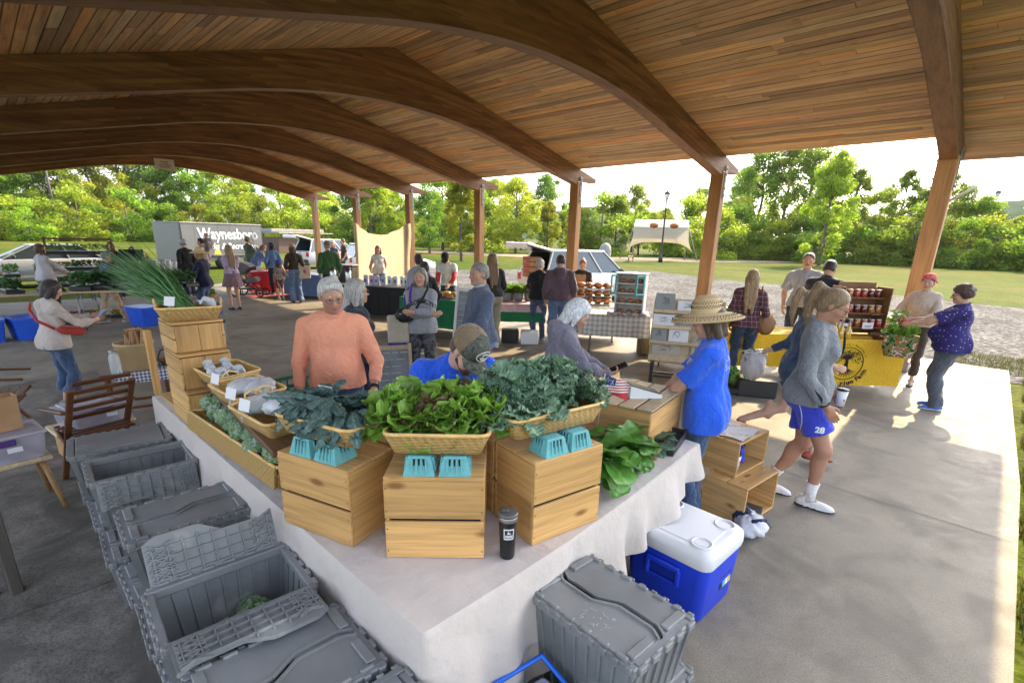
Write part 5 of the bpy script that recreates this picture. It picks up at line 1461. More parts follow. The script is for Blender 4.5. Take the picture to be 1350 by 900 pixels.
def tote_parts(t, lid='closed', seed=0, chalk=False):
 mb = MB(); th = .012
 def wall(sx):                                      # tapered walls with vertical ribs
  pass
 a, b = TW / 2, TD / 2; k = .86
 outer = [(a * k, b * k, 0), (a * .97, b * .97, TH - .05)]
 vs = []
 for (x, y, z) in ((a * k, b * k, 0), (a * .965, b * .955, TH - .03), (a * .945, b * .93, TH - .03), (a * k * .97, b * k * .96, .012)):
  vs += [(-x, -y, z), (x, -y, z), (x, y, z), (-x, y, z)]
 fs = [(3, 2, 1, 0), (12, 13, 14, 15)] + [(i * 4 + q, i * 4 + (q + 1) % 4, (i + 1) * 4 + (q + 1) % 4, (i + 1) * 4 + q) for i in range(3) for q in range(4)]
 mb._add(vs, fs)
 for s in (-1, 1):
  for i in range(9):
   f = (i / 8 - .5) * 2
   mb.bar((f * a * k * .94, s * (b * k + .001), .01), (f * a * .9, s * (b * .955 + .004), TH - .04), .012, .012)
   mb.bar((f * a * k * .94, s * (b * k * .955 - .002), .02), (f * a * .9, s * (b * .925 - .003), TH - .04), .01, .008)
  for i in range(6):
   f = (i / 5 - .5) * 2
   mb.bar((s * (a * k + .001), f * b * k * .9, .01), (s * (a * .965 + .004), f * b * .86, TH - .04), .012, .012)
   mb.bar((s * (a * k * .965 - .002), f * b * k * .9, .02), (s * (a * .94 - .003), f * b * .86, TH - .04), .01, .008)
 mb.build('body', M_grey, t)
 mb = MB(); z = TH - .022                                # rim with notches
 for s in (-1, 1):
  mb.bbox((0, s * (b - .012), z), (TW, .03, .042), .005)
  mb.bbox((s * (a - .014), 0, z - .001), (.032, TD - .056, .038), .005)
  for i in range(10):
   f = (i / 9 - .5) * .92
   mb.bbox((f * TW, s * (b + .006), z + .012), (.026, .014, .024), .003)
  for i in range(5):
   f = (i / 4 - .5) * .8; mb.bbox((s * (a + .005), f * TD, z + .006), (.016, .045, .03), .003)
 mb.build('rim', M_grey, t)
 def flap(name, sgn, M, wavy=True):
  """one half lid hinged on the long side; local y runs from hinge (0) inwards"""
  mb = MB(); mb.X = M
  W = TW - .05; D = b - .02
  def edge(x):
   f = x / W
   wv = .05 * max(-1, min(1, math.sin(f * sgn * 2 * math.pi) * 1.8))
   return D + wv * .55 - .004
  n = 40
  pts = [(-W / 2 + W * i / n) for i in range(n + 1)]
  vs = [(x, 0, 0) for x in pts] + [(x, edge(x), 0) for x in pts] + [(x, 0, .007) for x in pts] + [(x, edge(x), .007) for x in pts]
  m_ = n + 1
  fs = []
  for i in range(n):
   fs += [(i, m_ + i, m_ + i + 1, i + 1), (2 * m_ + i, 2 * m_ + i + 1, 3 * m_ + i + 1, 3 * m_ + i), (m_ + i, 3 * m_ + i, 3 * m_ + i + 1, m_ + i + 1), (i, i + 1, 2 * m_ + i + 1, 2 * m_ + i)]
  fs += [(0, 2 * m_, 3 * m_, m_), (n, m_ + n, 3 * m_ + n, 2 * m_ + n)]
  mb._add(vs, fs)
  for i in range(n): mb.bar((pts[i], edge(pts[i]) - .004, .010), (pts[i + 1], edge(pts[i + 1]) - .004, .010), .009, .011)
  for s in (-1, 1):
   mb.bbox((s * (W / 2 - .018), D * .45, .012), (.036, D * .7, .014), .003)
  for k_ in range(6): mb.bbox((-W / 2 + W * (k_ + .5) / 6, .004, .006), (.05, .018, .022), .004)
  for k_ in range(4):
   y = D * (.12 + .24 * k_); mb.bar((-W / 2 + .01, y, -.006), (W / 2 - .01, y, -.006), .005, .013)
  for k_ in range(9):
   x = -W / 2 + W * (k_ + .5) / 9; mb.bar((x, .01, -.006), (x, min(edge(x), D) - .01, -.006), .005, .013)
  for s in (-1, 1):
   for k_ in range(5):
    x0 = s * (W / 2 - .012); y = D * (.05 + .17 * k_)
    q = min(.05, D * .95 - y); mb.bar((x0, y, -.006), (x0 - s * .09, y + q, -.006), .004, .012); mb.bar((x0, y + q, -.006), (x0 - s * .09, y, -.006), .004, .012)
  mb.build(name, M_grey, t)
 zl = TH - .004
 Mf = Matrix.Translation((0, -b + .012, zl)); Mb = Matrix.Translation((0, b - .012, zl)) @ Matrix.Rotation(math.pi, 4, 'Z')
 if lid == 'closed':
  flap('lid_flap', 1, Mf); flap('lid_flap', 1, Mb)
 elif lid == 'front_hang':         # front flap folded out and hanging, back flap folded behind
  flap('lid_flap', 1, Mf @ Matrix.Translation((0, -.022, 0)) @ Matrix.Rotation(R(256), 4, 'X') @ Matrix.Identity(4))
  flap('lid_flap', 1, Mb @ Matrix.Translation((0, -.022, -.0)) @ Matrix.Rotation(R(250), 4, 'X'))
 elif lid == 'both_up':            # back flap up against the neighbour, front flap folded flat outwards
  flap('lid_flap', 1, Mb @ Matrix.Translation((0, -.016, 0)) @ Matrix.Rotation(R(112), 4, 'X'))
  flap('lid_flap', 1, Mf @ Matrix.Translation((0, -.016, .012)) @ Matrix.Rotation(R(176), 4, 'X'))
 elif lid == 'flat':               # plain inner lid
  mb = MB(); mb.bbox((0, 0, zl), (TW - .07, TD - .06, .012), .004); mb.build('lid', M_grey, t)
 if chalk:
  mb = MB(); rq = random.Random(3)
  for i in range(26):
   x, y = rq.uniform(-.06, .1), rq.uniform(-.15, -.06)
   mb.box((x, y, zl + .0085), (rq.uniform(.004, .022), .0022, .001), (0, 0, rq.uniform(0, 3)))
  mb.build('chalk_scribble', pm('chalk', (.4, .42, .43), .9), t)
GT = 'grey lidded totes by the stall'
def tote(label, loc, rz, lid, chalk=False):
 t = thing('storage_tote', label, 'tote', loc, rz, GT); tote_parts(t, lid, chalk=chalk); return t
H2 = TH + .012
low = tote('grey tote on the floor under the farthest closed tote', (.47, 4.25, 0), R(-2), 'closed')
spots = [(.50, 3.80, 'grey tote on the floor under the empty open tote'), (.49, 3.32, 'grey tote on the floor between the open tote and the wavy lidded one'), (.51, 2.88, 'grey tote on the floor under the wavy lidded tote'), (.51, 2.44, 'grey tote on the floor below the raised lattice lid'), (.51, 2.02, 'grey tote on the floor under the open tote with greens'), (.50, 1.58, 'grey tote on the floor under the tote with the wavy seam'), (.50, 1.14, 'grey tote on the floor nearest the camera, left of the cloth')]
for x, y, lab in spots: dup(low, (x - .03, y, 0), R(rnd.uniform(-4, 2)), lab)
tote('farthest closed grey tote, next to the slatted chair', (.45, 4.23, H2), R(-6), 'flat')
tote('empty open grey tote with its lattice flap hanging in front', (.48, 3.72, H2), R(-3), 'front_hang')
tote('closed grey tote with a wavy lid seam, third from the far end', (.51, 2.86, H2), R(-3), 'closed')
tote('open grey tote with greens inside and its lattice lid raised', (.47, 2.03, H2), R(-4), 'both_up')
tote('closed grey tote with a wavy seam below the raised lattice flap', (.47, 1.50, H2 - .03), R(-3), 'closed')
tote('closed grey tote in the bottom corner beside the cloth', (.48, 1.06, H2 - .03), R(-3), 'flat')
for i, (x, y) in enumerate(((.42, 2.02), (.55, 2.06))):
 o = bpy.data.objects.new('bag_of_greens', bdat[i]); COL.objects.link(o); o.location = (x, y, H2 + .03); o.rotation_euler = (0, 0, i * 1.3); o.scale = (1.2, 1.1, 1.1)
 tag(o, 'clear bag of greens at the bottom of the open tote', 'bagged greens', 'bags of greens in the open tote')
dup(low, (1.60, .90, 0), R(86), 'grey tote on the floor under the chalk marked one')
t = tote('grey tote with chalk scribbles on its lid, right of the cloth corner', (1.52, .90, H2), R(-94), 'closed', True);
t = thing('black_bin', 'black plastic bin pushed under the cloth behind the cooler', 'bin', (2.16, 1.60, 0), R(3))
mb = MB(); mb.bbox((0, 0, .22), (.6, .45, .44), .02); mb.bbox((0, 0, .45), (.64, .49, .035), .01); mb.build('bin_body', pm('bin_black', (.03, .032, .034), .35, .3, 6), t)
t = thing('handled_basket', 'black basket with a bright blue handle at the cloth corner', 'basket', (1.13, .93, 0), R(-8))
mb = MB(); mb.bbox((0, 0, .17), (.30, .28, .34), .02); mb.build('basket_body', M_black, t)
mb = MB(); mb.tube([(-.16, -.15, .35), (-.16, .15, .40), (.16, .15, .40), (.16, -.15, .35)], .013, 8, closed=True); mb.build('handle', pm('handle_blue', (.02, .16, .75), .35), t)
mb = MB(); mb.bbox((0, -.01, .352), (.26, .22, .03), .02); mb.build('grey_lid', pm('lid_greyblue', (.32, .35, .42), .4), t)
t = thing('cooler', 'blue drinks cooler with a white lid and cup rings', 'cooler', (2.61, 1.07, 0), R(-2)); t.scale = (1.05, 1.05, 1.06)
mb = MB()
def rr_ring(w, d, r, z, n=5):
 p = []
 for cx, cy, a0 in ((w - r, d - r, 0), (-w + r, d - r, 90), (-w + r, -d + r, 180), (w - r, -d + r, 270)):
  for k in range(n): a = R(a0 + 90 * k / (n - 1)); p.append((cx + math.cos(a) * r, cy + math.sin(a) * r, z))
 return p
def loft(mb, rings, mi=None, smooth=True):
 m = len(rings[0]); vs = [p for r in rings for p in r]
 fs = [(i * m + k, i * m + (k + 1) % m, (i + 1) * m + (k + 1) % m, (i + 1) * m + k) for i in range(len(rings) - 1) for k in range(m)]
 mb._add(vs, fs, smooth, mi); mb._add(rings[0], [tuple(range(m - 1, -1, -1))], False, mi); mb._add(rings[-1], [tuple(range(m))], False, mi)
loft(mb, [rr_ring(.185, .205, .05, .0), rr_ring(.20, .22, .05, .02), rr_ring(.215, .24, .05, .34)]); mb.build('body', M_blue, t)
mb = MB(); loft(mb, [rr_ring(.222, .247, .055, .342), rr_ring(.226, .25, .055, .36), rr_ring(.226, .25, .055, .395), rr_ring(.222, .246, .055, .418), rr_ring(.205, .23, .05, .436), rr_ring(.19, .215, .05, .438)])
loft(mb, [rr_ring(.165, .19, .03, .4385), rr_ring(.16, .185, .03, .443)])
mb.build('lid', M_white, t)
for i, (x, y) in enumerate(((-.135, -.155), (.135, -.155), (-.135, .155), (.135, .155))):
 mb = MB(); mb.lathe([(.056, .437), (.056, .4485), (.047, .4495), (.044, .4405), (.001, .440)], 24, (x, y, 0)); mb.build('cup_ring', M_white, t)
mb = MB()
s = -1
mb.bbox((s * .222, 0, .285), (.022, .2, .035), .008); mb.bbox((s * .222, -.09, .235), (.02, .03, .1), .008); mb.bbox((s * .222, .09, .235), (.02, .03, .1), .008); mb.bbox((s * .218, 0, .19), (.014, .2, .02), .005)
o = mb.build('handle', M_blue, t)
mb = MB(); mb.box((-.2145, 0, .245), (.006, .145, .07)); mb.build('handle_recess', pm('blue_in_shade', (.008, .03, .35), .4), t)  # flat patch; shade of the recess is put into its darker blue
mb = MB(); mb.X = Matrix.Rotation(R(0), 4, 'Z')
M_lbl = [pm('label_black', (.02, .02, .025), .5), pm('label_yellow', (.6, .45, .05), .5), pm('label_cyan', (.1, .4, .6), .5), M_white]
for k, (x, w_, mi) in enumerate(((-.045, .03, 0), (-.012, .03, 2), (.022, .03, 3), (.055, .03, 1))):
 mb.box((.06 + x, -.2275 - .0015 * k * 0, .17), (w_, .004, .075), (R(-3.2), 0, 0), mi=mi)
mb.box((.06, -.2295, .215), (.13, .004, .022), (R(-3.2), 0, 0), mi=0)
mb.build('label', M_lbl, t)
def open_crate(label, loc, rz, w=.42, d=.36, h=.30):
 t = thing('floor_crate', label, 'crate', loc, rz, 'open pine crates on the floor'); th = .016
 for k in (0, 1):
  for z_ in (th / 2, h - th / 2):
   mb = MB(); mb.bbox((0, (k - .5) * d / 2, z_), (w, d / 2 - .006, th), .003); mb.build('slat', M_pine, t)
 mb = MB(); mb.bbox((-w / 2 + th / 2, 0, h / 2), (th, d - .002, h - 2 * th - .002), .003); mb.build('end_panel', M_piney, t)
 mb = MB(); mb.bbox((w / 2 - th / 2, 0, h / 2), (th, d - .002, h - 2 * th - .002), .003); mb.build('end_panel', M_piney, t)
 mb = MB(); mb.bbox((0, d / 2 - th / 2 - .002, h / 2), (w - 2 * th - .002, th, h - 2 * th - .004), .003); mb.build('back_board', M_pine, t)
 return t
open_crate('open pine crate on the floor, lower one by the blue jeans', (3.86, 1.20, 0), R(-6), .52, .34, .33)
open_crate('open pine crate on top, holding a blue pouch and a cup', (3.95, 1.34, .332), R(-6), .48, .34, .28)
mb = MB(); mb.grid(lambda u, v: (3.75 + u * .36, 1.2 + v * .28, .618 + .008 * math.sin(u * 9 + v * 5)), 10, 8); tag(mb.build('paper_sheet', M_paper), 'white paper sheet lying on the upper floor crate', 'paper')
t = thing('paper_cup', 'white paper cup with a dark lid inside the upper floor crate', 'cup', (3.83, 1.26, .35)); mb = MB(); mb.lathe([(.03, 0), (.042, .12)], 18); mb.build('cup', M_white, t)
mb = MB(); mb.lathe([(.044, .118), (.044, .128), (.036, .136), (.001, .136)], 18); mb.build('lid', M_black, t)
mb = MB(); mb.quad((-.012, -.0395, .06), (.012, -.0395, .06), (.012, -.0415, .078), (-.012, -.0415, .078)); mb.build('print', pm('print_red', (.5, .04, .05), .6), t)
t = thing('blue_pouch', 'bright blue zip pouch inside the upper floor crate', 'pouch', (4.03, 1.30, .35), R(25)); mb = MB(); mb.bbox((0, 0, .08), (.2, .05, .15), .022, (R(-12), 0, 0)); mb.build('pouch', M_blue, t); mb = MB(); mb.tube([(-.09, -.016, .155), (.09, -.016, .155)], .004, 6); mb.build('zip', M_black, t)
t = thing('shoulder_bag', 'white and navy shoulder bag slumped in front of the floor crate', 'bag', (3.60, 1.02, 0), R(30))
M_navy = cloth('navy_strap', (.015, .022, .06))
mb = bag_mesh(91, None, .17, .11, .07); mb.build('bag_body', pm('bag_white', (.55, .55, .6), .8, .3, 9), t)
mb = MB(); mb.tube([(-.1, .0, .14), (-.02, -.1, .12), (.08, -.17, .02), (.17, -.15, .012), (.19, -.08, .012), (.11, -.03, .05)], .014, 6); mb.build('strap', M_navy, t)
mb = bag_mesh(92, None, .09, .07, .075); o = mb.build('navy_panel', M_navy, t); o.location = (.06, .03, .01)
t = thing('folder', 'dark folder lying in the lower floor crate', 'folder', (3.80, 1.12, .02), R(15)); mb = MB(); mb.bbox((0, 0, .012), (.36, .24, .02), .004, (R(6), 0, 0)); mb.build('cover', pm('folder_dark', (.05, .052, .055), .5), t); mb = MB(); mb.box((0, .0, .012), (.34, .225, .012), (R(6), 0, 0)); mb.build('pages', M_paper, t)
M_chw = wood('chair_wood', (.15, .06, .026), 0, .4, .25, 0, .8); M_oak = wood('stool_oak', (.42, .24, .10), 2, .55, .2, 0, .8)
M_tub = pm('clear_tub', (.55, .52, .62), .2, .15, 7, .15, 20, alpha=.5); M_purple = pm('latch_purple', (.08, .03, .17), .4)
def fold_chair(label, loc, rz):
 t = thing('folding_chair', label, 'chair', loc, rz, 'slatted folding chairs')
 for s in (-1, 1):
  mb = MB(); mb.bar((s * .21, -.22, 0), (s * .21, .26, .86), .028, .045, (1, 0, 0), ch=.006); mb.build('rail', M_chw, t)
  mb = MB(); mb.bar((s * .18, .24, 0), (s * .18, -.24, .46), .028, .04, (1, 0, 0), ch=.006); mb.build('leg', M_chw, t)
  mb = MB(); mb.bar((s * .235, -.26, .62), (s * .235, .14, .66), .05, .022, (0, 0, 1), ch=.005); mb.build('armrest', M_chw, t)
 for k in range(6):
  mb = MB(); mb.bbox((0, -.19 + k * .072, .448), (.40, .05, .018), .004); mb.build('seat_slat', M_chw, t)
 for k in range(5):
  f = .60 + k * .075; mb = MB(); y = -.22 + .48 * f / .86 * 1.0; y = -.22 + .48 * (f / .86)
  mb.bbox((0, y - .012, f), (.40, .014, .042), .004, (R(-29), 0, 0)); mb.build('back_slat', M_chw, t)
 return t
c1 = fold_chair('slatted wooden chair facing away between the stool and the totes', (.42, 5.2, 0), R(196))
c2 = dup(c1, (-.14, 6.9, 0), R(80), 'slatted wooden chair half hidden behind the brown paper bag', 'slatted folding chairs')
t = thing('wooden_stool', 'pale wooden stool under the clear box with a purple latch', 'stool', (-.17, 4.95, 0), R(8))
mb = MB(); mb.bbox((0, 0, .41), (.50, .40, .035), .008); mb.build('seat', M_pale, t)
for a in (-1, 1):
 for b in (-1, 1):
  mb = MB(); mb.tube([(a * .19, b * .15, .40), (a * .25, b * .2, 0)], [.02, .016], 8); mb.build('leg', M_oak, t)
def tub(label, loc, rz, sx, sy, h):
 t = thing('clear_storage_box', label, 'storage box', loc, rz, 'clear plastic storage boxes')
 mb = MB(); loft(mb, [rr_ring(sx * .45, sy * .45, .03, 0), rr_ring(sx * .49, sy * .49, .03, h)]); mb.build('box', M_tub, t)
 mb = MB(); mb.bbox((0, 0, h + .012), (sx * 1.02, sy * 1.02, .022), .008); mb.build('lid', M_tub, t)
 for s in (-1, 1):
  mb = MB(); mb.bbox((s * sx * .12 * 0, s * sy * .515, h - .02), (.12, .016, .045), .006); mb.build('latch', M_purple, t)
 rq = random.Random(int(sx * 1000))
 mb = MB()
 for k in range(5): mb.bbox((rq.uniform(-sx * .25, sx * .25), rq.uniform(-sy * .2, sy * .2), h * .3), (sx * .25, sy * .3, h * .4), .01, (0, 0, rq.uniform(0, 1)))
 mb.build('contents', pm('box_contents', (.28, .2, .22), .7, .5, 8), t)
 mb = MB(); mb.box((sx * .1, -sy * .4935, h * .55), (.08, .003, .035)); mb.build('label', M_paper, t)
tub('clear box with a purple latch on the pale stool at the left edge', (-.15, 4.95, .43), R(8), .46, .38, .17)
tub('clear purple tinted box standing on the chair seat beside the totes', (.46, 5.36, .46), R(12), .44, .34, .14)
tub('clear box with a paper label on the floor under the slatted chair', (.44, 5.9, .28), R(8), .46, .34, .16)
t = thing('low_bench', 'low pale bench holding a clear box behind the slatted chair', 'bench', (.45, 5.95, 0), R(8)); mb = MB(); mb.bbox((0, 0, .262), (.6, .36, .03), .006); mb.build('seat', M_pale, t)
for a in (-1, 1): mb = MB(); mb.bbox((a * .24, 0, .123), (.03, .3, .246), .004); mb.build('leg', M_oak, t)
M_kraft = pm('kraft_paper', (.38, .22, .11), .85, .15, 7, .3, 30)
t = thing('paper_bag', 'large brown paper bag standing on the clear box at the left edge', 'paper bag', (-.15, 4.98, .628), R(12))
mb = MB(); mb._add([(-.13, -.08, 0), (.13, -.08, 0), (.13, .08, 0), (-.13, .08, 0), (-.14, -.09, .24), (.135, -.085, .25), (.14, .09, .235), (-.135, .085, .25), (0, -.082, 0), (0, -.1, .245), (0, .082, 0), (0, .07, .24)], [(3, 10, 2, 1, 8, 0), (0, 8, 9, 4), (8, 1, 5, 9), (1, 2, 6, 5), (2, 10, 11, 6), (10, 3, 7, 11), (3, 0, 4, 7)]); mb.build('bag', M_kraft, t)
def gingham(nm, c1, c2, sc):
 m, nt, bs, out = _new(nm); tc = N(nt, 'TexCoord'); sp = N(nt, 'SeparateXYZ'); L(nt, tc.outputs['Object'], sp.inputs[0])
 def stripe(o):
  a = N(nt, 'Math', operation='MULTIPLY', i_1=sc); L(nt, o, a.inputs[0]); b = N(nt, 'Math', operation='FRACT'); L(nt, a.outputs[0], b.inputs[0]); c = N(nt, 'Math', operation='LESS_THAN', i_1=.5); L(nt, b.outputs[0], c.inputs[0]); return c.outputs[0]
 zx = N(nt, 'Math', operation='ADD'); L(nt, sp.outputs[1], zx.inputs[0]); L(nt, sp.outputs[2], zx.inputs[1])
 s = N(nt, 'Math', operation='ADD'); L(nt, stripe(sp.outputs[0]), s.inputs[0]); L(nt, stripe(zx.outputs[0]), s.inputs[1])
 h = N(nt, 'Math', operation='MULTIPLY', i_1=.5); L(nt, s.outputs[0], h.inputs[0])
 mid = tuple((x + y) / 2 for x, y in zip(c1, c2))
 rp = ramp(nt, [(0, c1), (.25, mid), (.75, c2)]); rp.color_ramp.interpolation = 'CONSTANT'; L(nt, h.outputs[0], rp.inputs[0]); L(nt, rp.outputs[0], bs.inputs['Base Color']); bs.inputs['Roughness'].default_value = .9
 return m
M_gingB = gingham('gingham_blue', (.6, .58, .58), (.015, .03, .12), 28)
t = thing('small_table', 'small dark wooden table spread with blue gingham', 'table', (.98, 6.75, 0), R(-10))
mb = MB(); mb.bbox((0, 0, .54), (.62, .42, .03), .005); mb.build('table_top', M_chw, t)
for a in (-1, 1):
 for b in (-1, 1): mb = MB(); mb.bar((a * .26, b * .17, 0), (a * .26, b * .17, .525), .05, .035, ch=.006); mb.build('leg', M_chw, t)
 mb = MB(); mb.bar((-.26, a * .17, .16), (.26, a * .17, .16), .03, .03); mb.build('stretcher', M_chw, t)
mb = MB()
mb.grid(lambda u, v: (-.18 + u * .52, -.235 + v * .45, .558 + .002 * math.sin(u * 20)), 8, 8)
mb.grid(lambda u, v: (-.18 + u * .52, -.238 - .006 * math.sin(u * 16) * v, .558 - v * .11), 16, 3)
mb.build('cloth', M_gingB, t)
t = thing('stoneware_crock', 'wide tan stoneware crock full of paper bags', 'crock', (1.0, 6.72, .562), 0)
M_crock = pm('stoneware', (.40, .28, .14), .4, .12, 4)
mb = MB(); mb.lathe([(.165, 0), (.175, .01), (.178, .26), (.186, .27), (.186, .29), (.172, .29), (.168, .05), (.001, .04)], 30); mb.build('crock_wall', M_crock, t)
rq = random.Random(4)
for k in range(9):
 a = rq.uniform(0, 6.28); r_ = rq.uniform(.02, .1)
 o = thing('small_paper_bag', 'folded brown paper bag standing in the stoneware crock', 'paper bag', (1.0 + r_ * math.cos(a), 6.72 + r_ * math.sin(a), .75), rq.uniform(0, 3), 'paper bags in the crock')
 o.rotation_euler = (rq.uniform(-.25, .25), rq.uniform(-.3, .3), rq.uniform(0, 3)); mb = MB(); mb.bbox((0, 0, .09), (.11, .02, .28), .006); mb.box((0, .012, .235), (.105, .004, .02)); mb.build('bag', M_kraft, o)
M_glass = pm('glass_jar', (.8, .85, .85), .05, .02, alpha=.28, spec=.8)
t = thing('glass_jar', 'tall clear glass jar beside the stoneware crock', 'jar', (.79, 6.58, .562)); mb = MB(); mb.lathe([(.045, 0), (.05, .01), (.05, .17), (.035, .2), (.036, .23)], 20); mb.build('jar', M_glass, t); mb = MB(); mb.lathe([(.038, .231), (.038, .245), (.001, .246)], 20); mb.build('lid', M_steel, t)
t = thing('twig_basket', 'dark twig basket on the gingham cloth beside the crock', 'basket', (1.3, 6.7, .562), 0); mb = MB(); mb.lathe([(.08, 0), (.11, .06), (.115, .07), (.10, .07), (.07, .02), (.001, .02)], 20); mb.build('basket_body', wicker('twig_weave', (.2, .10, .045)), t); mb = MB(); mb.tube([(-.11, 0, .06), (-.08, 0, .16), (0, 0, .2), (.08, 0, .16), (.11, 0, .06)], .008, 6); mb.build('handle', M_chw, t)
t = thing('weathered_post', 'pair of dark weathered boards standing on the floor at the left edge', 'post', (-.26, 3.78, 0), R(10))
M_wth = wood('weathered_wood', (.10, .085, .07), 2, .8, .3)
mb = MB(); mb.bbox((-.07, .02, .8), (.10, .05, 1.6), .006); mb.build('board', M_wth, t); mb = MB(); mb.bbox((.04, -.02, .8), (.055, .10, 1.6), .006); mb.build('board', M_wth, t)
from mathutils.bvhtree import BVHTree
def FC(xy, k): return math.degrees(math.atan2(xy[1], xy[0])) + k      # 0 away from the stall's corner, 90 left, 180 towards
def decal(info, garment, me_obj, origin, rot, size_off=.003):
 """press a flat lettering mesh on a garment: x across, y up, thrown along -z of rot"""
 g_ = garment.data
 bv = BVHTree.FromPolygons([tuple(v.co) for v in g_.vertices], [tuple(p.vertices) for p in g_.polygons])
 d = rot @ Vector((0, 0, -1))
 for v in me_obj.data.vertices:
  p = Vector(origin) + rot @ Vector((v.co.x, v.co.y, 0)); h = bv.ray_cast(p, d, .6)
  z_ = v.co.z
  if h[0] is not None: v.co = h[0] - d * (size_off + max(0, z_))
  else: v.co = p + d * .25
 me_obj.parent = info['root']
 return me_obj
def rotmat(x, y, z): return Matrix((Vector(x), Vector(y), Vector(z))).transposed()
BACK = rotmat((-1, 0, 0), (0, 0, 1), (0, -1, 0)); FRONT = rotmat((1, 0, 0), (0, 0, 1), (0, 1, 0))
FRONT = rotmat((-1, 0, 0), (0, 0, 1), (0, 1, 0)); BACK = rotmat((1, 0, 0), (0, 0, 1), (0, -1, 0))
def strap(info, pts, r, m, name='strap', flat=.35):
 mb = MB(); mb.tube([tuple(p) for p in pts], r, 6); return mb.build(name, m, info['root'])
def plaid(nm, base, c1, c2, c3, sc=14):
 m, nt, bs, out = _new(nm); tc = N(nt, 'TexCoord'); sp = N(nt, 'SeparateXYZ'); L(nt, tc.outputs['Object'], sp.inputs[0])
 col = None
 rgb = N(nt, 'RGB'); rgb.outputs[0].default_value = (*base, 1); col = rgb.outputs[0]
 xy = N(nt, 'MULTIPLY' if False else 'Math', operation='ADD'); L(nt, sp.outputs[0], xy.inputs[0]);
 y5 = N(nt, 'Math', operation='MULTIPLY', i_1=.7); L(nt, sp.outputs[1], y5.inputs[0]); L(nt, y5.outputs[0], xy.inputs[1])
 for src, k, ph, wd, c, a in ((xy.outputs[0], sc, 0, .42, c1, .7), (sp.outputs[2], sc, .1, .42, c1, .7), (xy.outputs[0], sc, .68, .09, c2, .7), (sp.outputs[2], sc, .7, .09, c2, .7), (xy.outputs[0], sc, .3, .06, c3, .8), (sp.outputs[2], sc, .33, .06, c3, .8)):
  q = N(nt, 'Math', operation='MULTIPLY_ADD', i_1=float(k), i_2=float(ph)); L(nt, src, q.inputs[0]); f = N(nt, 'Math', operation='FRACT'); L(nt, q.outputs[0], f.inputs[0])
  l = N(nt, 'Math', operation='LESS_THAN', i_1=float(wd)); L(nt, f.outputs[0], l.inputs[0]); am = N(nt, 'Math', operation='MULTIPLY', i_1=float(a)); L(nt, l.outputs[0], am.inputs[0])
  mx = N(nt, 'Mix', data_type='RGBA'); L(nt, am.outputs[0], mx.inputs[0]); L(nt, col, mx.inputs[6]); mx.inputs[7].default_value = (*c, 1); col = mx.outputs[2]
 L(nt, col, bs.inputs['Base Color']); bs.inputs['Roughness'].default_value = .9; bs.inputs['Specular IOR Level'].default_value = .15
 MATS[nm] = m; return m
def blotch(nm, cols, sc, thr=(.42, .52, .6), rough=.85, dist=1.):
 m, nt, bs, out = _new(nm); mp = coords(nt); no = N(nt, 'TexNoise'); no.inputs['Scale'].default_value = sc; no.inputs['Detail'].default_value = 3; no.inputs['Distortion'].default_value = dist; L(nt, mp.outputs[0], no.inputs['Vector'])
 rp = ramp(nt, [(0, cols[0])] + [(t_, c) for t_, c in zip(thr, cols[1:])]); rp.color_ramp.interpolation = 'CONSTANT'; L(nt, no.outputs[0], rp.inputs[0]); L(nt, rp.outputs[0], bs.inputs['Base Color']); bs.inputs['Roughness'].default_value = rough; bs.inputs['Specular IOR Level'].default_value = .2
 MATS[nm] = m; return m
def dots(nm, base, dot, sc, r_=.2):
 m, nt, bs, out = _new(nm); mp = coords(nt); vo = N(nt, 'TexVoronoi'); vo.inputs['Scale'].default_value = sc; vo.inputs['Randomness'].default_value = .55; L(nt, mp.outputs[0], vo.inputs['Vector'])
 rp = ramp(nt, [(0, dot), (r_, base)]); rp.color_ramp.interpolation = 'CONSTANT'; L(nt, vo.outputs['Distance'], rp.inputs[0]); L(nt, rp.outputs[0], bs.inputs['Base Color']); bs.inputs['Roughness'].default_value = .85; bs.inputs['Specular IOR Level'].default_value = .2
 MATS[nm] = m; return m
def jeans(k=0): return cloth('denim_%d' % k, [(.055, .09, .17), (.10, .16, .28), (.025, .04, .085), (.17, .24, .36)][k], .28, .85, .25)
J = lambda k=0, **kw: dict(mat=jeans(k), name='jeans', **kw)
HW = ('hair_white', (.52, .51, .49)); HG = ('hair_grey', (.20, .195, .19)); HB = ('hair_brown', (.075, .042, .024)); HDK = ('hair_dark', (.022, .015, .012)); HBL = ('hair_blond', (.27, .17, .085)); HRD = ('hair_red', (.28, .10, .04)); HLB = ('hair_light_brown', (.17, .10, .05))
def hr(st, h): return (st, h[0], h[1])
M_strap = cloth('black_strap', (.015, .015, .017)); M_specs = pm('spectacles', (.03, .025, .022), .3); M_lensd = pm('dark_lens', (.02, .015, .015), .08)
M_ltext = pm('print_white', (.65, .68, .75), .8); M_dktext = pm('print_black', (.012, .012, .014), .8)
P_ = (1.80, 3.66)
I = person('salmon', 'heavy white haired man in a salmon long sleeved shirt and glasses', P_, FC(P_, 180) - 2, 1.76, 'm', 1, hr('thick', HW), dict(mat=cloth('salmon_knit', (.80, .33, .20), .05), loose=.025, sleeve=.9, name='shirt', wr=.0055), J(0), weight=1.0, belly=.05, head=(14, 17, 3), lean=4,
           HR=(.27, .08, .84), HL=(-.27, .20, .90), ER=(.4, -.8, 0), EL=(-.5, -.8, 0), beard='stubble', brow=HW, hip=.945, curl=.6)
glasses(I, M_specs)
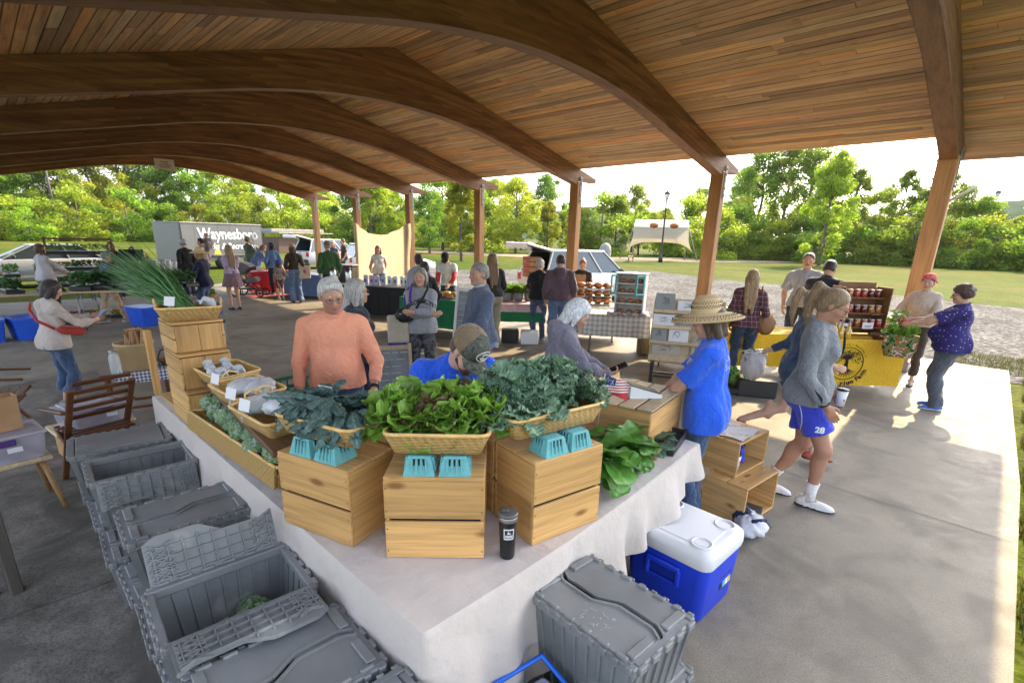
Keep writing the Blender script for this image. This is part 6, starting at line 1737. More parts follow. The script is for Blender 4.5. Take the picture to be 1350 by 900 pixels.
mb = MB(); w_ = I['wrist'][1]; e_ = I['elbow'][1]; d_ = nrm(w_ - e_); mb.tube([tuple(w_ - d_ * .03), tuple(w_ - d_ * .005)], .036, 14); mb.build('wristband', M_strap, I['root'])
P_ = (2.42, 4.42)
I = person('sunglasses', 'grey haired woman in dark sunglasses behind the salmon shirted man', P_, FC(P_, -70), 1.62, 'f', 0, hr('bob', ('hair_silver', (.36, .35, .33))), dict(mat=cloth('navy_top', (.03, .035, .05))), J(2), lod=0)
glasses(I, M_specs, True, M_lensd)
P_ = (3.88, 5.42)
I = person('brooklyn', 'grey haired woman with crossed arms in a lettered grey sweatshirt', P_, FC(P_, 180) + 2, 1.63, 'f', 0, hr('bob', HG), dict(mat=cloth('heather_sweat', (.30, .30, .33), .05, .9, .12), wr=.004, hem=-.10, loose=.02, name='sweatshirt'), dict(mat=blotch('camo_grey', [(.03, .03, .035), (.07, .07, .075), (.12, .12, .125), (.05, .05, .055)], 14), name='leggings'),
           HR=(-.12, .235, 1.09), HL=(.10, .265, 1.12), ER=(1., -.1, -.4), EL=(-1., -.1, -.4), head=(-14, -2, 0), weight=1.05, curl=.4, hdirR=(-.9, .1, .15), hdirL=(.9, .1, .1), palmR=(0, -1, .1), palmL=(0, -1, .1))
o = txt('BROOKLYN', .072, (0, 0, 0), (0, 0, 0), M_dktext, None, 'lettering', .001, bold=.0025, sx=.95)
for v in o.data.vertices: v.co.y += -6.0 * v.co.x * v.co.x * .35
decal(I, I['g']['top'], o, (0, .45, 1.235), FRONT)
mb = MB(); mb.X = Matrix.Translation((-.0, .16, 1.27))
for q in (-1, 1): mb.ball((q * .03, .0, -.02), .026, 6, sy=.3)
mb.tube([(-.03, 0, 0), (0, .0, .02), (.03, 0, 0)], .003, 5); mb.build('hanging_sunglasses', M_lensd, I['root'])
strap(I, [(-.09, .02, 1.46), (-.085, .10, 1.40), (-.03, .15, 1.30), (.04, .165, 1.2), (.12, .15, 1.05), (.2, .08, .98)], .016, M_strap)
strap(I, [(.10, -.02, 1.445), (.12, .07, 1.41), (.135, .125, 1.32), (.14, .13, 1.22)], .017, cloth('purple_strap', (.11, .03, .30)), 'purple_strap')
t = thing('crossbody_bag', 'black crossbody bag at the hip of the woman with crossed arms', 'bag', world(I, (.20, .13, .98)), I['root'].rotation_euler[2] + .2)
m_ = bag_mesh(12, None, .12, .05, .085); m_.build('bag_body', pm('bag_black', (.018, .018, .02), .5), t); mb = MB(); mb.tube([(-.09, .045, .11), (.09, .045, .11)], .004, 5); mb.build('zip', M_steel, t)
t = thing('tote_bag', 'cream tote bag with a purple base hanging beside crossed arms', 'bag', world(I, (.30, .08, .60)), I['root'].rotation_euler[2])
mb = MB(); mb.bbox((0, 0, .28), (.27, .07, .36), .02); mb.build('canvas', cloth('cream_canvas', (.45, .38, .30)), t); mb = MB(); mb.bbox((0, 0, .05), (.275, .075, .12), .02); mb.build('purple_base', cloth('purple_canvas', (.07, .025, .19)), t)
mb = MB(); mb.tube([(-.07, 0, .45), (-.10, -.05, .7), (-.15, -.08, .80)], .012, 5); mb.build('handle', cloth('purple_strap', (.11, .03, .30)), t)
P_ = (3.80, 4.2)
I = person('bluegrey', 'grey haired man in a blue grey sweater seen in profile', P_, FC(P_, 112), 1.76, 'm', 1, hr('short', HG), dict(mat=cloth('bluegrey_knit', (.10, .125, .19), .06, .9, .3), loose=.035, name='sweater'), J(3), weight=1.1, belly=.03, head=(12, 0, 0), HL=(-.26, .30, 1.0), HR=(.3, .12, .86), EL=(-.5, -1, 0), curl=.8)
mb = MB(); mb.X = M4(np.array(I['Rt']), I['nb']); mb.lathe([(.064, .02), (.068, .04), (.063, .05)], 16, (0, .008, .0)); mb.build('collar', cloth('pale_tee', (.4, .5, .62)), I['root'])
P_ = (2.0, 2.50)
I = person('bent', 'bearded man in a blue T shirt and camouflage cap bending over', P_, FC(P_, 180) + 10, 1.78, 'm', 3, hr('crop', HB), dict(mat=cloth('royal_blue', (.025, .12, .75), .06), sleeve=.42, flare=.02, loose=.02, name='t_shirt'), J(0), lean=44, weight=1.08, belly=.03, head=(34, 44, 0), HR=(.22, .52, .80), HL=(-.22, .52, .80), ER=(.8, -.3, .2), EL=(-.8, -.3, .2), beard='full', hip=.90, brow=HB)
M_camo = blotch('camo_cap', [(.05, .055, .045), (.11, .115, .09), (.075, .08, .07), (.16, .15, .115)], 22); M_khaki = cloth('khaki_mesh', (.21, .15, .09), .1)
mb = MB(); mb.X = headm(I) @ Matrix.Translation((0, -.012, .052)) @ Matrix.Rotation(R(-6), 4, 'X')
def capsurf(u, v):
 a = (u - .5) * math.pi * 2; z = -.03 + .125 * v; r_ = .096 * math.sqrt(max(0, 1 - max(0, (v - .12) / .88) ** 2.4)) + .0005
 return (math.sin(a) * r_, math.cos(a) * r_ * 1.2, z)
mb.grid(lambda u, v: capsurf(.29 + u * .42, v), 14, 8, mi=0); mb.grid(lambda u, v: capsurf(.71 + u * .58, v), 18, 8, mi=1)
def brimf(u, v):
 x = (u - .5) * 2; a = x * 1.05; e = v * .085 * math.sqrt(max(0, 1 - x * x * .75))
 return (math.sin(a) * .097, math.cos(a) * .112 + e, -.018 - v * .018 - .02 * x * x)
mb.grid(brimf, 12, 4, mi=0); mb.grid(lambda u, v: tuple(Vector(brimf(u, v)) - Vector((0, 0, .005))), 12, 4, mi=0); cp = mb.build('cap', [M_camo, M_khaki], I['root'])
mb = MB(); mb.X = headm(I) @ Matrix.Translation((0, -.012, .052)) @ Matrix.Rotation(R(-6), 4, 'X')
el = [capsurf(.5 + .085 * math.cos(a) * 1.0, .45 + .24 * math.sin(a)) for a in np.linspace(0, 6.283, 25)[:-1]]
el = [tuple(Vector(p) * 1.02) for p in el]; mb.tube(el, .0032, 5, closed=True)
gg = [capsurf(.5 + .05 * math.cos(a), .45 + .14 * math.sin(a)) for a in np.linspace(.7, 6.0, 18)]; gg = [tuple(Vector(p) * 1.025) for p in gg]; gg.append(tuple(Vector(capsurf(.51, .45)) * 1.025)); mb.tube(gg, .0035, 5)
mb.build('cap_logo', pm('logo_white', (.62, .62, .6), .7), I['root'])
P_ = (3.18, 2.58)
I = person('whitebob', 'white haired woman in a lilac grey hoodie looking down at a phone', P_, FC(P_, -78), 1.60, 'f', 0, hr('bob', ('hair_snow', (.60, .61, .62))), dict(mat=cloth('lilac_hoodie', (.20, .185, .235), .06), hood=True, loose=.03, hem=-.12, name='hoodie'), J(0), lean=14, head=(-8, 38, 0), HR=(.10, .42, .98), HL=(-.04, .44, .985), curl=(.9, .35), weight=1.1, hdirR=(-.15, 1, .12), hdirL=(.5, .8, -.1), palmL=(0, -.2, 1), palmR=(-.6, .1, .7))
mb = MB(); nb_ = I['nb']; mb.X = M4(np.array(I['Rt']), nb_)
mb.lathe([(.07, -.01), (.088, .0), (.086, .035), (.07, .06), (.062, .05)], 18, (0, .012, -.01)); mb.build('scarf', blotch('scarf_print', [(.02, .02, .02), (.18, .16, .15), (.03, .03, .03), (.3, .28, .26)], 60), I['root'])
hp = I['hand']['R'][0]; t = thing('smartphone', 'black smartphone in the hand of the white haired woman', 'phone', world(I, hp + v3(-.02, .05, .02)), I['root'].rotation_euler[2]); t.rotation_euler = (R(25), R(15), t.rotation_euler[2])
mb = MB(); mb.bbox((0, 0, 0), (.075, .155, .012), .005); mb.build('case', M_black, t); mb = MB(); mb.box((0, 0, .0068), (.067, .142, .002)); mb.build('screen', pm('phone_glass', (.02, .02, .025), .08), t)
P_ = (3.37, 1.36)
I = person('strawhat', 'woman in a wide woven sun hat and bright blue T shirt at the stall end', P_, FC(P_, 88), 1.66, 'f', 0, hr('bob', HB), dict(mat=MATS['royal_blue'], sleeve=.48, flare=.018, loose=.035, hem=-.15, name='t_shirt', wr=.006), J(0, flare=.012), head=(0, 24, 0), HL=(-.06, .33, .92), HR=(.08, .37, .93), EL=(-.8, -.7, -.2), ER=(.7, -.6, -.2), curl=.7, weight=.98, lean=3, hdirL=(.25, 1, -.35), hdirR=(-.3, 1, -.3), palmL=(.5, .1, -.6), palmR=(-.5, .1, -.6))
def hatmat():
 m, nt, bs, out = _new('woven_straw'); tc = N(nt, 'TexCoord'); w1 = N(nt, 'TexWave', wave_type='RINGS', rings_direction='Z'); w1.inputs['Scale'].default_value = 55; w1.inputs['Distortion'].default_value = 1.5; L(nt, tc.outputs['Generated'], w1.inputs[0])
 n_ = N(nt, 'TexNoise'); n_.inputs['Scale'].default_value = 160; L(nt, tc.outputs['Object'], n_.inputs[0])
 rp = ramp(nt, [(.2, (.42, .27, .12)), (.6, (.66, .46, .24)), (1, (.74, .56, .32))]); a = N(nt, 'Math', operation='MULTIPLY_ADD', i_1=.5, i_2=.25); L(nt, n_.outputs[0], a.inputs[0]); b = N(nt, 'Math', operation='MULTIPLY_ADD', i_1=.4); L(nt, w1.outputs[1], b.inputs[0]); L(nt, a.outputs[0], b.inputs[2]); L(nt, b.outputs[0], rp.inputs[0]); L(nt, rp.outputs[0], bs.inputs['Base Color']); bs.inputs['Roughness'].default_value = .7
 bp = N(nt, 'Bump'); bp.inputs['Strength'].default_value = .8; bp.inputs['Distance'].default_value = .004; L(nt, b.outputs[0], bp.inputs['Height']); L(nt, bp.outputs[0], bs.inputs['Normal']); MATS['woven_straw'] = m; return m
M_straw = hatmat(); M_hole = pm('weave_hole', (.045, .025, .012), .9)
h_ = brim_hat(I, M_straw, .12, .125, .035, 'sun_hat', tilt=-16)
mb = MB(); mb.X = headm(I) @ Matrix.Translation((0, -.012, .045)) @ Matrix.Rotation(R(16), 4, 'X')
for row, (z_, r_) in enumerate(((.045, .0935), (.056, .0925), (.075, .087), (.086, .081))):
 for k in range(34):
  a = 2 * math.pi * (k + .5 * (row % 2)) / 34; mb.ball((math.cos(a) * r_, math.sin(a) * r_ * 1.14, z_), .0042, 4)
for row, r_ in enumerate((.155, .172, .208)):
 for k in range(56):
  a = 2 * math.pi * (k + .5 * (row % 2)) / 56; f = (r_ - .096) / .13; mb.ball((math.cos(a) * r_, math.sin(a) * r_ * 1.14, .0035 - .035 * f * .9), .0042, 4)
mb.build('weave_holes', M_hole, I['root'])
ml = MB(); star = []
for k in range(14):
 a = math.pi / 2 + k * math.pi / 7; r_ = (.055 if k % 2 == 0 else .024) * (1.15 if k == 0 else 1); star.append((math.cos(a) * r_, math.sin(a) * r_, 0))
star2 = [(x * .78, y * .78, 0) for x, y, _ in star]; nS = len(star)
ml._add(star + star2, [(i, (i + 1) % nS, nS + (i + 1) % nS, nS + i) for i in range(nS)])
o = ml.build('leaf_emblem', M_ltext, None); decal(I, I['g']['top'], o, (-.05, -.45, 1.27), BACK)
ml = MB()
for k in range(3): ml.quad((-.045, .014 - k * .014, 0), (.04 - k * .01, .014 - k * .014, 0), (.04 - k * .01, .006 - k * .014, 0), (-.045, .006 - k * .014, 0))
o = ml.build('chest_print', M_ltext, None); decal(I, I['g']['top'], o, (-.085, .45, 1.27), FRONT)
P_ = (7.75, 2.72)
I = person('plaid', 'woman with long fair hair and a red and navy plaid shirt, back turned', P_, FC(P_, 4), 1.67, 'f', 0, hr('long', HBL), dict(mat=plaid('plaid_shirt', (.16, .035, .03), (.03, .035, .07), (.30, .24, .21), (.02, .02, .03)), loose=.025, hem=-.08, name='shirt'), J(2), lod=0, weight=1.05)
t = thing('shoulder_bag', 'tan fringed leather bag hanging at the plaid shirted woman', 'bag', world(I, (.27, -.06, .78)), I['root'].rotation_euler[2] + .3)
m_ = bag_mesh(31, None, .12, .05, .14); m_.build('bag_body', pm('tan_leather', (.22, .10, .04), .6), t); mb = MB(); mb.tube([(-.06, 0, .26), (-.1, .02, .55), (-.13, .03, .68)], .012, 5); mb.build('strap', MATS['tan_leather'], t)
P_ = (4.38, .98)
I = person('walker', 'young woman with a ponytail, grey fleece and blue shorts walking past', P_, FC(P_, -92), 1.76, 'f', 2, hr('pony', ('hair_darkblond', (.20, .125, .06))), dict(mat=cloth('grey_fleece', (.215, .22, .235), .06, .95, .16), loose=.025, hem=-.10, name='fleece', wr=.006, sleeve=.96), dict(mat=cloth('purple_blue', (.045, .06, .50), .06), length=.34, flare=.035, name='shorts', wr=.004),
           shoes=('shoe_white', (.62, .60, .60), False), FR=(.07, .15, .0, 0), FL=(-.06, -.17, .01, 0, -6), lean=0, head=(0, 24, 0), HR=(.25, .14, .90), HL=(-.27, .16, .90), ER=(.5, -1, 0), EL=(-.6, -1, 0), hip=.965, weight=1.0, socks=(cloth('sock_white', (.68, .67, .66)), .32), curl=.45)
glasses(I, M_specs)
mb = MB(); c_ = I['nb']; mb.tube([(-.012, .155, 1.42), (-.012, .165, 1.34), (-.012, .17, 1.26)], .007, 6); mb.tube([(.02, .15, 1.44), (.03, .17, 1.36), (.02, .175, 1.30)], .004, 5); mb.build('zip', M_strap, I['root'])
w_ = I['wrist'][0]; e_ = I['elbow'][0]; d_ = nrm(w_ - e_); mb = MB(); mb.tube([tuple(w_ - d_ * .035), tuple(w_ - d_ * .012)], .041, 14); mb.build('cuff', M_strap, I['root'])
o = txt('28', .062, (0, 0, 0), (0, 0, 0), M_ltext, None, 'number', .001, bold=.003); decal(I, I['g']['bottom'], o, (.45, .13, .70), rotmat((0, 1, 0), (0, 0, 1), (1, 0, 0)))
ml = MB()
for k in range(14):
 u0, u1 = k / 14, (k + 1) / 14; f = lambda u: (-.07 + .03 * math.sin(u * 3) + u * .06, .12 - u * .28)
 (x0, y0), (x1, y1) = f(u0), f(u1); ml.quad((x0, y0, 0), (x1, y1, 0), (x1 + .007, y1, 0), (x0 + .007, y0, 0))
o = ml.build('side_piping', M_ltext, None); decal(I, I['g']['bottom'], o, (.45, .0, .80), rotmat((0, 1, 0), (0, 0, 1), (1, 0, 0)))
ml = MB(); ml.quad((-.06, .06, 0), (.005, -.005, 0), (.012, -.05, 0), (-.03, .01, 0)); o = ml.build('pocket_zip', M_dktext, None); decal(I, I['g']['top'], o, (.45, .10, .98), rotmat((0, 1, 0), (0, 0, 1), (1, 0, 0)))
t = thing('paper_cup', 'pale paper cup with a dark lid held by the walking woman', 'cup', world(I, I['hand']['L'][0] + v3(0, .03, .02)), 0)
mb = MB(); mb.lathe([(.03, -.06), (.042, .07)], 16); mb.build('cup', M_white, t); mb = MB(); mb.lathe([(.044, .068), (.044, .08), (.001, .084)], 16); mb.build('lid', M_black, t)
P_ = (5.30, 1.31)
I = person('denim', 'woman in a denim jacket with a white bag, mostly hidden behind the walker', P_, FC(P_, -84), 1.64, 'f', 3, hr('pony', HBL), dict(mat=jeans(0), loose=.03, hem=-.24, name='denim_jacket', sleeve=.85), dict(mat=jeans(0), length=.2, flare=.02, name='denim_shorts'), shoes=('sandal_red', (.35, .06, .03), False, 'low'), FR=(.05, .26, 0, 0), FL=(-.05, -.42, .22, 0, -55), HL=(-.30, -.30, .98), HR=(.2, .25, 1.0), EL=(-.4, .3, -.6), hip=.93, lean=4)
t = thing('white_handbag', 'crumpled white bag with metal handles carried behind the straw hat', 'bag', world(I, I['hand']['L'][0] + v3(0, -.03, -.27)), I['root'].rotation_euler[2] + .4)
m_ = bag_mesh(33, None, .15, .10, .15); m_.build('bag_body', pm('white_film', (.62, .61, .62), .5, .1, 9, .4, 20), t); mb = MB()
for q in (-1, 1): mb.tube([(q * .05, -.1, .2), (q * .05, -.12, .28), (q * .05, .1, .3), (q * .05, .12, .2)], .008, 6)
mb.build('handle', M_steel, t)
P_ = (9.95, 2.62)
I = person('moustache', 'smiling man with a moustache and grey T shirt behind the honey stall', P_, FC(P_, 176), 1.9, 'm', 1, hr('short', HB), dict(mat=cloth('grey_tee', (.28, .29, .31)), sleeve=.42, flare=.02, name='t_shirt'), J(2), lod=1, beard='moustache', smile=True, HL=(-.25, .3, 1.0))
P_ = (9.15, 2.12)
I = person('blacktee', 'dark haired man in a black T shirt leaning at the honey stall, back turned', P_, FC(P_, -14), 1.82, 'm', 1, hr('short', HDK), dict(mat=cloth('black_tee', (.022, .024, .03)), sleeve=.5, flare=.02, loose=.03, name='t_shirt'), J(1), lod=1, lean=8, weight=1.15, HL=(-.2, .4, 1.0), HR=(.25, .35, 1.0), head=(0, 15, 0))
P_ = (9.72, .92)
I = person('bandana', 'smiling woman in a beige sweater and red headscarf by the corner column', P_, FC(P_, 168), 1.66, 'f', 0, hr('bun', HDK), dict(mat=cloth('beige_knit', (.50, .405, .335), .05, .95, .25), loose=.02, neck=True, hem=-.02, name='sweater'), dict(mat=cloth('brown_trousers', (.06, .042, .03)), length=.88, waist=.10), ('clog_grey', (.12, .11, .10), False), lod=0, head=(6, 4, 0), HR=(.34, .16, .88), HL=(-.18, .38, 1.06), smile=True, FR=(.16, .12, 0, -20))
M_scarf = blotch('red_bandana', [(.48, .03, .04), (.55, .06, .07), (.6, .3, .3), (.45, .03, .04)], 60)
mb = MB(); mb.X = headm(I) @ Matrix.Translation((0, -.014, .04)) @ Matrix.Rotation(R(12), 4, 'X'); mb.lathe([(.095, -.005), (.097, .015), (.092, .05), (.07, .082), (.035, .096), (.001, .099)], 22, (0, 0, 0), True, 0, 1, 1.2)
mb.tube([(0, -.11, .0), (-.05, -.16, .01), (-.10, -.19, -.03)], [.02, .03, .006], 6); mb.tube([(0, -.11, .0), (-.03, -.15, -.05), (-.05, -.16, -.1)], [.02, .026, .005], 6); mb.build('headscarf', M_scarf, I['root'])
P_ = (8.52, .42)
I = person('purple', 'woman with short curly hair in a spotted purple shirt holding a shopping bag', P_, FC(P_, 96), 1.6, 'f', 0, hr('curly', ('hair_auburn', (.06, .025, .015))), dict(mat=dots('purple_dots', (.035, .028, .14), (.4, .35, .45), 28), sleeve=.5, flare=.02, loose=.05, hem=-.12, name='shirt'), dict(mat=cloth('slate_trousers', (.085, .095, .12)), flare=.03), ('shoe_blue', (.05, .15, .5), True), lod=0, weight=1.42, belly=.07, HR=(.16, .44, 1.12), HL=(-.12, .46, 1.10), head=(4, 10, 0), curl=.8)
glasses(I, M_specs)
hb_ = world(I, (.02, .52, .62)); t = thing('shopping_bag', 'shopping bag printed with tomatoes and full of leafy greens, held up', 'bag', hb_, I['root'].rotation_euler[2] + R(90))
M_bagp = blotch('produce_print', [(.02, .02, .025), (.10, .22, .05), (.35, .05, .03), (.5, .45, .4), (.03, .12, .04)], 13, (.40, .50, .56, .64))
mb = MB(); vs = []
for z_, a, b in ((.0, .15, .07), (.12, .19, .09), (.30, .19, .08)): vs.append(rr_ring(a, b, .04, z_))
loft(mb, vs); mb.build('bag_body', M_bagp, t)
mb = MB()
for q in (-1, 1): mb.tube([(-.08, q * .06, .29), (-.04, q * .02, .50), (.04, q * .02, .50), (.08, q * .06, .29)], .011, 6)
mb.build('handle', pm('handle_red', (.55, .03, .04), .6), t)
mb = MB(); rq = random.Random(2)
for k in range(8):
 a = rq.uniform(0, 6.28); mb.ball((-.08 + .22 * rq.random() - .03, -.088 - .004, .04 + .2 * rq.random()), .024, 6, sy=.35)
mb.build('tomato_print', pm('tomato_red', (.5, .035, .02), .6), t)
for k, (x, a) in enumerate(((-.08, 150), (.04, 200), (.10, 30), (-.02, 330))):
 green_thing('lettuce', k % 3, 'lettuce_head', 'leafy lettuce sticking out of the printed shopping bag', 'lettuce', (hb_[0] + .05 * math.cos(R(a)), hb_[1] + x, hb_[2] + .29), R(a), 'lettuce in the printed shopping bag', (25, 0), .85)
P_ = (.42, 7.6)
I = person('leftphone', 'dark haired woman in a cream jacket with a red bag reading a phone', P_, FC(P_, -68), 1.47, 'f', 0, hr('bob', HDK), dict(mat=cloth('cream_jacket', (.47, .40, .36), .05), loose=.025, hem=-.12, name='jacket', wr=.009), dict(mat=jeans(0), name='denim_skirt', length=.8, flare=.05), lod=0, HR=(.12, .36, 1.0), HL=(-.04, .40, 1.03), head=(0, 26, 0), lean=6, curl=.8)
hp = I['hand']['L'][0]; t = thing('smartphone', 'pale smartphone held by the woman in the cream jacket', 'phone', world(I, hp + v3(.02, .04, .02)), I['root'].rotation_euler[2]); t.rotation_euler = (R(35), 0, t.rotation_euler[2]); mb = MB(); mb.bbox((0, 0, 0), (.075, .15, .011), .004); mb.build('case', pm('phone_blue', (.3, .38, .6), .3), t)
M_redb = cloth('red_nylon', (.36, .035, .025)); strap(I, [(-.06, -.11, 1.24), (.0, -.155, 1.16), (.1, -.15, 1.05), (.19, -.05, .96)], .016, M_redb)
t = thing('waist_bag', 'rust red sling bag across the cream jacket', 'bag', world(I, (.24, .07, .88)), I['root'].rotation_euler[2] + R(70)); t.rotation_euler = (0, R(12), t.rotation_euler[2]); m_ = bag_mesh(35, None, .12, .045, .05); m_.build('bag_body', M_redb, t); mb = MB(); mb.tube([(-.1, -.045, .08), (.1, -.045, .08)], .004, 5); mb.build('zip', M_strap, t)
def ppl(key, lab, P_, k, h, sex, hair, top, bottom, shoes=('shoe_grey', (.2, .2, .2), True), **kw):
 kw['shoes'] = shoes
 kw.setdefault('lod', 1)
 return person(key, lab, P_, FC(P_, k), h, sex, kw.pop('skin', 0), hair, top, bottom, **kw)
ppl('green', 'man in a green sweater and cap standing with his back turned', (6.75, 13.7), 10, 1.8, 'm', hr('crop', HG), dict(mat=cloth('forest_green', (.04, .095, .03)), loose=.04, name='sweater'), dict(mat=cloth('black_trousers', (.02, .02, .022))), weight=1.1); cap_hat(PEOPLE['green'], cloth('olive_cap', (.18, .17, .12)))
ppl('farleft', 'woman in a grey and white jacket among the plant tables', (1.0, 16.0), -60, 1.63, 'f', hr('bob', HB), dict(mat=cloth('pale_jacket', (.42, .40, .42)), loose=.04, hem=-.12, name='jacket'), dict(mat=cloth('olive_trousers', (.05, .045, .03))), HR=(.1, .4, 1.0), HL=(-.1, .4, 1.0))
ppl('vest', 'grey haired person in a dark blue vest and tan trousers beside the plants', (1.85, 14.2), -72, 1.52, 'f', hr('short', HG), dict(mat=cloth('slate_vest', (.05, .075, .115)), loose=.04, sleeve=.45, name='vest'), dict(mat=cloth('tan_trousers', (.40, .28, .17))), lean=10, HR=(.15, .42, .95), HL=(-.1, .4, .95), weight=1.15, FR=(.1, .2, 0, 0), FL=(-.1, -.2, 0, 0))
ppl('guitarist', 'seated singer playing an acoustic guitar behind a music stand', (3.50, 20.6), 172, 1.66, 'f', hr('long', HB), dict(mat=cloth('cream_dress', (.52, .46, .38)), sleeve=.4, name='blouse'), dict(mat=cloth('cream_dress', (.52, .46, .38))), hip=.72, FR=(.14, .42, 0, 0), FL=(-.14, .42, 0, 0), HR=(.16, .26, 1.0), HL=(-.42, .34, 1.22), ER=(1, -.3, 0), EL=(-1, -.2, -.6))
t = thing('bar_stool', 'plain stool under the seated singer', 'stool', (3.50, 20.62, 0)); mb = MB(); mb.lathe([(.17, .58), (.18, .60), (.17, .62), (.001, .62)], 16); mb.build('seat', M_chw, t)
for k in range(4): mb = MB(); a = R(45 + 90 * k); mb.tube([(.12 * math.cos(a), .12 * math.sin(a), .58), (.2 * math.cos(a), .2 * math.sin(a), 0)], .016, 6); mb.build('leg', M_chw, t)
I = PEOPLE['guitarist']; t = thing('guitar', 'acoustic guitar on the lap of the seated singer', 'guitar', world(I, (.10, .24, .96)), I['root'].rotation_euler[2]); t.rotation_euler = (R(78), R(-18), t.rotation_euler[2])
M_gt = wood('guitar_top', (.50, .25, .09), 0, .3); mb = MB(); out = []
for a in np.linspace(0, 6.283, 33)[:-1]:
 r_ = .19 + .035 * math.cos(2 * a) - .03 * math.cos(a); out.append((math.cos(a) * r_ * 1.25, math.sin(a) * r_ * .95))
mb.prism(out, -.05, .05); mb.build('guitar_body', M_gt, t); mb = MB(); mb.lathe([(.05, .0515), (.001, .052)], 16, (-.05, 0, 0)); mb.build('sound_hole', M_dark, t); mb = MB(); mb.bbox((-.46, 0, .045), (.46, .055, .025), .006); mb.bbox((-.76, 0, .04), (.15, .075, .02), .006); mb.build('neck', M_chw, t)
t = thing('music_stand', 'black music stand in front of the seated singer', 'music stand', (3.36, 19.95, 0), R(FC((3.36, 19.95), 90))); mb = MB(); mb.tube([(0, 0, .05), (0, 0, 1.15)], .014, 8); mb.build('pole', M_black, t); mb = MB(); mb.bbox((0, 0, 1.22), (.62, .02, .36), .006, (R(-16), 0, 0)); mb.build('desk', M_black, t)
for k in range(3): mb = MB(); a = R(90 + 120 * k); mb.tube([(0, 0, .2), (.26 * math.cos(a), .26 * math.sin(a), 0)], .01, 6); mb.build('leg', M_black, t)
ppl('coat', 'person in a black coat and pale blue cap holding a white bag', (4.42, 18.3), 25, 1.72, 'f', hr('crop', HG), dict(mat=cloth('black_coat', (.015, .016, .018)), loose=.04, hem=-.16, name='coat'), J(2)); cap_hat(PEOPLE['coat'], cloth('pale_blue_cap', (.40, .46, .62)), brim=.05)
t = thing('plastic_carrier', 'white plastic carrier bag hanging from the black coated person', 'bag', world(PEOPLE['coat'], (-.26, .06, .56)), 0); bag_mesh(51, None, .14, .11, .15).build('film', MATS['white_film'], t)
ppl('strawnavy', 'woman in a navy jacket and straw hat carrying a garden basket', (3.48, 13.2), 60, 1.63, 'f', hr('bob', HBL), dict(mat=cloth('navy_jacket', (.012, .014, .045)), loose=.04, hem=-.13, name='jacket'), J(0), HR=(.26, .12, .80), HL=(-.2, .3, 1.0)); brim_hat(PEOPLE['strawnavy'], M_straw, .10, .11, .03)
hp = world(PEOPLE['strawnavy'], PEOPLE['strawnavy']['hand']['R'][0]); t = thing('garden_basket', 'round orange brown basket with leafy greens in the hand of the straw hatted woman', 'basket', (hp[0], hp[1], .44), R(30)); mb = MB(); mb.lathe([(.10, 0), (.2, .08), (.22, .17), (.205, .17), (.09, .02), (.001, .02)], 22, sx=1.15, sy=.85); mb.build('woven_body', wicker('basket_orange', (.42, .19, .05)), t); mb = MB(); mb.tube([(-.24, 0, .16), (-.15, 0, .3), (0, 0, .36), (.15, 0, .3), (.24, 0, .16)], .011, 6); mb.build('handle', M_chw, t)
for k, x in enumerate((-.16, .16)): green_thing('lettuce', k, 'lettuce_head', 'leafy greens poking out of the round garden basket', 'greens', (hp[0] + x * .8, hp[1] + x * .5, .58), R(k * 180 + 30), 'greens in the garden basket', (10, 0), .8)
ppl('dad', 'dark haired man carrying a small child on his arm', (5.2, 19.4), 60, 1.76, 'm', hr('short', HDK), dict(mat=cloth('grey_top', (.24, .22, .23)), loose=.03, name='shirt'), J(2), HL=(-.22, .28, 1.28), HR=(.16, .3, 1.2))
ppl('toddler', 'small child held high on the arm of the dark haired man', (5.40, 19.42), 150, .95, 'f', hr('crop', HLB), dict(mat=cloth('grey_romper', (.3, .29, .3)), sleeve=.5, name='romper'), dict(mat=cloth('grey_romper', (.3, .29, .3)), length=.6), z=.96, FR=(.1, .16, .1, 0), FL=(-.1, .16, .1, 0))
ppl('lilac', 'woman with long blond hair in a lilac top and short patterned skirt', (4.58, 14.8), 20, 1.66, 'f', hr('long', HBL), dict(mat=cloth('lilac_top', (.42, .34, .48)), sleeve=.42, hem=.02, name='top'), None, skirt=dict(mat=blotch('skirt_print', [(.14, .08, .12), (.26, .17, .2), (.2, .1, .12), (.35, .25, .26)], 40), len=.42, flare=.10), skin=0, shoes=('flat_black', (.02, .02, .02), False, 'low'), HR=(.0, .2, 1.02), HL=(-.02, .2, 1.03))
ppl('capman', 'bearded man in a green checked shirt and cap near the trailer', (7.3, 21.3), -60, 1.8, 'm', hr('crop', HB), dict(mat=cloth('green_check', (.06, .10, .07), .3), loose=.03, name='shirt'), J(2), HR=(.1, .3, 1.4), HL=(-.1, .34, 1.3), beard='full'); cap_hat(PEOPLE['capman'], cloth('tan_cap', (.2, .17, .12)))
ppl('denimb', 'person in a blue denim shirt bending over the red cloth table', (6.75, 19.2), -70, 1.66, 'f', hr('bob', HLB), dict(mat=cloth('chambray', (.10, .19, .38)), loose=.03, name='shirt'), J(0), lean=35, HR=(.15, .5, .85), HL=(-.15, .5, .85), head=(0, 40, 0))
ppl('bluej', 'person in a blue jacket and dark hat at the far tables', (6.75, 17.6), 15, 1.68, 'f', hr('bob', HDK), dict(mat=cloth('blue_jacket', (.10, .17, .30)), loose=.03, name='jacket'), dict(mat=cloth('dark_skirt', (.03, .03, .05)))); brim_hat(PEOPLE['bluej'], cloth('navy_hat', (.03, .04, .09)), .05, .09, .02, 'bucket_hat')
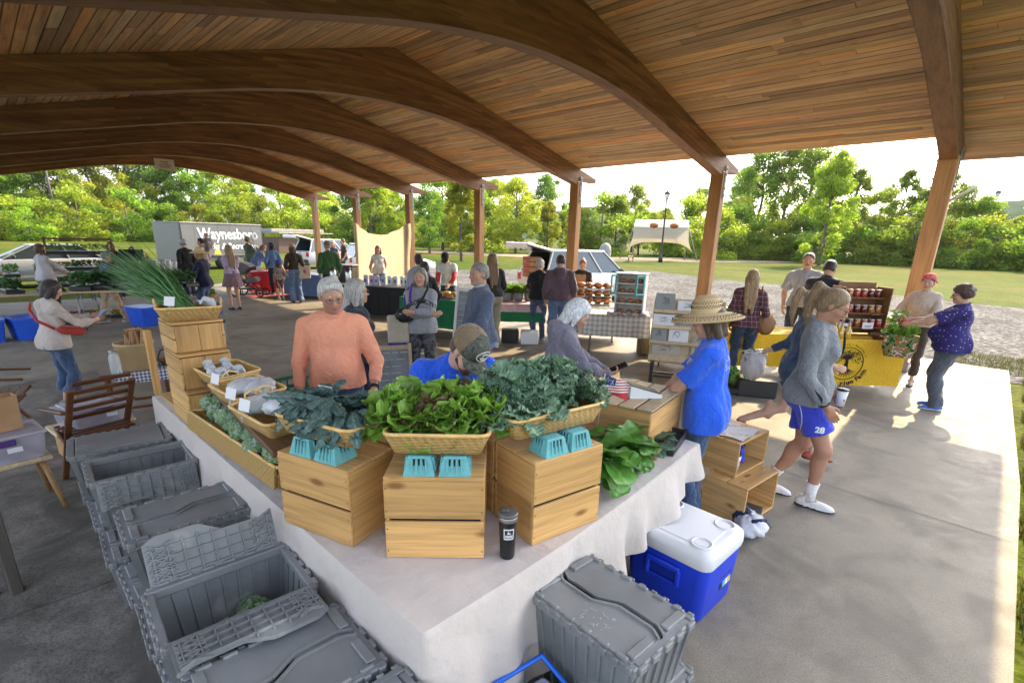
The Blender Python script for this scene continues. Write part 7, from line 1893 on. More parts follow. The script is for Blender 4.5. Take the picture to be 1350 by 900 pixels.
ppl('totew', 'woman in a dark brown top, wide jeans and tan cap with a canvas tote', (6.45, 15.3), 8, 1.69, 'f', hr('bob', HB), dict(mat=cloth('brown_top', (.04, .028, .022)), hem=.03, name='top', sleeve=.85), J(1, flare=.05), shoes=('sandal_brown', (.12, .05, .02), False, 'low')); cap_hat(PEOPLE['totew'], cloth('straw_cap', (.42, .30, .14)))
t = thing('tote_bag', 'cream canvas tote with a pink print on a far shoulder', 'bag', world(PEOPLE['totew'], (.26, -.1, .72)), PEOPLE['totew']['root'].rotation_euler[2]); mb = MB(); mb.bbox((0, 0, .19), (.34, .08, .38), .025); mb.build('canvas', cloth('cream_canvas', (.45, .38, .30)), t); mb = MB(); mb.lathe([(.06, 0), (.001, .002)], 12); o = mb.build('print', pm('print_pink', (.5, .12, .18), .8), t); o.rotation_euler = (R(90), 0, 0); o.location = (.02, -.042, .2); mb = MB(); mb.tube([(-.08, 0, .37), (-.1, .05, .75), (-.06, .06, .8), (.04, .03, .37)], .012, 5); mb.build('handle', MATS['cream_canvas'], t)
ppl('kid', 'child in a patterned top and purple hat standing among grown-ups', (6.35, 16.2), 20, 1.18, 'f', hr('bob', HB), dict(mat=blotch('kid_print', [(.35, .3, .25), (.1, .08, .08), (.4, .35, .3), (.2, .1, .08)], 30), name='top'), dict(mat=cloth('kid_skirt', (.12, .03, .04)), length=.45)); brim_hat(PEOPLE['kid'], cloth('purple_hat', (.06, .04, .3)), .06, .09, .02, 'sun_hat')
ppl('vanm', 'man in a dark brown T shirt standing beside the open hatch far back', (11.9, 22.6), 100, 1.78, 'm', hr('short', HB), dict(mat=cloth('darkbrown_tee', (.04, .03, .025)), sleeve=.45, name='t_shirt'), J(2), lod=2)
ppl('blonde', 'fair haired woman in a sleeveless top near the open hatch far back', (10.9, 21.6), 160, 1.66, 'f', hr('bob', HBL), dict(mat=cloth('tank_navy', (.05, .06, .12)), sleeve=.1, name='top'), J(2), lod=2)
ppl('tank', 'woman with long hair in a white sleeveless top in front of the beige sheet', (8.35, 13.75), 172, 1.7, 'f', hr('long', HLB), dict(mat=cloth('white_tank', (.6, .58, .58)), sleeve=.08, name='top'), J(1), HR=(.2, .3, 1.0), HL=(-.2, .3, 1.0), smile=True)
ppl('hoodie', 'person in a pale grey hoodie with a dark bun, back turned', (5.95, 8.35), 12, 1.68, 'f', hr('bun', HDK), dict(mat=cloth('lavender_grey', (.30, .31, .37)), hood=True, loose=.03, name='hoodie'), dict(mat=MATS['black_trousers']), HR=(.2, .35, 1.0))
ppl('bunsecond', 'dark haired person in black beside the grey hoodie', (5.35, 7.35), 20, 1.6, 'f', hr('bun', HDK), dict(mat=MATS['black_coat'], name='jacket'), dict(mat=MATS['black_trousers']))
ppl('baker', 'baseball shirted vendor in a black cap arranging bread behind the table', (7.75, 9.7), 165, 1.7, 'm', hr('crop', HDK), dict(mat=cloth('white_red_tee', (.55, .53, .52)), sleeve=.3, flare=.01, name='t_shirt'), J(2), lean=22, HR=(.14, .42, .95), HL=(-.14, .42, .95), head=(0, 40, 0)); cap_hat(PEOPLE['baker'], MATS['black_coat'])
I = PEOPLE['baker']
for q in (0, 1):
 a, b, c = I['sh'][q], I['elbow'][q], I['wrist'][q]; mb = MB(); mb.tube([tuple(a + (b - a) * .3), tuple(b), tuple(b + (c - b) * .75)], [.066, .058, .046], 12); mb.build('red_sleeve', cloth('red_sleeve', (.5, .03, .04)), I['root'])
ppl('longhair', 'woman with very long brown hair, black top and khaki trousers, back turned', (6.62, 6.98), 14, 1.74, 'f', hr('long', HLB), dict(mat=cloth('black_knit', (.02, .021, .023)), hem=.0, name='top', sleeve=.8), dict(mat=cloth('khaki_trousers', (.27, .24, .17))), ('shoe_pale', (.5, .45, .42), True), weight=1.08, HR=(.22, .3, 1.0), HL=(-.2, .32, 1.05))
ppl('grey2', 'grey haired woman in a black jacket at the produce table', (7.72, 6.78), 10, 1.64, 'f', hr('short', ('hair_silver', (.36, .35, .33))), dict(mat=MATS['black_coat'], loose=.03, name='jacket'), J(0), lean=5, HL=(-.15, .4, 1.0), HR=(.2, .35, 1.0), head=(-40, 8, 0))
ppl('maroon', 'broad man in a maroon hooded sweatshirt, back turned', (7.55, 6.12), 8, 1.75, 'm', hr('crop', HDK), dict(mat=cloth('maroon_fleece', (.095, .058, .075)), hood=True, loose=.04, name='hoodie'), J(1), weight=1.2, skin=1)
ppl('redhair', 'red haired vendor in a brown apron behind the bread case', (9.35, 6.95), 165, 1.62, 'f', hr('bun', HRD), dict(mat=cloth('darkbrown_tee', (.04, .03, .025)), sleeve=.45, name='t_shirt'), J(2), head=(20, 25, 0), HR=(.1, .4, 1.0), HL=(-.15, .35, 1.1))
I = PEOPLE['redhair']; mb = MB(); mb.bbox((0, .165, 1.05), (.26, .03, .5), .015); mb.build('apron', cloth('apron_tan', (.36, .2, .1)), I['root'])
ppl('pinkedge', 'person in a dusty pink top cut by the left frame edge', (-.22, 13.0), 90, 1.55, 'f', hr('bob', HB), dict(mat=cloth('dusty_pink', (.45, .2, .2)), name='top', sleeve=.4), J(2), lod=2)
ppl('rackhead', 'grey haired person half hidden behind the flower rack', (2.75, 19.1), 175, 1.62, 'f', hr('bob', HDK), dict(mat=MATS['black_coat'], name='jacket'), J(2), lod=2)
def box_thing(name, label, cat, loc, rz, parts, group=None):
 """parts: (name, material, [(centre, size, bevel)])"""
 t = thing(name, label, cat, loc, rz, group)
 for nm, m, bs_ in parts:
  mb = MB()
  for c, s_, b in bs_: mb.bbox(c, s_, b)
  mb.build(nm, m, t)
 return t
def clothed(label, clabel, x, y, rz, sx, sy, m, drop=.55, h=.74, group=None, sag=.02):
 folding_table(label, (x, y, 0), sx, sy, h, group=group, rz=rz)
 mb = MB(); a, b = sx / 2 + .015, sy / 2 + .015
 mb.grid(lambda u, v: (-a + 2 * a * u, -b + 2 * b * v, h + .004), 4, 4, False)
 P = [(-a, -b), (a, -b), (a, b), (-a, b)]
 for i in range(4):
  p, q = Vector((*P[i], 0)), Vector((*P[(i + 1) % 4], 0)); n_ = Vector(((q - p).y, -(q - p).x, 0)).normalized()
  k = max(8, int((q - p).length * 22))
  def fn(u, v):
   c = p.lerp(q, u); w_ = (.012 * math.sin(u * (q - p).length * 21) + .008 * math.sin(u * (q - p).length * 43 + 1)) * v + .01 * v + .002
   o_ = c + n_ * w_; return (o_.x, o_.y, h + .004 - drop * v)
  mb.grid(fn, k, 5)
 o = mb.build('tablecloth', m); o.location = (x, y, 0); o.rotation_euler = (0, 0, rz)
 return tag(o, clabel, 'tablecloth')
def clump(name, cols, n, sx, sy, h, seed, leaf=.05, m=None, flower=None):
 rg = random.Random(seed); mb = MB()
 for i in range(n):
  p = Vector((rg.uniform(-sx, sx), rg.uniform(-sy, sy), h * rg.random() ** .7)); a = rg.uniform(0, 6.28); e = rg.uniform(-.3, 1.2); l = leaf * rg.uniform(.6, 1.3); w_ = l * .4
  d = Vector((math.cos(a) * math.cos(e), math.sin(a) * math.cos(e), math.sin(e))); s_ = Vector((-math.sin(a), math.cos(a), rg.uniform(-.4, .4))).normalized() * w_
  k = rg.uniform(.6, 1.4); mb.col = (k, k, k)
  if flower and rg.random() < flower[1]:
   mb.col = flower[0][rg.randrange(len(flower[0]))]; q = Vector((p.x, p.y, h * rg.uniform(.75, 1.1)))
   mb.mi = 1; mb._add([tuple(q + Vector((math.cos(t_) * l * .5, math.sin(t_) * l * .5, .01 * math.cos(3 * t_)))) for t_ in np.linspace(0, 5.24, 6)], [tuple(range(6))]); mb.mi = 0
  else: mb._add([tuple(p), tuple(p + d * l * .5 + s_), tuple(p + d * l), tuple(p + d * l * .5 - s_)], [(0, 1, 2, 3)])
 return mb
M_leafg = leafmat('seedling_leaf', (.08, .20, .03), (.16, .32, .05), .3, .5); M_leafd = leafmat('dark_seedling_leaf', (.04, .11, .035), (.08, .19, .06), .25, .5); M_flow = pm('petals', (.8, .8, .8), .7, .05, tint=True)
FL = {}
def flat(kind, label, loc, rz=0., group=None, sc=1.):
 """a black tray with seedlings"""
 if kind not in FL:
  g_ = dict(green=(M_leafg, None, .2, .06), dark=(M_leafd, None, .18, .08), orange=(M_leafg, ([(.8, .18, .01), (.75, .3, .01), (.5, .02, .02)], .45), .16, .05), yellow=(M_leafd, ([(.75, .5, .02)], .4), .1, .045), pink=(M_leafd, ([(.6, .08, .22), (.4, .1, .4)], .3), .13, .05), purple=(M_leafd, ([(.28, .1, .45)], .6), .16, .04))[kind]
  t = thing('seedling_tray', label, 'plant tray', loc, rz, group); mb = MB(); mb.bbox((0, 0, .035), (.54, .28, .07), .008); mb.build('tray', M_black, t)
  q = clump('x', None, 260, .25, .13, g_[2], len(kind), g_[3], flower=g_[1]); q.X = Matrix.Translation((0, 0, .06)); q.v = [(x, y, z + .06) for x, y, z in q.v]; q.build('seedlings', [g_[0], M_flow], t, True); t.scale = (sc,) * 3; FL[kind] = t
  return t
 return dup(FL[kind], loc, rz, label, group, sc)
M_yel = cloth('yellow_banner', (.70, .42, .02), .04); M_white_c = cloth('white_cloth', (.62, .60, .60), .04); M_blk_c = cloth('black_cloth', (.018, .018, .02)); M_grn_c = cloth('green_cloth', (.015, .16, .06)); M_red_c = cloth('red_cloth', (.55, .04, .05)); M_blu_c = cloth('blue_cloth', (.10, .17, .33))
M_ginG = gingham('gingham_beige', (.62, .59, .55), (.34, .32, .29), 11)
M_brd = wood('rack_wood', (.20, .095, .04), 0, .6); M_dkink = MATS['print_black']
RZ = R(-46.8); HX, HY = 9.0, 1.95
clothed('long table of the honey stall by the corner column', 'yellow and white cloth over the honey stall table', HX - .28, HY + .42, RZ, 2.6, .7, M_yel, .5)
t = thing('farm_banner', 'yellow banner with a black tree emblem and farm lettering', 'banner', (8.50, 1.44, 0), RZ)
mb = MB(); mb.grid(lambda u, v: (-.72 + 1.44 * u, -.03 + .012 * math.sin(u * 9) * v, .765 - .66 * v), 20, 8); mb.grid(lambda u, v: (-.72 + 1.44 * u, -.03 + .06 * v, .765 + .001 * v), 4, 1); mb.build('banner_cloth', M_yel, t)
F_ = rotmat((1, 0, 0), (0, 0, 1), (0, -1, 0)); yb = -.05; mb = MB(); cx, cz = -.10, .43
mb.tube([(cx + .235 * math.cos(a), yb, cz + .235 * math.sin(a)) for a in np.linspace(0, 6.283, 41)[:-1]], .006, 4, closed=True)
rg = random.Random(5)
mb.tube([(cx, yb, cz - .07), (cx + .005, yb, cz + .03), (cx, yb, cz + .08)], [.03, .018, .012], 6)
for k in range(11):
 a = R(20 + 14 * k); p1 = (cx + .09 * math.cos(a), yb, cz + .07 + .07 * math.sin(a)); p2 = (cx + .17 * math.cos(a + .15), yb, cz + .05 + .15 * math.sin(a)); mb.tube([(cx, yb, cz + .05), p1, p2], [.009, .005, .002], 4)
 a = R(195 + 15 * k); mb.tube([(cx, yb, cz - .06), (cx + .06 * math.cos(a), yb, cz - .085 + .03 * math.sin(a)), (cx + .16 * math.cos(a), yb, cz - .09 + .115 * math.sin(a))], [.014, .008, .002], 4)
for k in range(90):
 a = rg.uniform(-.1, 3.3); r_ = rg.uniform(.08, .215); x, z_ = cx + r_ * math.cos(a), cz + .02 + r_ * .85 * math.sin(a); mb.box((x, yb, z_), (.016, .004, .009), (0, rg.uniform(0, 3), 0))
mb.build('tree_emblem', M_dkink, t)
def arc_text(s_, r_, a0, a1, size, top):
 n_ = len(s_)
 for i, ch in enumerate(s_):
  if ch == ' ': continue
  a = R(a0 + (a1 - a0) * i / (n_ - 1)); M_ = F_ @ Matrix.Rotation(a - math.pi / 2 if top else a + math.pi / 2, 3, 'Z')
  txt(ch, size, (cx + r_ * math.cos(a), yb, cz + r_ * math.sin(a)), M_, M_dkink, t, 'lettering', .002, bold=.0025 if not top else 0)
arc_text('rium Farm', .295, 268, 337, .095, False); arc_text('ble • Healthy Li', .275, 104, 20, .038, True)
def rot_at(x, y, z_=0., o=(8.5, 1.44)): c, s_ = math.cos(RZ), math.sin(RZ); return (o[0] + c * x - s_ * y, o[1] + s_ * x + c * y, z_)
t = thing('jar_rack', 'stepped wooden crate rack of jam jars on the honey table', 'rack', rot_at(.28, .42, .745), RZ)
for z_, y in ((.14, .0), (.34, .07), (.56, .14)):
 mb = MB(); mb.bbox((0, y, z_), (.66, .16, .018), .003); mb.build('shelf', M_brd, t)
for s_ in (-1, 1): mb = MB(); mb.bbox((s_ * .34, .12, .36), (.018, .32, .72), .003); mb.build('side_panel', M_brd, t)
mb = MB(); mb.bbox((0, .27, .36), (.66, .015, .70), .003); mb.bbox((0, .255, .745), (.56, .02, .07), .004); mb.build('back_panel', M_brd, t)
M_jars = [pm('jam_' + k, c, .12, .1, spec=.8, coat=.5) for k, c in (('dark', (.10, .012, .01)), ('amber', (.35, .12, .015)), ('red', (.35, .03, .02)))]
M_gold = pm('honey_gold', (.62, .36, .02), .1, .1, spec=.8, coat=.6)
jar = thing('jam_jar', 'jam jar with a pale lid on the wooden crate rack', 'jar', rot_at(.02, .44, .745 + .15), RZ, 'jam jars on the crate rack'); mb = MB(); mb.lathe([(.036, 0), (.04, .01), (.04, .085), (.034, .095)], 12); mb.build('jar_body', M_jars[0], jar); mb = MB(); mb.lathe([(.037, .096), (.037, .112), (.001, .113)], 12); mb.build('lid', pm('jar_lid', (.55, .5, .42), .4), jar)
for r_, (z_, y) in enumerate(((.15, .42), (.35, .49), (.57, .56))):
 for k in range(6):
  if r_ == 0 and k == 0: continue
  j = dup(jar, rot_at(.02 + k * .105, y, .745 + z_), RZ); j.children[0].data = j.children[0].data.copy() if j.children[0].name.startswith('jar_body') else j.children[0].data
  for ch in j.children:
   if ch.name.startswith('jar_body'): ch.data.materials[0] = M_jars[(r_ * 2 + k // 2) % 3]
for k in range(5):
 x = -.22 + .1 * (k % 3) + .03 * (k // 3); t = thing('honey_bottle', 'bottle of golden honey standing beside the crate rack', 'bottle', rot_at(x, .18 + .14 * (k // 3), .745), RZ, 'honey bottles'); mb = MB(); mb.lathe([(.04, 0), (.045, .02), (.042, .13), (.018, .17), (.018, .2)], 12); mb.build('bottle', M_gold, t); mb = MB(); mb.lathe([(.02, .2), (.02, .225), (.001, .226)], 10); mb.build('cap', M_steel, t)
t = thing('wicker_tray', 'round dark wicker tray at the right end of the honey table', 'tray', rot_at(.52, .14, .746), RZ); mb = MB(); mb.lathe([(.17, 0), (.2, .07), (.21, .08), (.19, .08), (.16, .015), (.001, .015)], 22); mb.build('tray_body', MATS.get('tw') or wicker('dark_wicker', (.20, .10, .045)), t)
for k, (x, y, z_) in enumerate(((.0, .36, .90), (.34, .33, .92), (.58, .52, 1.10))): t = box_thing('price_card', ('white card clipped low on the left of the jar rack', 'white card clipped in the middle of the jar rack', 'white card clipped high on the right of the jar rack')[k], 'card', rot_at(x, y, z_), RZ, [('card', M_card, [((0, 0, 0), (.16, .004, .09), .001)])]); mb = MB(); mb.box((0, -.004, 0), (.1, .002, .006)); mb.box((0, -.004, -.02), (.08, .002, .006)); mb.build('lettering', M_dkink, t)
for k, (x, y, z_) in enumerate(((.78, .38, .745), (-1.3, .55, .745), (-1.75, .4, .745))):
 t = thing('potted_herb', ('leafy potted herb at the right end of the honey table', 'leafy potted herb on the honey table beside the plaid shirt', 'leafy potted herb at the left end of the honey table')[k], 'plant', rot_at(x, y, z_), 0); mb = MB(); mb.lathe([(.05, 0), (.07, .12), (.06, .12), (.001, .1)], 12); mb.build('pot', M_black, t); clump('x', None, 150, .12, .12, .38, k, .07).build('leaves', [M_leafg, M_flow], t, True)
t = thing('card_rack', 'leaning pale wooden rack of greeting cards on a black stand', 'rack', (6.86, 3.2, 0), R(-64)); t.scale = (1, 1, 1)
Tm = Matrix.Translation((0, 0, .36)) @ Matrix.Rotation(R(-14), 4, 'X')
mb = MB(); mb.X = Tm; mb.bbox((0, .03, .44), (.98, .02, .94), .004); mb.build('backboard', M_pale, t)
for k in range(4): mb = MB(); mb.X = Tm; mb.bbox((0, -.03, .04 + .225 * k), (.98, .08, .05 if k else .10), .004); mb.build('ledge', M_pale, t)
mb = MB()
for s_ in (-1, 1): mb.bbox((s_ * .42, 0, .18), (.05, .34, .36), .006); mb.bbox((s_ * .42, 0, .02), (.05, .5, .04), .006)
mb.bbox((0, .1, .1), (.84, .03, .03), .004); mb.bbox((0, -.1, .2), (.84, .03, .03), .004); mb.build('stand', M_black, t)
M_cg = pm('card_grey', (.25, .26, .26), .85, .06); M_cw = pm('card_white', (.66, .65, .68), .85, .03); M_ck = pm('card_kraft', (.38, .33, .27), .85, .05); M_cl = pm('card_line', (.10, .10, .11), .8)
for k, (x, r_, w_, h_, mi) in enumerate([(-.34, 3, .27, .24, 0), (-.01, 3, .30, .14, 1), (.3, 3, .24, .14, 1), (-.33, 2, .30, .16, 1), (.0, 2, .24, .18, 0), (.30, 2, .30, .27, 0), (-.37, 1, .20, .2, 0), (-.1, 1, .27, .2, 1), (.2, 1, .16, .1, 2), (-.25, 0, .40, .19, 2), (.24, 0, .29, .26, 2)]):
 c = box_thing('greeting_card', ['pale grey', 'white', 'kraft'][mi] + ' greeting card on the ' + ['bottom', 'second', 'third', 'top'][r_] + ' ledge of the card rack, ' + ('left' if x < -.15 else 'right' if x > .15 else 'middle'), 'card', (0, 0, 0), 0, [('card', (M_cg, M_cw, M_ck)[mi], [((0, 0, h_ / 2), (w_, .004, h_), .001)])])
 c.matrix_world = Matrix.Translation((6.86, 3.2, 0)) @ Matrix.Rotation(R(-64), 4, 'Z') @ Tm @ Matrix.Translation((x, -.022 - .002 * (k % 3), .065 + .225 * r_ + (.02 if r_ == 0 else 0)))
 mb = MB(); rg = random.Random(k)
 for q in range(5): mb.tube([(rg.uniform(-.3, .3) * w_, -.004, h_ * rg.uniform(.25, .4)), (rg.uniform(-.3, .3) * w_, -.004, h_ * .6), (rg.uniform(-.2, .2) * w_, -.004, h_ * .75)], .0022, 3)
 if k == 10: mb.tube([(.09 * math.cos(a), -.004, .13 + .10 * math.sin(a)) for a in np.linspace(0, 6.28, 25)[:-1]], .0025, 3, closed=True)
 mb.build('drawing', M_cl, c)
flat('green', 'tray of tall seedlings standing under the card rack end', (7.15, 2.55, .02), R(-60), None, 1.15)
box_thing('black_crate', 'black plastic crate under the seedlings by the card rack', 'crate', (7.3, 2.3, 0), R(-60), [('crate_body', M_black, [((0, 0, .12), (.5, .35, .24), .015)])])
flat('green', 'tray of bright leafy greens on the table behind the card rack', (8.3, 3.7, .80), R(-50))
clothed('table with cards and greens behind the card rack', 'white cloth over the table behind the card rack', 8.35, 3.6, R(-55), 1.6, .6, M_white_c, .5, .76)
box_thing('framed_print', 'blue grey framed print standing behind the card rack', 'picture', (8.05, 3.55, .765), R(-55), [('frame', M_brd, [((0, 0, .16), (.3, .02, .32), .004)]), ('print', pm('print_bluegrey', (.22, .26, .34), .8), [((0, -.012, .16), (.25, .004, .27), .001)])])
box_thing('bread_loaf', 'brown loaf in front of the leafy tray behind the card rack', 'bread', (8.22, 3.42, .765), R(-40), [('loaf', pm('bread_brown', (.30, .15, .06), .7, .25, 12), [((0, 0, .06), (.26, .14, .12), .05)])])
clothed('folding table with crossed legs under beige gingham', 'beige gingham cloth over the baked goods table', 8.15, 5.2, R(-56), 1.15, .62, M_ginG, .40)
t = thing('bread_cabinet', 'small white and teal cabinet of baked goods with two open glazed doors', 'cabinet', (8.12, 4.92, .752), R(-56 - 12)); M_tealp = pm('teal_paint', (.05, .32, .34), .5); M_wp = pm('white_paint', (.6, .59, .57), .5)
for s_ in (-1, 1): mb = MB(); mb.bbox((s_ * .25, 0, .36), (.02, .32, .72), .004); mb.build('side_panel', M_wp, t)
mb = MB(); mb.bbox((0, .155, .36), (.48, .012, .70), .003); mb.build('back_panel', M_wp, t)
for z_ in (.015, .2, .38, .55, .725): mb = MB(); mb.bbox((0, -.0, z_), (.478 if z_ < .7 else .56, .30 if z_ < .7 else .36, .02), .003); mb.build('shelf', M_wp, t)
for s_, a in ((-1, 118), (1, -58)):
 d = MB(); d.X = Matrix.Translation((s_ * .24, -.16, .47)) @ Matrix.Rotation(R(180 - a if s_ < 0 else -a - 0), 4, 'Z') if False else Matrix.Translation((s_ * .25, -.17, .54)) @ Matrix.Rotation(R(-100 if s_ < 0 else 62), 4, 'Z')
 k = 1 if s_ < 0 else -1
 for c, sz in (((k * .12, 0, .155), (.24, .02, .035)), ((k * .12, 0, -.155), (.24, .02, .035)), ((k * .018, 0, 0), (.035, .02, .28)), ((k * .222, 0, 0), (.035, .02, .28))): d.bbox(c, sz, .003)
 d.build('door', M_tealp, t)
M_bun = pm('bun_brown', (.36, .17, .06), .6, .3, 14); M_orng = pm('orange_pack', (.38, .15, .045), .4, .4, 9, .4, 30)
k = 0
for z_ in (.775, .96, 1.14, 1.315):
 for x in (-.15, 0, .15):
  c, s_ = math.cos(R(-68)), math.sin(R(-68)); t = thing('wrapped_bun', 'wrapped bun on a shelf of the small cabinet', 'bun', (8.12 + c * x + s_ * .03, 4.92 + s_ * x - c * .03, z_), k, 'wrapped buns in the cabinet'); k += 1; bag_mesh(70 + k % 3, None, .06, .05, .035, 8).build('bun', M_bun, t)
for k in range(7): t = thing('wrapped_bun', 'wrapped bun on the gingham cloth in front of the cabinet', 'bun', (7.75 + .1 * (k % 4), 5.0 - .14 * (k % 4) + .1 * (k // 4), .75), k, 'wrapped buns on the gingham cloth'); bag_mesh(75 + k % 3, None, .06, .05, .03, 8).build('bun', pm('bun_wrap', (.4, .33, .33), .3, .4, 20), t)
box_thing('canvas_crate', 'olive canvas box under the gingham table', 'box', (8.55, 4.6, 0), R(-56), [('box_body', cloth('olive_canvas', (.16, .12, .05)), [((0, 0, .17), (.6, .35, .34), .03)])])
clothed('table of packed bread in front of the red haired vendor', 'white cloth over the packed bread table', 8.75, 6.3, R(-56), 1.3, .6, M_white_c, .6)
t = thing('bread_rack', 'wire rack heaped with orange packets of bread', 'rack', (8.7, 6.25, .75), R(-56)); mb = MB()
for x in (-.45, .45):
 for y in (-.16, .16): mb.cyl((x, y, 0), (x, y, .34), .008, n=6)
for z_ in (.02, .18, .33): mb.bbox((0, 0, z_), (.92, .36, .012), .003)
mb.build('frame', M_steel, t)
for k in range(15): c, s_ = math.cos(R(-56)), math.sin(R(-56)); x = -.36 + .18 * (k % 5); t = thing('bread_packet', 'orange brown packet of bread on the wire rack', 'bread', (8.7 + c * x, 6.25 + s_ * x, .775 + .155 * (k // 5)), k, 'bread packets on the rack'); bag_mesh(80 + k % 3, None, .085, .1, .055, 8).build('packet', M_orng, t)
M_floral = blotch('floral_cloth', [(.5, .25, .30), (.55, .42, .42), (.45, .3, .42), (.6, .5, .5)], 24)
clothed('produce table beside the long haired woman', 'green cloth over the produce table', 7.55, 7.45, R(-45), 1.3, .65, M_grn_c, .35)
clothed('upper board of the produce table', 'pink floral cloth laid over the green one', 7.55, 7.45, R(-45), 1.32, .67, M_floral, .16, .752)
for k, (x, y) in enumerate(((-.3, .1), (-.05, .12), (.2, .1), (.42, .12), (.1, .3))):
 c, s_ = math.cos(R(-45)), math.sin(R(-45)); X_, Y_ = 7.6 + c * x - s_ * y, 7.5 + s_ * x + c * y; t = thing('bucket', 'grey bucket holding lettuce on the produce table', 'bucket', (X_, Y_, .76), 0, 'buckets on the produce table'); mb = MB(); mb.lathe([(.08, 0), (.11, .17), (.10, .17), (.001, .02)], 14); mb.build('bucket_wall', M_cg, t)
 for q in range(3): green_thing('lettuce', q, 'lettuce_head', 'bright lettuce in a bucket on the produce table', 'lettuce', (X_, Y_, .93), R(120 * q + 40 * k), 'lettuce on the produce table', (20, 0), 1.0)
for k, x in enumerate((7.25, 7.45)): box_thing('black_crate', ('dark crate under the produce table, left', 'white crate under the produce table, right')[k], 'crate', (x, 7.1 - .35 * k, 0), R(-45), [('crate_body', (M_black, M_white)[k], [((0, 0, .13), (.35, .3, .26), .02)])])
clothed('bread table in front of the vendor in a black cap', 'dark green cloth over the bread table', 6.9, 8.85, R(-70), 1.7, .7, M_grn_c, .6)
for k in range(12): t = thing('bread_loaf', 'round golden loaf on the bread table', 'bread', (6.85 + .1 * (k % 3), 8.5 + .12 * (k // 3), .76 + .02 * (k % 2)), k, 'loaves on the bread table'); bag_mesh(85 + k % 3, None, .1, .08, .05, 8).build('loaf', pm('loaf_gold', (.45, .22, .07), .6, .3, 10), t)
M_slate = pm('slate_board', (.20, .21, .225), .8, .3, 5)
def board(label, loc, rz, w_, h_, edge):
 t = thing('chalk_board', label, 'sign', loc, rz); mb = MB(); mb.bbox((0, 0, h_ / 2 + .05), (w_, .02, h_), .004, (R(-9), 0, 0)); mb.build('slate', M_slate, t); mb = MB()
 for s_ in (-1, 1): mb.bbox((s_ * (w_ / 2 + .02), 0, h_ / 2 + .05), (.045, .04, h_ + .1), .004, (R(-9), 0, 0))
 mb.bbox((0, h_ * .077, h_ + .05), (w_, .035, .05), .004); mb.build('frame', edge, t); mb = MB(); rg = random.Random(int(w_ * 100))
 for k in range(int(h_ / .09)):
  z_ = .18 + k * .085; x = -w_ * .4
  while x < w_ * .35: l = rg.uniform(.03, .12); mb.box((x + l / 2, -.014 + (z_ - h_ / 2 - .05) * .158, z_), (l, .004, .012)); x += l + .03
 mb.build('chalk_writing', pm('chalk_white', (.36, .38, .39), .9), t)
board('grey chalk board covered in writing behind the salmon shirt', (3.35, 5.45, 0), R(-25), .56, .62, M_pale)
board('tall dark board with a white edge beside the blue grey sweater', (4.75, 5.55, 0), R(-75), .36, 1.25, M_wp)
t = thing('green_crate', 'dark green slotted plastic crate behind the salmon shirted man', 'crate', (1.62, 4.25, .55), R(10)); M_gcr = pm('crate_green', (.012, .12, .075), .5); mb = MB()
for s_ in (-1, 1):
 for z_ in (.02, .09, .16, .24): mb.bbox((s_ * .27, 0, z_), (.014, .38, .03), .003); mb.bbox((0, s_ * .19, z_), (.54, .014, .03), .003)
 for k in range(9): mb.bbox((-.27 + k * .0675, s_ * .19, .13), (.012, .012, .25), .002)
 for k in range(6): mb.bbox((s_ * .27, -.18 + k * .072, .13), (.012, .012, .25), .002)
mb.bbox((0, 0, .008), (.54, .38, .014), .003); mb.build('crate_body', M_gcr, t)
folding_table('small side table behind the salmon shirt holding a green crate', (1.66, 4.28, 0), .6, .45, .545)
clothed('coffee stall table in front of the beige sheet', 'black cloth over the coffee stall table', 7.35, 11.9, R(-60), 2.6, .8, M_blk_c, .70)
t = box_thing('stall_sign', 'white hanging sign with a brown letter on the black cloth', 'sign', (6.30, 12.45, .12), R(-60), [('panel', M_cw, [((0, 0, .3), (.85, .015, .56), .004)])]); txt('P', .24, (.30, -.012, .42), F_, pm('print_brown', (.25, .08, .03), .8), t, bold=.006)
rg = random.Random(9)
for k in range(14): t = box_thing('coffee_bag', 'pale foil coffee bag standing on the coffee table', 'coffee bag', (7.0 + .07 * k, 12.2 - .1 * k + rg.uniform(-.1, .1), .75), R(-60 + rg.uniform(-20, 20)), [('bag', (M_cw, pm('bag_lilac', (.45, .40, .55), .5))[k < 5], [((0, 0, .13), (.13, .07, .26), .02)]), ('label', M_blu_c, [((0, -.037, .12), (.06, .003, .08), .001)])], 'coffee bags on the coffee table')
for k, (x, y) in enumerate(((6.5, 13.0), (6.75, 12.65), (7.0, 13.1))): t = thing('thermos', ('steel urn with a black lid at the end of the coffee table', 'steel thermos flask on the coffee table', 'black flask behind the coffee bags')[k], 'flask', (x, y, .745)); mb = MB(); mb.lathe([(.075, 0), (.08, .02), (.08, .3), (.06, .36)], 14); mb.build('flask_body', (M_steel, M_steel, M_black)[k], t); mb = MB(); mb.lathe([(.06, .361), (.062, .40), (.001, .41)], 12); mb.build('lid', M_black, t)
box_thing('black_cart', 'black equipment cart behind the green sweater', 'cart', (8.4, 16.0, 0), R(-50), [('cart_body', M_black, [((0, 0, .55), (.7, .5, .9), .03)]), ('shelf', M_galv, [((0, 0, 1.03), (.8, .6, .04), .01)])])
mb = MB()
def sheetf(u, v):
 z1 = 2.50 - .10 * u - 1.75 * u * (1 - u); z0 = .25
 return (10.62 + .05 * math.sin(u * 14 + v * 2) + .09 * math.sin(u * 5) * v + .04 * math.sin(u * 31) * (1 - v), 19.28 - 3.7 * u, z1 + (z0 - z1) * v)
mb.grid(sheetf, 44, 16); mb.grid(lambda u, v: (sheetf(1, v)[0] + .02 * math.sin(v * 9), 15.58 - .22 * u, sheetf(1, v)[2]), 3, 10)
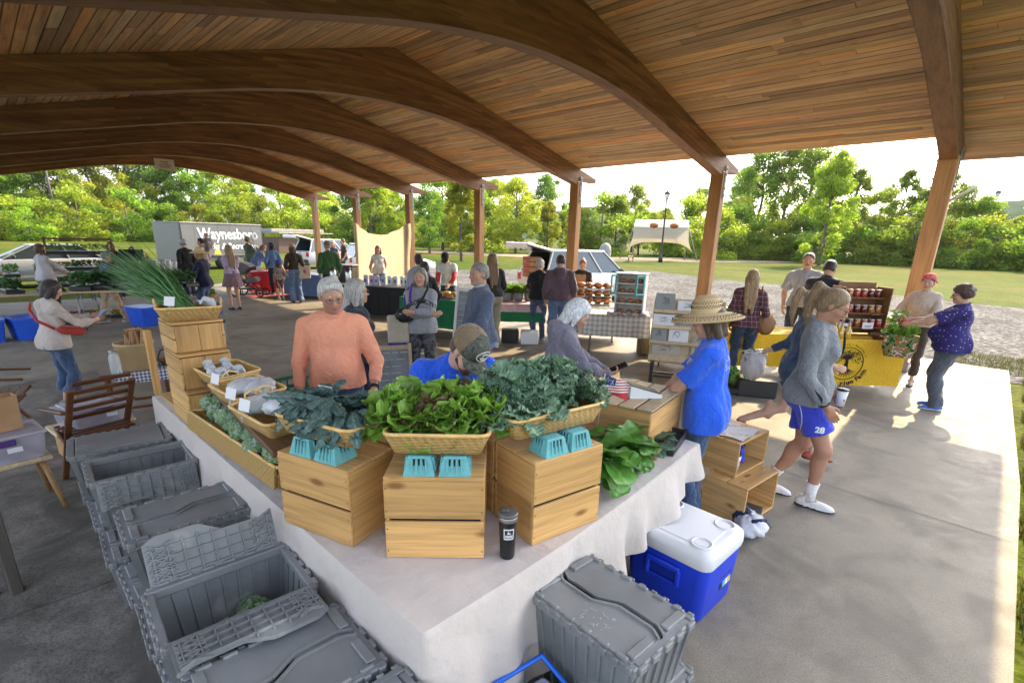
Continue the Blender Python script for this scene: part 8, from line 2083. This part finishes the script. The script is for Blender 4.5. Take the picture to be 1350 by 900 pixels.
tag(mb.build('backdrop_sheet', leafmat('calico', (.50, .41, .27), (.56, .46, .31), .35, .9, False, 3)), 'beige calico sheet hung between two far columns', 'sheet')
clothed('far folding table spread with red cloth', 'bright red cloth over a far table', 6.95, 18.3, R(-4), 1.5, .7, M_red_c, .66)
t = tag(sheet('red_mat', [(5.9, 17.2), (7.8, 17.2), (7.8, 17.9), (5.9, 17.9)], .01, M_red_c), 'red mat on the floor before the red cloth table', 'mat'); del t['kind']
clothed('far folding table spread with blue cloth', 'dusty blue pleated cloth over a far table', 7.5, 16.6, R(-70), 1.6, .7, M_blu_c, .68)
for k, (x, y) in enumerate(((6.5, 18.2), (6.9, 18.1), (7.3, 18.3))): box_thing('display_box', ('small white box on the red cloth, left', 'small dark box on the red cloth, middle', 'small white box on the red cloth, right')[k], 'box', (x, y, .75), k, [('box_body', (M_white, M_black, M_cw)[k], [((0, 0, .08), (.16, .12, .16), .01)])])
t = thing('stroller', 'grey hooded baby stroller with four wheels on the concrete', 'stroller', (5.95, 17.75, 0), R(-40)); M_sgr = cloth('stroller_grey', (.16, .155, .165)); mb = MB()
mb.grid(lambda u, v: (-.30 + .42 * v * math.cos(u * 2.0) - .02, -.24 + .48 * v if False else (-.25 + .5 * v), .72 + .36 * math.sin(u * 2.2) ), 10, 6)
t2 = mb; mb = MB(); mb.grid(lambda u, v: (-.12 - .42 * math.cos(u * 2.35 + .1), -.25 + .5 * v, .66 + .42 * math.sin(u * 2.35 + .1)), 12, 6)
for s_ in (-1, 1): mb._add([(-.12, s_ * .25, .66)] + [(-.12 - .42 * math.cos(u * 2.35 + .1), s_ * .25, .66 + .42 * math.sin(u * 2.35 + .1)) for u in np.linspace(0, 1, 12)], [tuple(range(13))])
mb.build('hood', M_sgr, t); mb = MB(); mb.bbox((.05, 0, .5), (.6, .44, .16), .05, (0, R(-12), 0)); mb.bbox((-.3, 0, .65), (.12, .44, .4), .04, (0, R(-20), 0)); mb.build('seat', M_sgr, t)
mb = MB()
for s_ in (-1, 1): mb.tube([(.42, s_ * .2, .16), (.05, s_ * .25, .42), (-.45, s_ * .25, .85), (-.62, s_ * .24, 1.02)], .016, 6); mb.tube([(-.32, s_ * .27, .18), (.0, s_ * .25, .45)], .016, 6)
mb.tube([(-.62, -.24, 1.02), (-.62, .24, 1.02)], .018, 6); mb.bbox((.02, 0, .25), (.5, .4, .04), .01); mb.build('frame', M_black, t)
M_tyre = pm('tyre', (.02, .02, .021), .8)
for x, r_ in ((.42, .11), (-.32, .17)):
 for s_ in (-1, 1): w_ = MB(); w_.tube([(x + r_ * math.cos(a), s_ * .27, r_ + .015 + r_ * math.sin(a)) for a in np.linspace(0, 6.283, 17)[:-1]], .022, 6, closed=True); w_.tube([(x - r_, s_ * .27, r_ + .015), (x + r_, s_ * .27, r_ + .015)], .01, 4); w_.tube([(x, s_ * .27, .02), (x, s_ * .27, r_ * 2)], .01, 4); w_.build('wheel', M_tyre, t)
def ptable(label, x, y, rz, sx, sy, h): folding_table(label, (x, y, 0), sx, sy, h, rz=rz, mt=M_pale)
ptable('long plant table at the left edge', .55, 14.8, R(3), 2.6, .7, .68); ptable('plant table under the dark seedlings', 1.95, 13.0, R(-14), 1.7, .65, .84); ptable('far plant bench behind the grey and white jacket', .9, 19.0, R(2), 2.6, .6, .72)
for k in range(4): flat(('green', 'dark', 'pink', 'green')[k], ('tray of bright lettuce seedlings, left on the long plant table', 'tray of dark seedlings on the long plant table', 'tray of pink flowered plants on the long plant table', 'tray of green seedlings, right on the long plant table')[k], (-.25 + .6 * k, 14.8, .69), R(90 + 8 * k), 'plant trays on the long table', 1.05)
for k in range(6): flat('dark', 'tray of dark leafy seedlings on the black legged table', (1.35 + .32 * k, 13.15 - .10 * k + .25 * (k % 2), .85), R(70 + 10 * k), 'trays of dark seedlings', 1.2)
for k in range(4): flat('green', 'tray of light green seedlings on the far plant bench', (-.1 + .62 * k, 19.0, .73), R(90), 'trays on the far bench', 1.1)
t = thing('plant_rack', 'wooden frame rack with tiers of seedlings and orange flowers', 'rack', (1.86, 17.6, 0), R(-10))
for s_ in (-1, 1): mb = MB(); mb.bar((s_ * .68, -.3, 0), (s_ * .68, .35, 1.75), .05, .05); mb.build('upright', M_brd, t)
mb = MB(); mb.bar((-.68, .35, 1.72), (.68, .35, 1.72), .05, .05); mb.build('top_rail', M_brd, t)
for z_, y in ((1.35, .2), (.95, .02), (.55, -.18)): mb = MB(); mb.bbox((0, y, z_), (1.32, .34, .03), .005); mb.build('shelf', M_black, t)
for r_, (z_, y) in enumerate(((1.37, .2), (.97, .02), (.57, -.18))):
 for k in range(3): flat(('green', 'orange', 'dark')[(r_ + (k > 0)) % 3 if r_ else 0], ('tray of leafy seedlings on the top tier of the plant rack', 'tray of orange flowers on the middle tier of the plant rack', 'tray of mixed seedlings on the low tier of the plant rack')[r_], (1.86 - .43 + .43 * k, 17.6 + y - .08 * (k - 1), z_), R(-10), ('trays on the top tier', 'trays on the middle tier', 'trays on the low tier')[r_], .8)
for k in range(6): flat('yellow', 'tray of yellow flowers set out on the concrete floor', (1.35 + .38 * k, 15.3 - .06 * k, 0), R(70), 'yellow flower trays on the floor', 1.0)
for k in range(2): flat('pink', 'tray of pink flowers on the concrete floor beside the yellow ones', (1.0 + .3 * k, 14.0 + .8 * k, 0), R(40), 'pink flower trays on the floor', 1.1)
flat('purple', 'tray of purple flowers on the floor behind the chive basket', (2.75, 10.6, .35), R(20), None, 1.0); box_thing('grey_crate', 'grey crate under the tray of purple flowers', 'crate', (2.75, 10.6, 0), R(20), [('crate_body', M_grey, [((0, 0, .17), (.5, .34, .34), .02)])])
def bin_(label, x, y, rz):
 t = thing('blue_tub', label, 'tub', (x, y, 0), rz, 'blue plastic tubs on the floor'); mb = MB(); loft(mb, [rr_ring(.17, .25, .05, 0), rr_ring(.22, .31, .05, .38)]); mb.build('tub_body', pm('tub_blue', (.015, .09, .60), .4), t); mb = MB(); loft(mb, [rr_ring(.235, .325, .05, .37), rr_ring(.235, .325, .05, .41)]); mb.build('rim', MATS['tub_blue'], t)
bin_('blue tub on the floor at the very left edge', -.12, 13.1, 0); bin_('blue tub on the floor under the long plant table', .36, 13.1, .2); bin_('blue tub on the floor right of the yellow flowers', 2.3, 13.5, .4)
clothed('small table with white tubs beside the singer', 'blue gingham cloth over the table beside the singer', 4.35, 20.6, R(-12), 1.0, .6, M_gingB, .2, .72)
for k in range(4): t = thing('white_tub', 'white paper tub on the gingham table beside the singer', 'tub', (4.05 + .2 * k, 20.55 + .05 * k, .73), 0, 'white tubs beside the singer'); mb = MB(); mb.lathe([(.07, 0), (.09, .24 if k % 2 else .3)], 14); mb.build('tub_body', M_white, t)
for k in range(3): t = thing('plastic_bag', 'stuffed pale plastic bag on the concrete beside the singer', 'bag', (4.0 + .4 * k, 19.6 + .1 * k, 0), k, 'stuffed bags near the singer'); bag_mesh(95 + k, None, .22, .18, .2, 10).build('film', MATS['white_film'], t)
M_carw = pm('car_white', (.60, .60, .59), .3, .03, coat=.6); M_carb = pm('car_silver', (.42, .45, .50), .3, .03, coat=.7, metal=.3); M_carg = pm('car_glass', (.04, .055, .065), .06, .1, spec=.9); M_trim = pm('car_trim', (.03, .03, .032), .6); M_rimm = pm('wheel_rim', (.4, .4, .41), .35, metal=.7); M_tail = pm('tail_light', (.45, .02, .02), .25); M_head = pm('head_light', (.6, .62, .64), .1)
def car(label, loc, rz, m, Lc=4.6, W=1.8, Hc=1.65, hatch=False, sedan=False):
 """nose towards +x; lofted body with glazed cabin, four wheels"""
 t = thing('parked_car', label, 'car', loc, rz); a = Lc / 2; b = W / 2
 st = [(-a, .45, .88, .80), (-a + .08, .30, 1.0, .9), (-a + .6, .25, 1.02, .97), (-.4, .22, 1.0, 1.), (a - 1.35, .22, .98, 1.), (a - .6, .25, .86, .97), (a - .12, .3, .72, .88), (a, .42, .62, .74)]
 mb = MB(); rings = []
 for x, z0, z1, k in st: rings.append([(x, -b * k * .96, z0), (x, -b * k, (z0 + z1) * .5), (x, -b * k * .95, z1 - .05), (x, -b * k * .82, z1), (x, b * k * .82, z1), (x, b * k * .95, z1 - .05), (x, b * k, (z0 + z1) * .5), (x, b * k * .96, z0)])
 loft(mb, rings); mb.build('body', m, t)
 xr0, xr1 = (-a + .12, -a + .45) if not sedan else (-a + .75, -a + 1.35); xf1, xf0 = a - 2.05, a - 1.25
 mb = MB(); zt_ = Hc
 base = [(xr0, -b * .86), (xf0, -b * .86), (xf0, b * .86), (xr0, b * .86)]; top = [(xr1, -b * .66), (xf1, -b * .66), (xf1, b * .66), (xr1, b * .66)]
 mb._add([(x, y, .985) for x, y in base] + [(x, y, zt_ - .05) for x, y in top], [(0, 1, 5, 4), (2, 3, 7, 6), (1, 2, 6, 5)] + ([] if hatch else [(3, 0, 4, 7)])); mb.build('windows', M_carg, t)
 mb = MB(); mb.bbox(((xr1 + xf1) / 2, 0, zt_ - .03), (xf1 - xr1 + .14, b * 1.36, .07), .03); mb.build('roof', m, t)
 for s_ in (-1, 1):
  for f in (0., .36, .70, 1.): mb = MB(); x0 = xr0 + (xf0 - xr0) * f; x1 = xr1 + (xf1 - xr1) * f; mb.bar((x0, s_ * b * .865, .98), (x1, s_ * b * .665, zt_ - .05), .075, .035, (1, 0, 0)); mb.build('pillar', m, t)
 for s_ in (-1, 1): mb = MB(); mb.bbox((xf0 - .25, s_ * (b + .08), 1.06), (.12, .2, .13), .03); mb.build('mirror', M_trim, t)
 for x in (-a + .85, a - .9):
  for s_ in (-1, 1):
   wl = MB(); wl.lathe([(.2, -.1), (.33, -.1), (.345, -.06), (.345, .06), (.33, .1), (.2, .1)], 20); wl.v = [(x + p[0], s_ * (b - .08) + p[2], .345 + p[1]) for p in wl.v]; w_ = wl.build('wheel', M_tyre, t)
   rm = MB(); rm.lathe([(.2, 0), (.19, .02), (.05, .03), (.001, .035)], 14); rm.v = [(x + p[0], s_ * (b + .0 + .03 * (p[2] > 0) + p[2] - .0), .345 + p[1]) for p in rm.v]; rm.build('rim', M_rimm, w_)
 for s_ in (-1, 1): mb = MB(); mb.bbox((-a + .03, s_ * b * .74, .82), (.09, .22, .24), .02); mb.build('tail_light', M_tail, t); mb = MB(); mb.bbox((a - .08, s_ * b * .62, .66), (.12, .34, .12), .03); mb.build('headlight', M_head, t)
 mb = MB(); mb.bbox((-a + .02, 0, .45), (.12, W * .8, .2), .03); mb.bbox((a - .03, 0, .42), (.1, W * .66, .18), .03); mb.build('bumper', M_trim, t)
 if hatch:
  mb = MB(); mb.bbox((-a + .06, 0, .78), (.02, b * 1.5, .4), .004); mb.build('boot_opening', M_dark, t)
  h = MB(); h.X = Matrix.Translation((xr1 - .02, 0, zt_ - .02)) @ Matrix.Rotation(R(12), 4, 'Y'); h.bbox((-.52, 0, .0), (1.05, b * 1.5, .07), .03); h.bbox((-1.02, 0, -.06), (.10, b * 1.35, .18), .03); q = h.build('hatch', m, t)
  h2 = MB(); h2.X = h.X; h2.bbox((-.45, 0, -.045), (.75, b * 1.15, .02), .005); h2.build('hatch_window', M_carg, q); h3 = MB(); h3.X = h.X
  for s_ in (-1, 1): h3.bbox((-.9, s_ * b * .55, .042), (.22, .3, .03), .01)
  h3.build('hatch_light', M_tail, q)
 return t
car('white estate car with its rear hatch open behind the produce stalls', (15.2, 11.2, -.05), R(-14), M_carw, 4.7, 1.85, 1.72, True)
for k in range(4): box_thing('fruit_crate', 'stacked wooden crate inside the open hatch of the white car', 'crate', (12.98, 11.75, .78 + .17 * k), R(-14), [('crate_body', pm('crate_orange', (.35, .17, .07), .7), [((0, 0, .07), (.45, .5, .15), .01)]), ('label', M_red_c, [((-.228, 0, .07), (.004, .3, .06), .001)])], 'crates in the open hatch')
car('silver sedan parked beyond the plant tables at the left', (1.6, 25.2, -.05), R(183), M_carb, 4.7, 1.8, 1.45, False, True)
car('white car half hidden behind the beige sheet', (15.2, 23.9, -.05), R(-12), M_carw, 4.6, 1.85, 1.6)
car('white car with a raised hatch far behind the green sweater', (15.6, 31.0, -.05), R(10), M_carw, 4.6, 1.85, 1.7, True)
t = thing('box_trailer', 'grey enclosed trailer with white park lettering on its side', 'trailer', (7.5, 31.2, -.05), R(20)); M_trl = pm('trailer_grey', (.10, .104, .108), .45, .06, 2); M_trf = pm('trailer_front', (.13, .13, .128), .4, .05, 2)
mb = MB(); mb.bbox((2.45, 1.1, 1.42), (4.9, 2.2, 1.95), .02); mb.build('box_body', M_trl, t); mb = MB(); [mb.bbox((.05 + .69 * k, .0, 1.42), (.03, .012, 1.9), .003) for k in range(8)]; mb.bbox((4.55, -.004, 1.35), (.6, .02, 1.5), .004); mb.build('seams', M_trl, t); mb = MB(); mb.bbox((-.03, 1.1, 1.42), (.06, 2.14, 1.9), .02); mb.build('front_wall', M_trf, t); mb = MB(); mb.bbox((2.45, 1.1, 2.42), (4.95, 2.26, .06), .01); mb.build('roof', M_galv, t)
for x in (2.1, 3.0): mb = MB(); mb.lathe([(.001, -.1), (.33, -.1), (.34, 0), (.33, .1), (.001, .1)], 20); mb.v = [(x + p[0], .05 + p[2], .36 + p[1]) for p in mb.v]; mb.build('wheel', M_tyre, t)
mb = MB(); mb.bbox((2.55, -.02, .72), (2.0, .12, .08), .02); mb.bbox((-.6, 1.1, .42), (1.4, .12, .12), .02); mb.build('frame', M_trim, t)
txt('Waynesboro', .80, (2.75, -.012, 1.85), F_, M_ltext, t, bold=.018, sx=.88); txt('Parks & Recreation', .46, (2.75, -.012, 1.22), F_, M_ltext, t, bold=.006, shear=.35, sx=.92); mb = MB()
mb.X = Matrix.Translation((1.9, -.004, .9)); mb._add([(-.2, 0, -.1), (.25, 0, -.12), (.1, 0, .2), (-.05, 0, .32)], [(0, 1, 2, 3)]); mb.build('yellow_swoosh', pm('decal_yellow', (.6, .45, .03), .6), t)
box_thing('park_shelter', 'low brown walled shelter with a grey metal roof beyond the lawn', 'shelter', (24.5, 57, -.05), R(20), [('wall', pm('brown_wall', (.09, .05, .04), .8), [((0, 0, .75), (7, 2.6, 1.5), .02)]), ('roof', M_galv, [((0, 0, 1.95), (7.6, 3.6, .12), .02), ((0, .5, 2.2), (7.2, 2.2, .3), .02)])])
box_thing('concrete_block', 'grey concrete blocks beside the far road', 'wall', (17, 118, -.05), R(2), [('block', M_conc, [((0, 0, .9), (7, 2, 1.8), .05), ((9, 0, .6), (11, 2, 1.2), .05)])])
box_thing('road_sign_back', 'grey back of a big sign beside the far road at the left', 'sign', (2.8, 110, -.05), R(0), [('panel', M_galv, [((0, 0, 1.6), (4.2, .1, 2.4), .02)]), ('legs', M_galv, [((-1.5, 0, .4), (.12, .1, .9), .01), ((1.5, 0, .4), (.12, .1, .9), .01)])])
t = thing('utility_pedestal', 'grey round topped utility pedestal on the lawn', 'pedestal', (31.2, 21.3, -.05), 0); mb = MB(); mb.lathe([(.4, 0), (.42, .1), (.42, 1.35), (.36, 1.65), (.2, 1.82), (.001, 1.88)], 18); mb.build('housing', M_galv, t)
def bench(label, loc, rz):
 t = thing('park_bench', label, 'bench', loc, rz, 'park benches along the path'); mb = MB(); mb.bbox((0, .25, .95), (3.0, .05, .55), .01, (R(-10), 0, 0)); mb.build('backrest', M_oak, t); mb = MB(); mb.bbox((0, 0, .5), (3.0, .5, .05), .01); mb.build('seat', M_oak, t)
 for s_ in (-1, 0, 1): mb = MB(); mb.bbox((s_ * 1.4, .24, .6), (.06, .06, 1.2), .01); mb.bbox((s_ * 1.4, -.2, .25), (.06, .06, .5), .01); mb.build('leg', M_black, t)
bench('long wooden bench beside the path, left of the lamp post', (47.5, 29.2, -.05), R(211)); bench('wooden bench under the tree at the right', (88, 6.2, -.05), R(160))
def lamp(label, x, y, h):
 t = thing('street_lamp', label, 'street lamp', (x, y, -.05), 0, 'black street lamps'); mb = MB(); mb.lathe([(.22, 0), (.2, .5), (.11, .7), (.09, 1.2), (.07, h - 1.0), (.1, h - .95)], 12); mb.build('pole', M_black, t); mb = MB(); mb.lathe([(.12, h - .95), (.3, h - .35), (.26, h - .33)], 8); mb.build('lantern', pm('lamp_glass', (.5, .5, .46), .3), t); mb = MB(); mb.lathe([(.36, h - .33), (.3, h - .2), (.1, h - .05), (.05, h)], 8); mb.build('cap', M_black, t)
 for s_ in (-1, 1): mb = MB(); mb.tube([(0, 0, h * .62), (-s_ * .5, s_ * .85, h * .62)], .03, 6); mb.ball((-s_ * .5, s_ * .85, h * .52), .45, 8, sz=.6); mb.build('flower_basket', pm('basket_flowers', (.30, .08, .03), .8, .5, 6, 1., 9), t)
lamp('black street lamp with two flower baskets before the white canopy', 49, 26.6, 6.9); lamp('black street lamp with flowers at the far right behind the corner column', 88, 3.9, 9.0)
t = thing('shade_canopy', 'white tensile canopy on poles beyond the path', 'canopy', (54.3, 29.8, -.05), R(211 + 90 - 2)); M_can = leafmat('canopy_fabric', (.36, .33, .28), (.40, .37, .31), .25, .8, False)
mb = MB(); mb.grid(lambda u, v: (-3 + 6 * u + (u - .5) * 1.8 * v ** 3, .9 * v * v, 3.6 - 2.9 * v + (1.25 * v) * (1 - (2 * u - 1) ** 4) * v), 24, 8); mb.grid(lambda u, v: (-3 + 6 * u, 3 * v, 3.6 + .9 * v - .3 * (1 - (2 * u - 1) ** 2) * v * (1 - v)), 16, 8); mb.build('fabric', M_can, t)
for x in (-3, 3): mb = MB(); mb.tube([(x, 3, 0), (x, 3, 4.5)], .07, 8); mb.build('pole', M_galv, t); mb = MB(); mb.tube([(x, 0, 3.4), (x * 1.45, .9, 0)], .05, 6); mb.build('strut', M_galv, t)
box_thing('beige_building', 'plain beige building behind the trees beyond the canopy', 'building', (95, 66, -.05), R(35), [('wall', pm('beige_wall', (.36, .33, .27), .8), [((0, 0, 4), (16, 10, 8), .05)]), ('roof', M_galv, [((0, 0, 8.1), (16.6, 10.6, .25), .05)]), ('window', M_carg, [((-4 + 4 * k, -5.02, 5), (1.6, .05, 1.4), .01) for k in range(3)])])
def upole(label, x, y, h, arm=True):
 t = thing('utility_pole', label, 'utility pole', (x, y, -.05), 0, None); mb = MB(); mb.tube([(0, 0, 0), (0, 0, h)], [.2, .13], 8); mb.build('pole', M_wth, t)
 if arm: mb = MB(); mb.bar((-1.2, 0, h - .8), (1.2, 0, h - .8), .14, .14); mb.build('cross_arm', M_wth, t)
upole('tall wooden utility pole at the left before the woods', 9.2, 104.6, 11.5); upole('dark thin pole before the woods behind the trailer', 38, 118, 7.5, False); upole('second dark thin pole before the woods, nearer the far columns', 46, 118, 7, False); upole('floodlight pole above the trees in the middle', 92, 88, 13.5)
mb = MB()
for z_ in (10.6, 9.3):
 mb.tube([(9.2 - 3.2 * k, 104.6 + .2 * k, z_ - .03 * k * (16 - k) * .5) for k in range(0, 17)], .03, 4)
tag(mb.build('power_lines', M_black), 'two overhead power lines running off to the left', 'power line')
mb = MB(); mb.tube([(XR + 5.3, YS[0] - .13 - 12, 2.75), (XR + 5.3, YS[0] - .40 - 12, 2.95), (XR + 5.3, YS[0] - .42 - 12, 2.78)], .022, 8); mb.v = [(x - XR, y, z) for x, y, z in mb.v]; mb.build('bracket_arm', M_white, pav)
M_bark = pm('bark', (.13, .10, .075), .9, .35, 6, .6, 20)
M_tl = [leafmat('tree_leaf_a', (.165, .27, .018), (.28, .39, .04), .66, .5, True, .35, hue_obj=.045), leafmat('tree_leaf_b', (.11, .20, .018), (.20, .31, .035), .66, .5, True, .35, hue_obj=.045)]
def tree_mesh(seed, lm, H_, Wd, n_cl, n_lf, trunk_h, lsz=.26, shape='round'):
 rg = random.Random(seed); rs = np.random.RandomState(seed)
 mb = MB(); pts = [(0, 0, 0), (rg.uniform(-.1, .1), rg.uniform(-.1, .1), trunk_h), (rg.uniform(-.3, .3), rg.uniform(-.3, .3), H_ * .6), (rg.uniform(-.4, .4), rg.uniform(-.4, .4), H_ * .93)]
 mb.tube(pts, [.028 * H_ * .7, .02 * H_ * .8, .012 * H_, .002 * H_], 7)
 cl = []
 for i in range(n_cl):
  f = rg.random(); z_ = trunk_h * .75 + (H_ - trunk_h * .75) * f
  pr = math.sin(math.pi * min(1, (.12 + f * .88))) ** .6 if shape == 'round' else (1 - f) ** .55 * (.5 + .5 * min(1, f * 5)) + .08
  r_ = Wd / 2 * pr * math.sqrt(rg.uniform(.05, 1)); a = rg.uniform(0, 6.28); c = np.array((r_ * math.cos(a), r_ * math.sin(a), z_)); cl.append((c, rg.uniform(.6, 1.2) * Wd * .15))
  if i % 3 == 0: zz = max(trunk_h * .7, z_ - r_ * .7); mb.tube([(0, 0, zz), tuple(c * np.array((.5, .5, 1)) + np.array((0, 0, -(z_ - zz) * .45))), tuple(c)], [.009 * H_, .005 * H_, .0015 * H_], 5)
 C = np.array([c for c, _ in cl]); Rr = np.array([r for _, r in cl]); idx = rs.randint(0, len(cl), n_lf)
 d = rs.normal(size=(n_lf, 3)); d /= np.linalg.norm(d, axis=1)[:, None]; P = C[idx] + d * (Rr[idx] * rs.rand(n_lf) ** .45)[:, None] * np.array((1, 1, .8));
 u = rs.normal(size=(n_lf, 3)); u /= np.linalg.norm(u, axis=1)[:, None]; w_ = np.cross(u, d + .01); w_ /= np.linalg.norm(w_, axis=1)[:, None]
 s_ = (lsz * (.6 + .8 * rs.rand(n_lf)))[:, None]
 V = np.stack([P - u * s_ * .55, P + w_ * s_ * .32, P + u * s_ * .55, P - w_ * s_ * .32], 1).reshape(-1, 3); Fq = np.arange(n_lf * 4).reshape(-1, 4); k = np.repeat((.7 + .6 * rs.rand(n_lf)) * (.8 + .4 * rs.rand(len(cl)))[idx], 4)
 return mb, V, Fq, np.stack([k, k, k * .9], 1)
def make_tree(seed, lm, H_, Wd, n_cl, n_lf, th, lsz, shape, nm='broadleaf_tree'):
 mb, V, Fq, C = tree_mesh(seed, lm, H_, Wd, n_cl, n_lf, th, lsz, shape); t = thing(nm, 'tree', 'tree', (0, 0, -500)); mb.build('trunk', M_bark, t); mesh_obj('crown', V, Fq, lm, t, cols=C); return t
TR = [make_tree(1, M_tl[0], 12, 8.5, 60, 15000, 2.2, .26, 'round'), make_tree(2, M_tl[1], 14, 9, 70, 16000, 2.5, .27, 'round'), make_tree(3, M_tl[0], 10, 6, 48, 13000, 2.0, .22, 'cone'), make_tree(4, M_tl[1], 15, 7, 48, 9500, 4.5, .27, 'round'), make_tree(5, M_tl[0], 5, 6, 30, 8000, .3, .2, 'round')]
USED = set(); rg = random.Random(77)
def ray_xy(px, d):                                                        # map bearing of the woods
 a = math.atan2((px - 675) / 666.3, 1); th = math.pi / 2 - .8025 - a; return d * math.cos(th), d * math.sin(th)
def tree(k, px, d, h, label, group, wsc=1.0):
 x, y = ray_xy(px, d); base = (12, 14, 10, 15, 5)[k]; s_ = h / base
 if k in USED: r = dup(TR[k], (x, y, -.05), rg.uniform(0, 6.28), label, group, (s_ * wsc, s_ * wsc, s_))
 else: USED.add(k); r = TR[k]; r.location = (x, y, -.05); r.scale = (s_ * wsc, s_ * wsc, s_); r['label'] = label; r['group'] = group
 return r
for px in range(-60, 660, 34): tree(rg.choice((0, 1, 0)), px + rg.uniform(-9, 9), rg.uniform(112, 126), rg.uniform(11.5, 16) * (1.0 if px < 420 else .82), 'tall leafy tree in the woods beyond the far road', 'trees of the woods beyond the road', 1.15)
for px in range(-50, 640, 40): tree(4, px + rg.uniform(-12, 12), rg.uniform(98, 106), rg.uniform(4.5, 8), 'rounded bush along the edge of the woods beyond the road', 'bushes along the woods', 1.2)
for px in range(470, 700, 30): tree(rg.choice((0, 2, 1)), px + rg.uniform(-8, 8), rg.uniform(62, 84), rg.uniform(7, 11.5), 'leafy tree standing beyond the parked cars', 'trees beyond the cars', 1.1)
for px in range(640, 960, 24): tree(rg.choice((0, 4, 2)), px + rg.uniform(-8, 8), rg.uniform(72, 92), rg.uniform(5.5, 8), 'low bright green tree behind the lawn and canopy', 'low trees behind the lawn', 1.15)
for px, h in ((712, 13), (822, 11.5), (905, 11), (958, 14)): tree(1, px, 100, h, 'taller tree rising behind the low bright trees', 'taller trees behind the low ones')
for px, h, k in ((975, 15, 1), (1006, 15.5, 3), (1036, 14.5, 1), (1068, 13, 1), (1092, 11.5, 3), (1128, 9, 0), (1152, 11.5, 3), (1176, 9, 1), (1200, 11, 3), (1224, 9.5, 1), (1245, 7.5, 0), (1270, 6.2, 1), (1300, 5.8, 0), (1330, 6, 1), (1365, 6, 0), (1400, 13, 1), (1450, 13, 0), (1520, 14, 1), (1600, 14, 0)): tree(k, px, rg.uniform(84, 94), h, 'tall tree in the row beyond the path at the right', 'tall trees beyond the path')
for px in range(950, 1420, 26): tree(4, px + rg.uniform(-8, 8), rg.uniform(76, 80), rg.uniform(4, 6.5), 'bush in the hedge beyond the path at the right', 'bushes beyond the path', 1.15)
tree(2, 1062, 64, 10.8, 'young bright green maple with a pale trunk on the right lawn', None, .95); tree(2, 1255, 86, 8, 'young maple behind the corner column by the bench', None, 1.1); tree(2, 606, 46, 7.2, 'young maple on the lawn beyond the white car', None, 1.0)
M_hill = pm('hill_woods', (.035, .06, .03), 1., .35, .02, .6, .2, world=True, spec=.0)
def hill(px0, px1, d, h, seed):
 rg2 = random.Random(seed); ph = [rg2.random() * 6 for _ in range(4)]; mb = MB()
 def fn(u, v):
  px = px0 + (px1 - px0) * u; x, y = ray_xy(px, d + (v - .5) * d * .5); e = math.sin(math.pi * u) ** .6; return (x, y, -2 + h * e * math.sin(math.pi * v) * (.85 + .12 * math.sin(u * 9 + ph[0]) + .06 * math.sin(u * 23 + ph[1]) + .02 * math.sin(u * 90 + ph[2])))
 mb.grid(fn, 90, 10); tag(mb.build('hill', M_hill), kind='structure')
hill(1100, 2300, 520, 50, 1); hill(1000, 2600, 760, 84, 2); hill(380, 1000, 760, 48, 3)
mb = MB(); rg = random.Random(6); M_gr = leafmat('grass_blade', (.05, .075, .01), (.10, .11, .025), .3, .6)
for i in range(9000):
 x = 2.2 + 12 * rg.random() ** .9; y = -.47 - .9 * rg.random() ** 1.6 + .03 * math.sin(x * 5);
 if x > 12.2: y += 1.2 * rg.random()
 h = rg.uniform(.0, .05); a = rg.uniform(0, 6.28); k = rg.uniform(.6, 1.5); mb.col = (k * rg.uniform(.9, 1.5), k, k)
 dx, dy = math.cos(a) * .006, math.sin(a) * .006; lx, ly = rg.uniform(-.04, .04), rg.uniform(-.04, .04)
 mb._add([(x - dx, y - dy, -.06), (x + dx, y + dy, -.06), (x + lx, y + ly, h)], [(0, 1, 2)])
tag(mb.build('grass_edge', M_gr, tint=True), 'tufts of rough grass along the edge of the slab', 'grass', kind='stuff')
for t in TR:
 if t.location.z < -100:
  for ch in list(t.children): bpy.data.objects.remove(ch)
  bpy.data.objects.remove(t)
mb = MB(); mb.box((0, 0, 52), (5000, 5000, 114)); hz = mb.build('haze', None or pm('haze_tmp', (1, 1, 1))); hm_ = bpy.data.materials.new('haze_air'); hm_.use_nodes = True; nt = hm_.node_tree; nt.nodes.clear()
ou = nt.nodes.new('ShaderNodeOutputMaterial'); pv = nt.nodes.new('ShaderNodeVolumePrincipled'); pv.inputs['Color'].default_value = (.85, .9, 1, 1); pv.inputs['Density'].default_value = .00009; pv.inputs['Anisotropy'].default_value = .3; nt.links.new(pv.outputs[0], ou.inputs['Volume'])
hz.data.materials.clear(); hz.data.materials.append(hm_); tag(hz, 'thin pale morning haze filling the air', 'haze', kind='stuff')
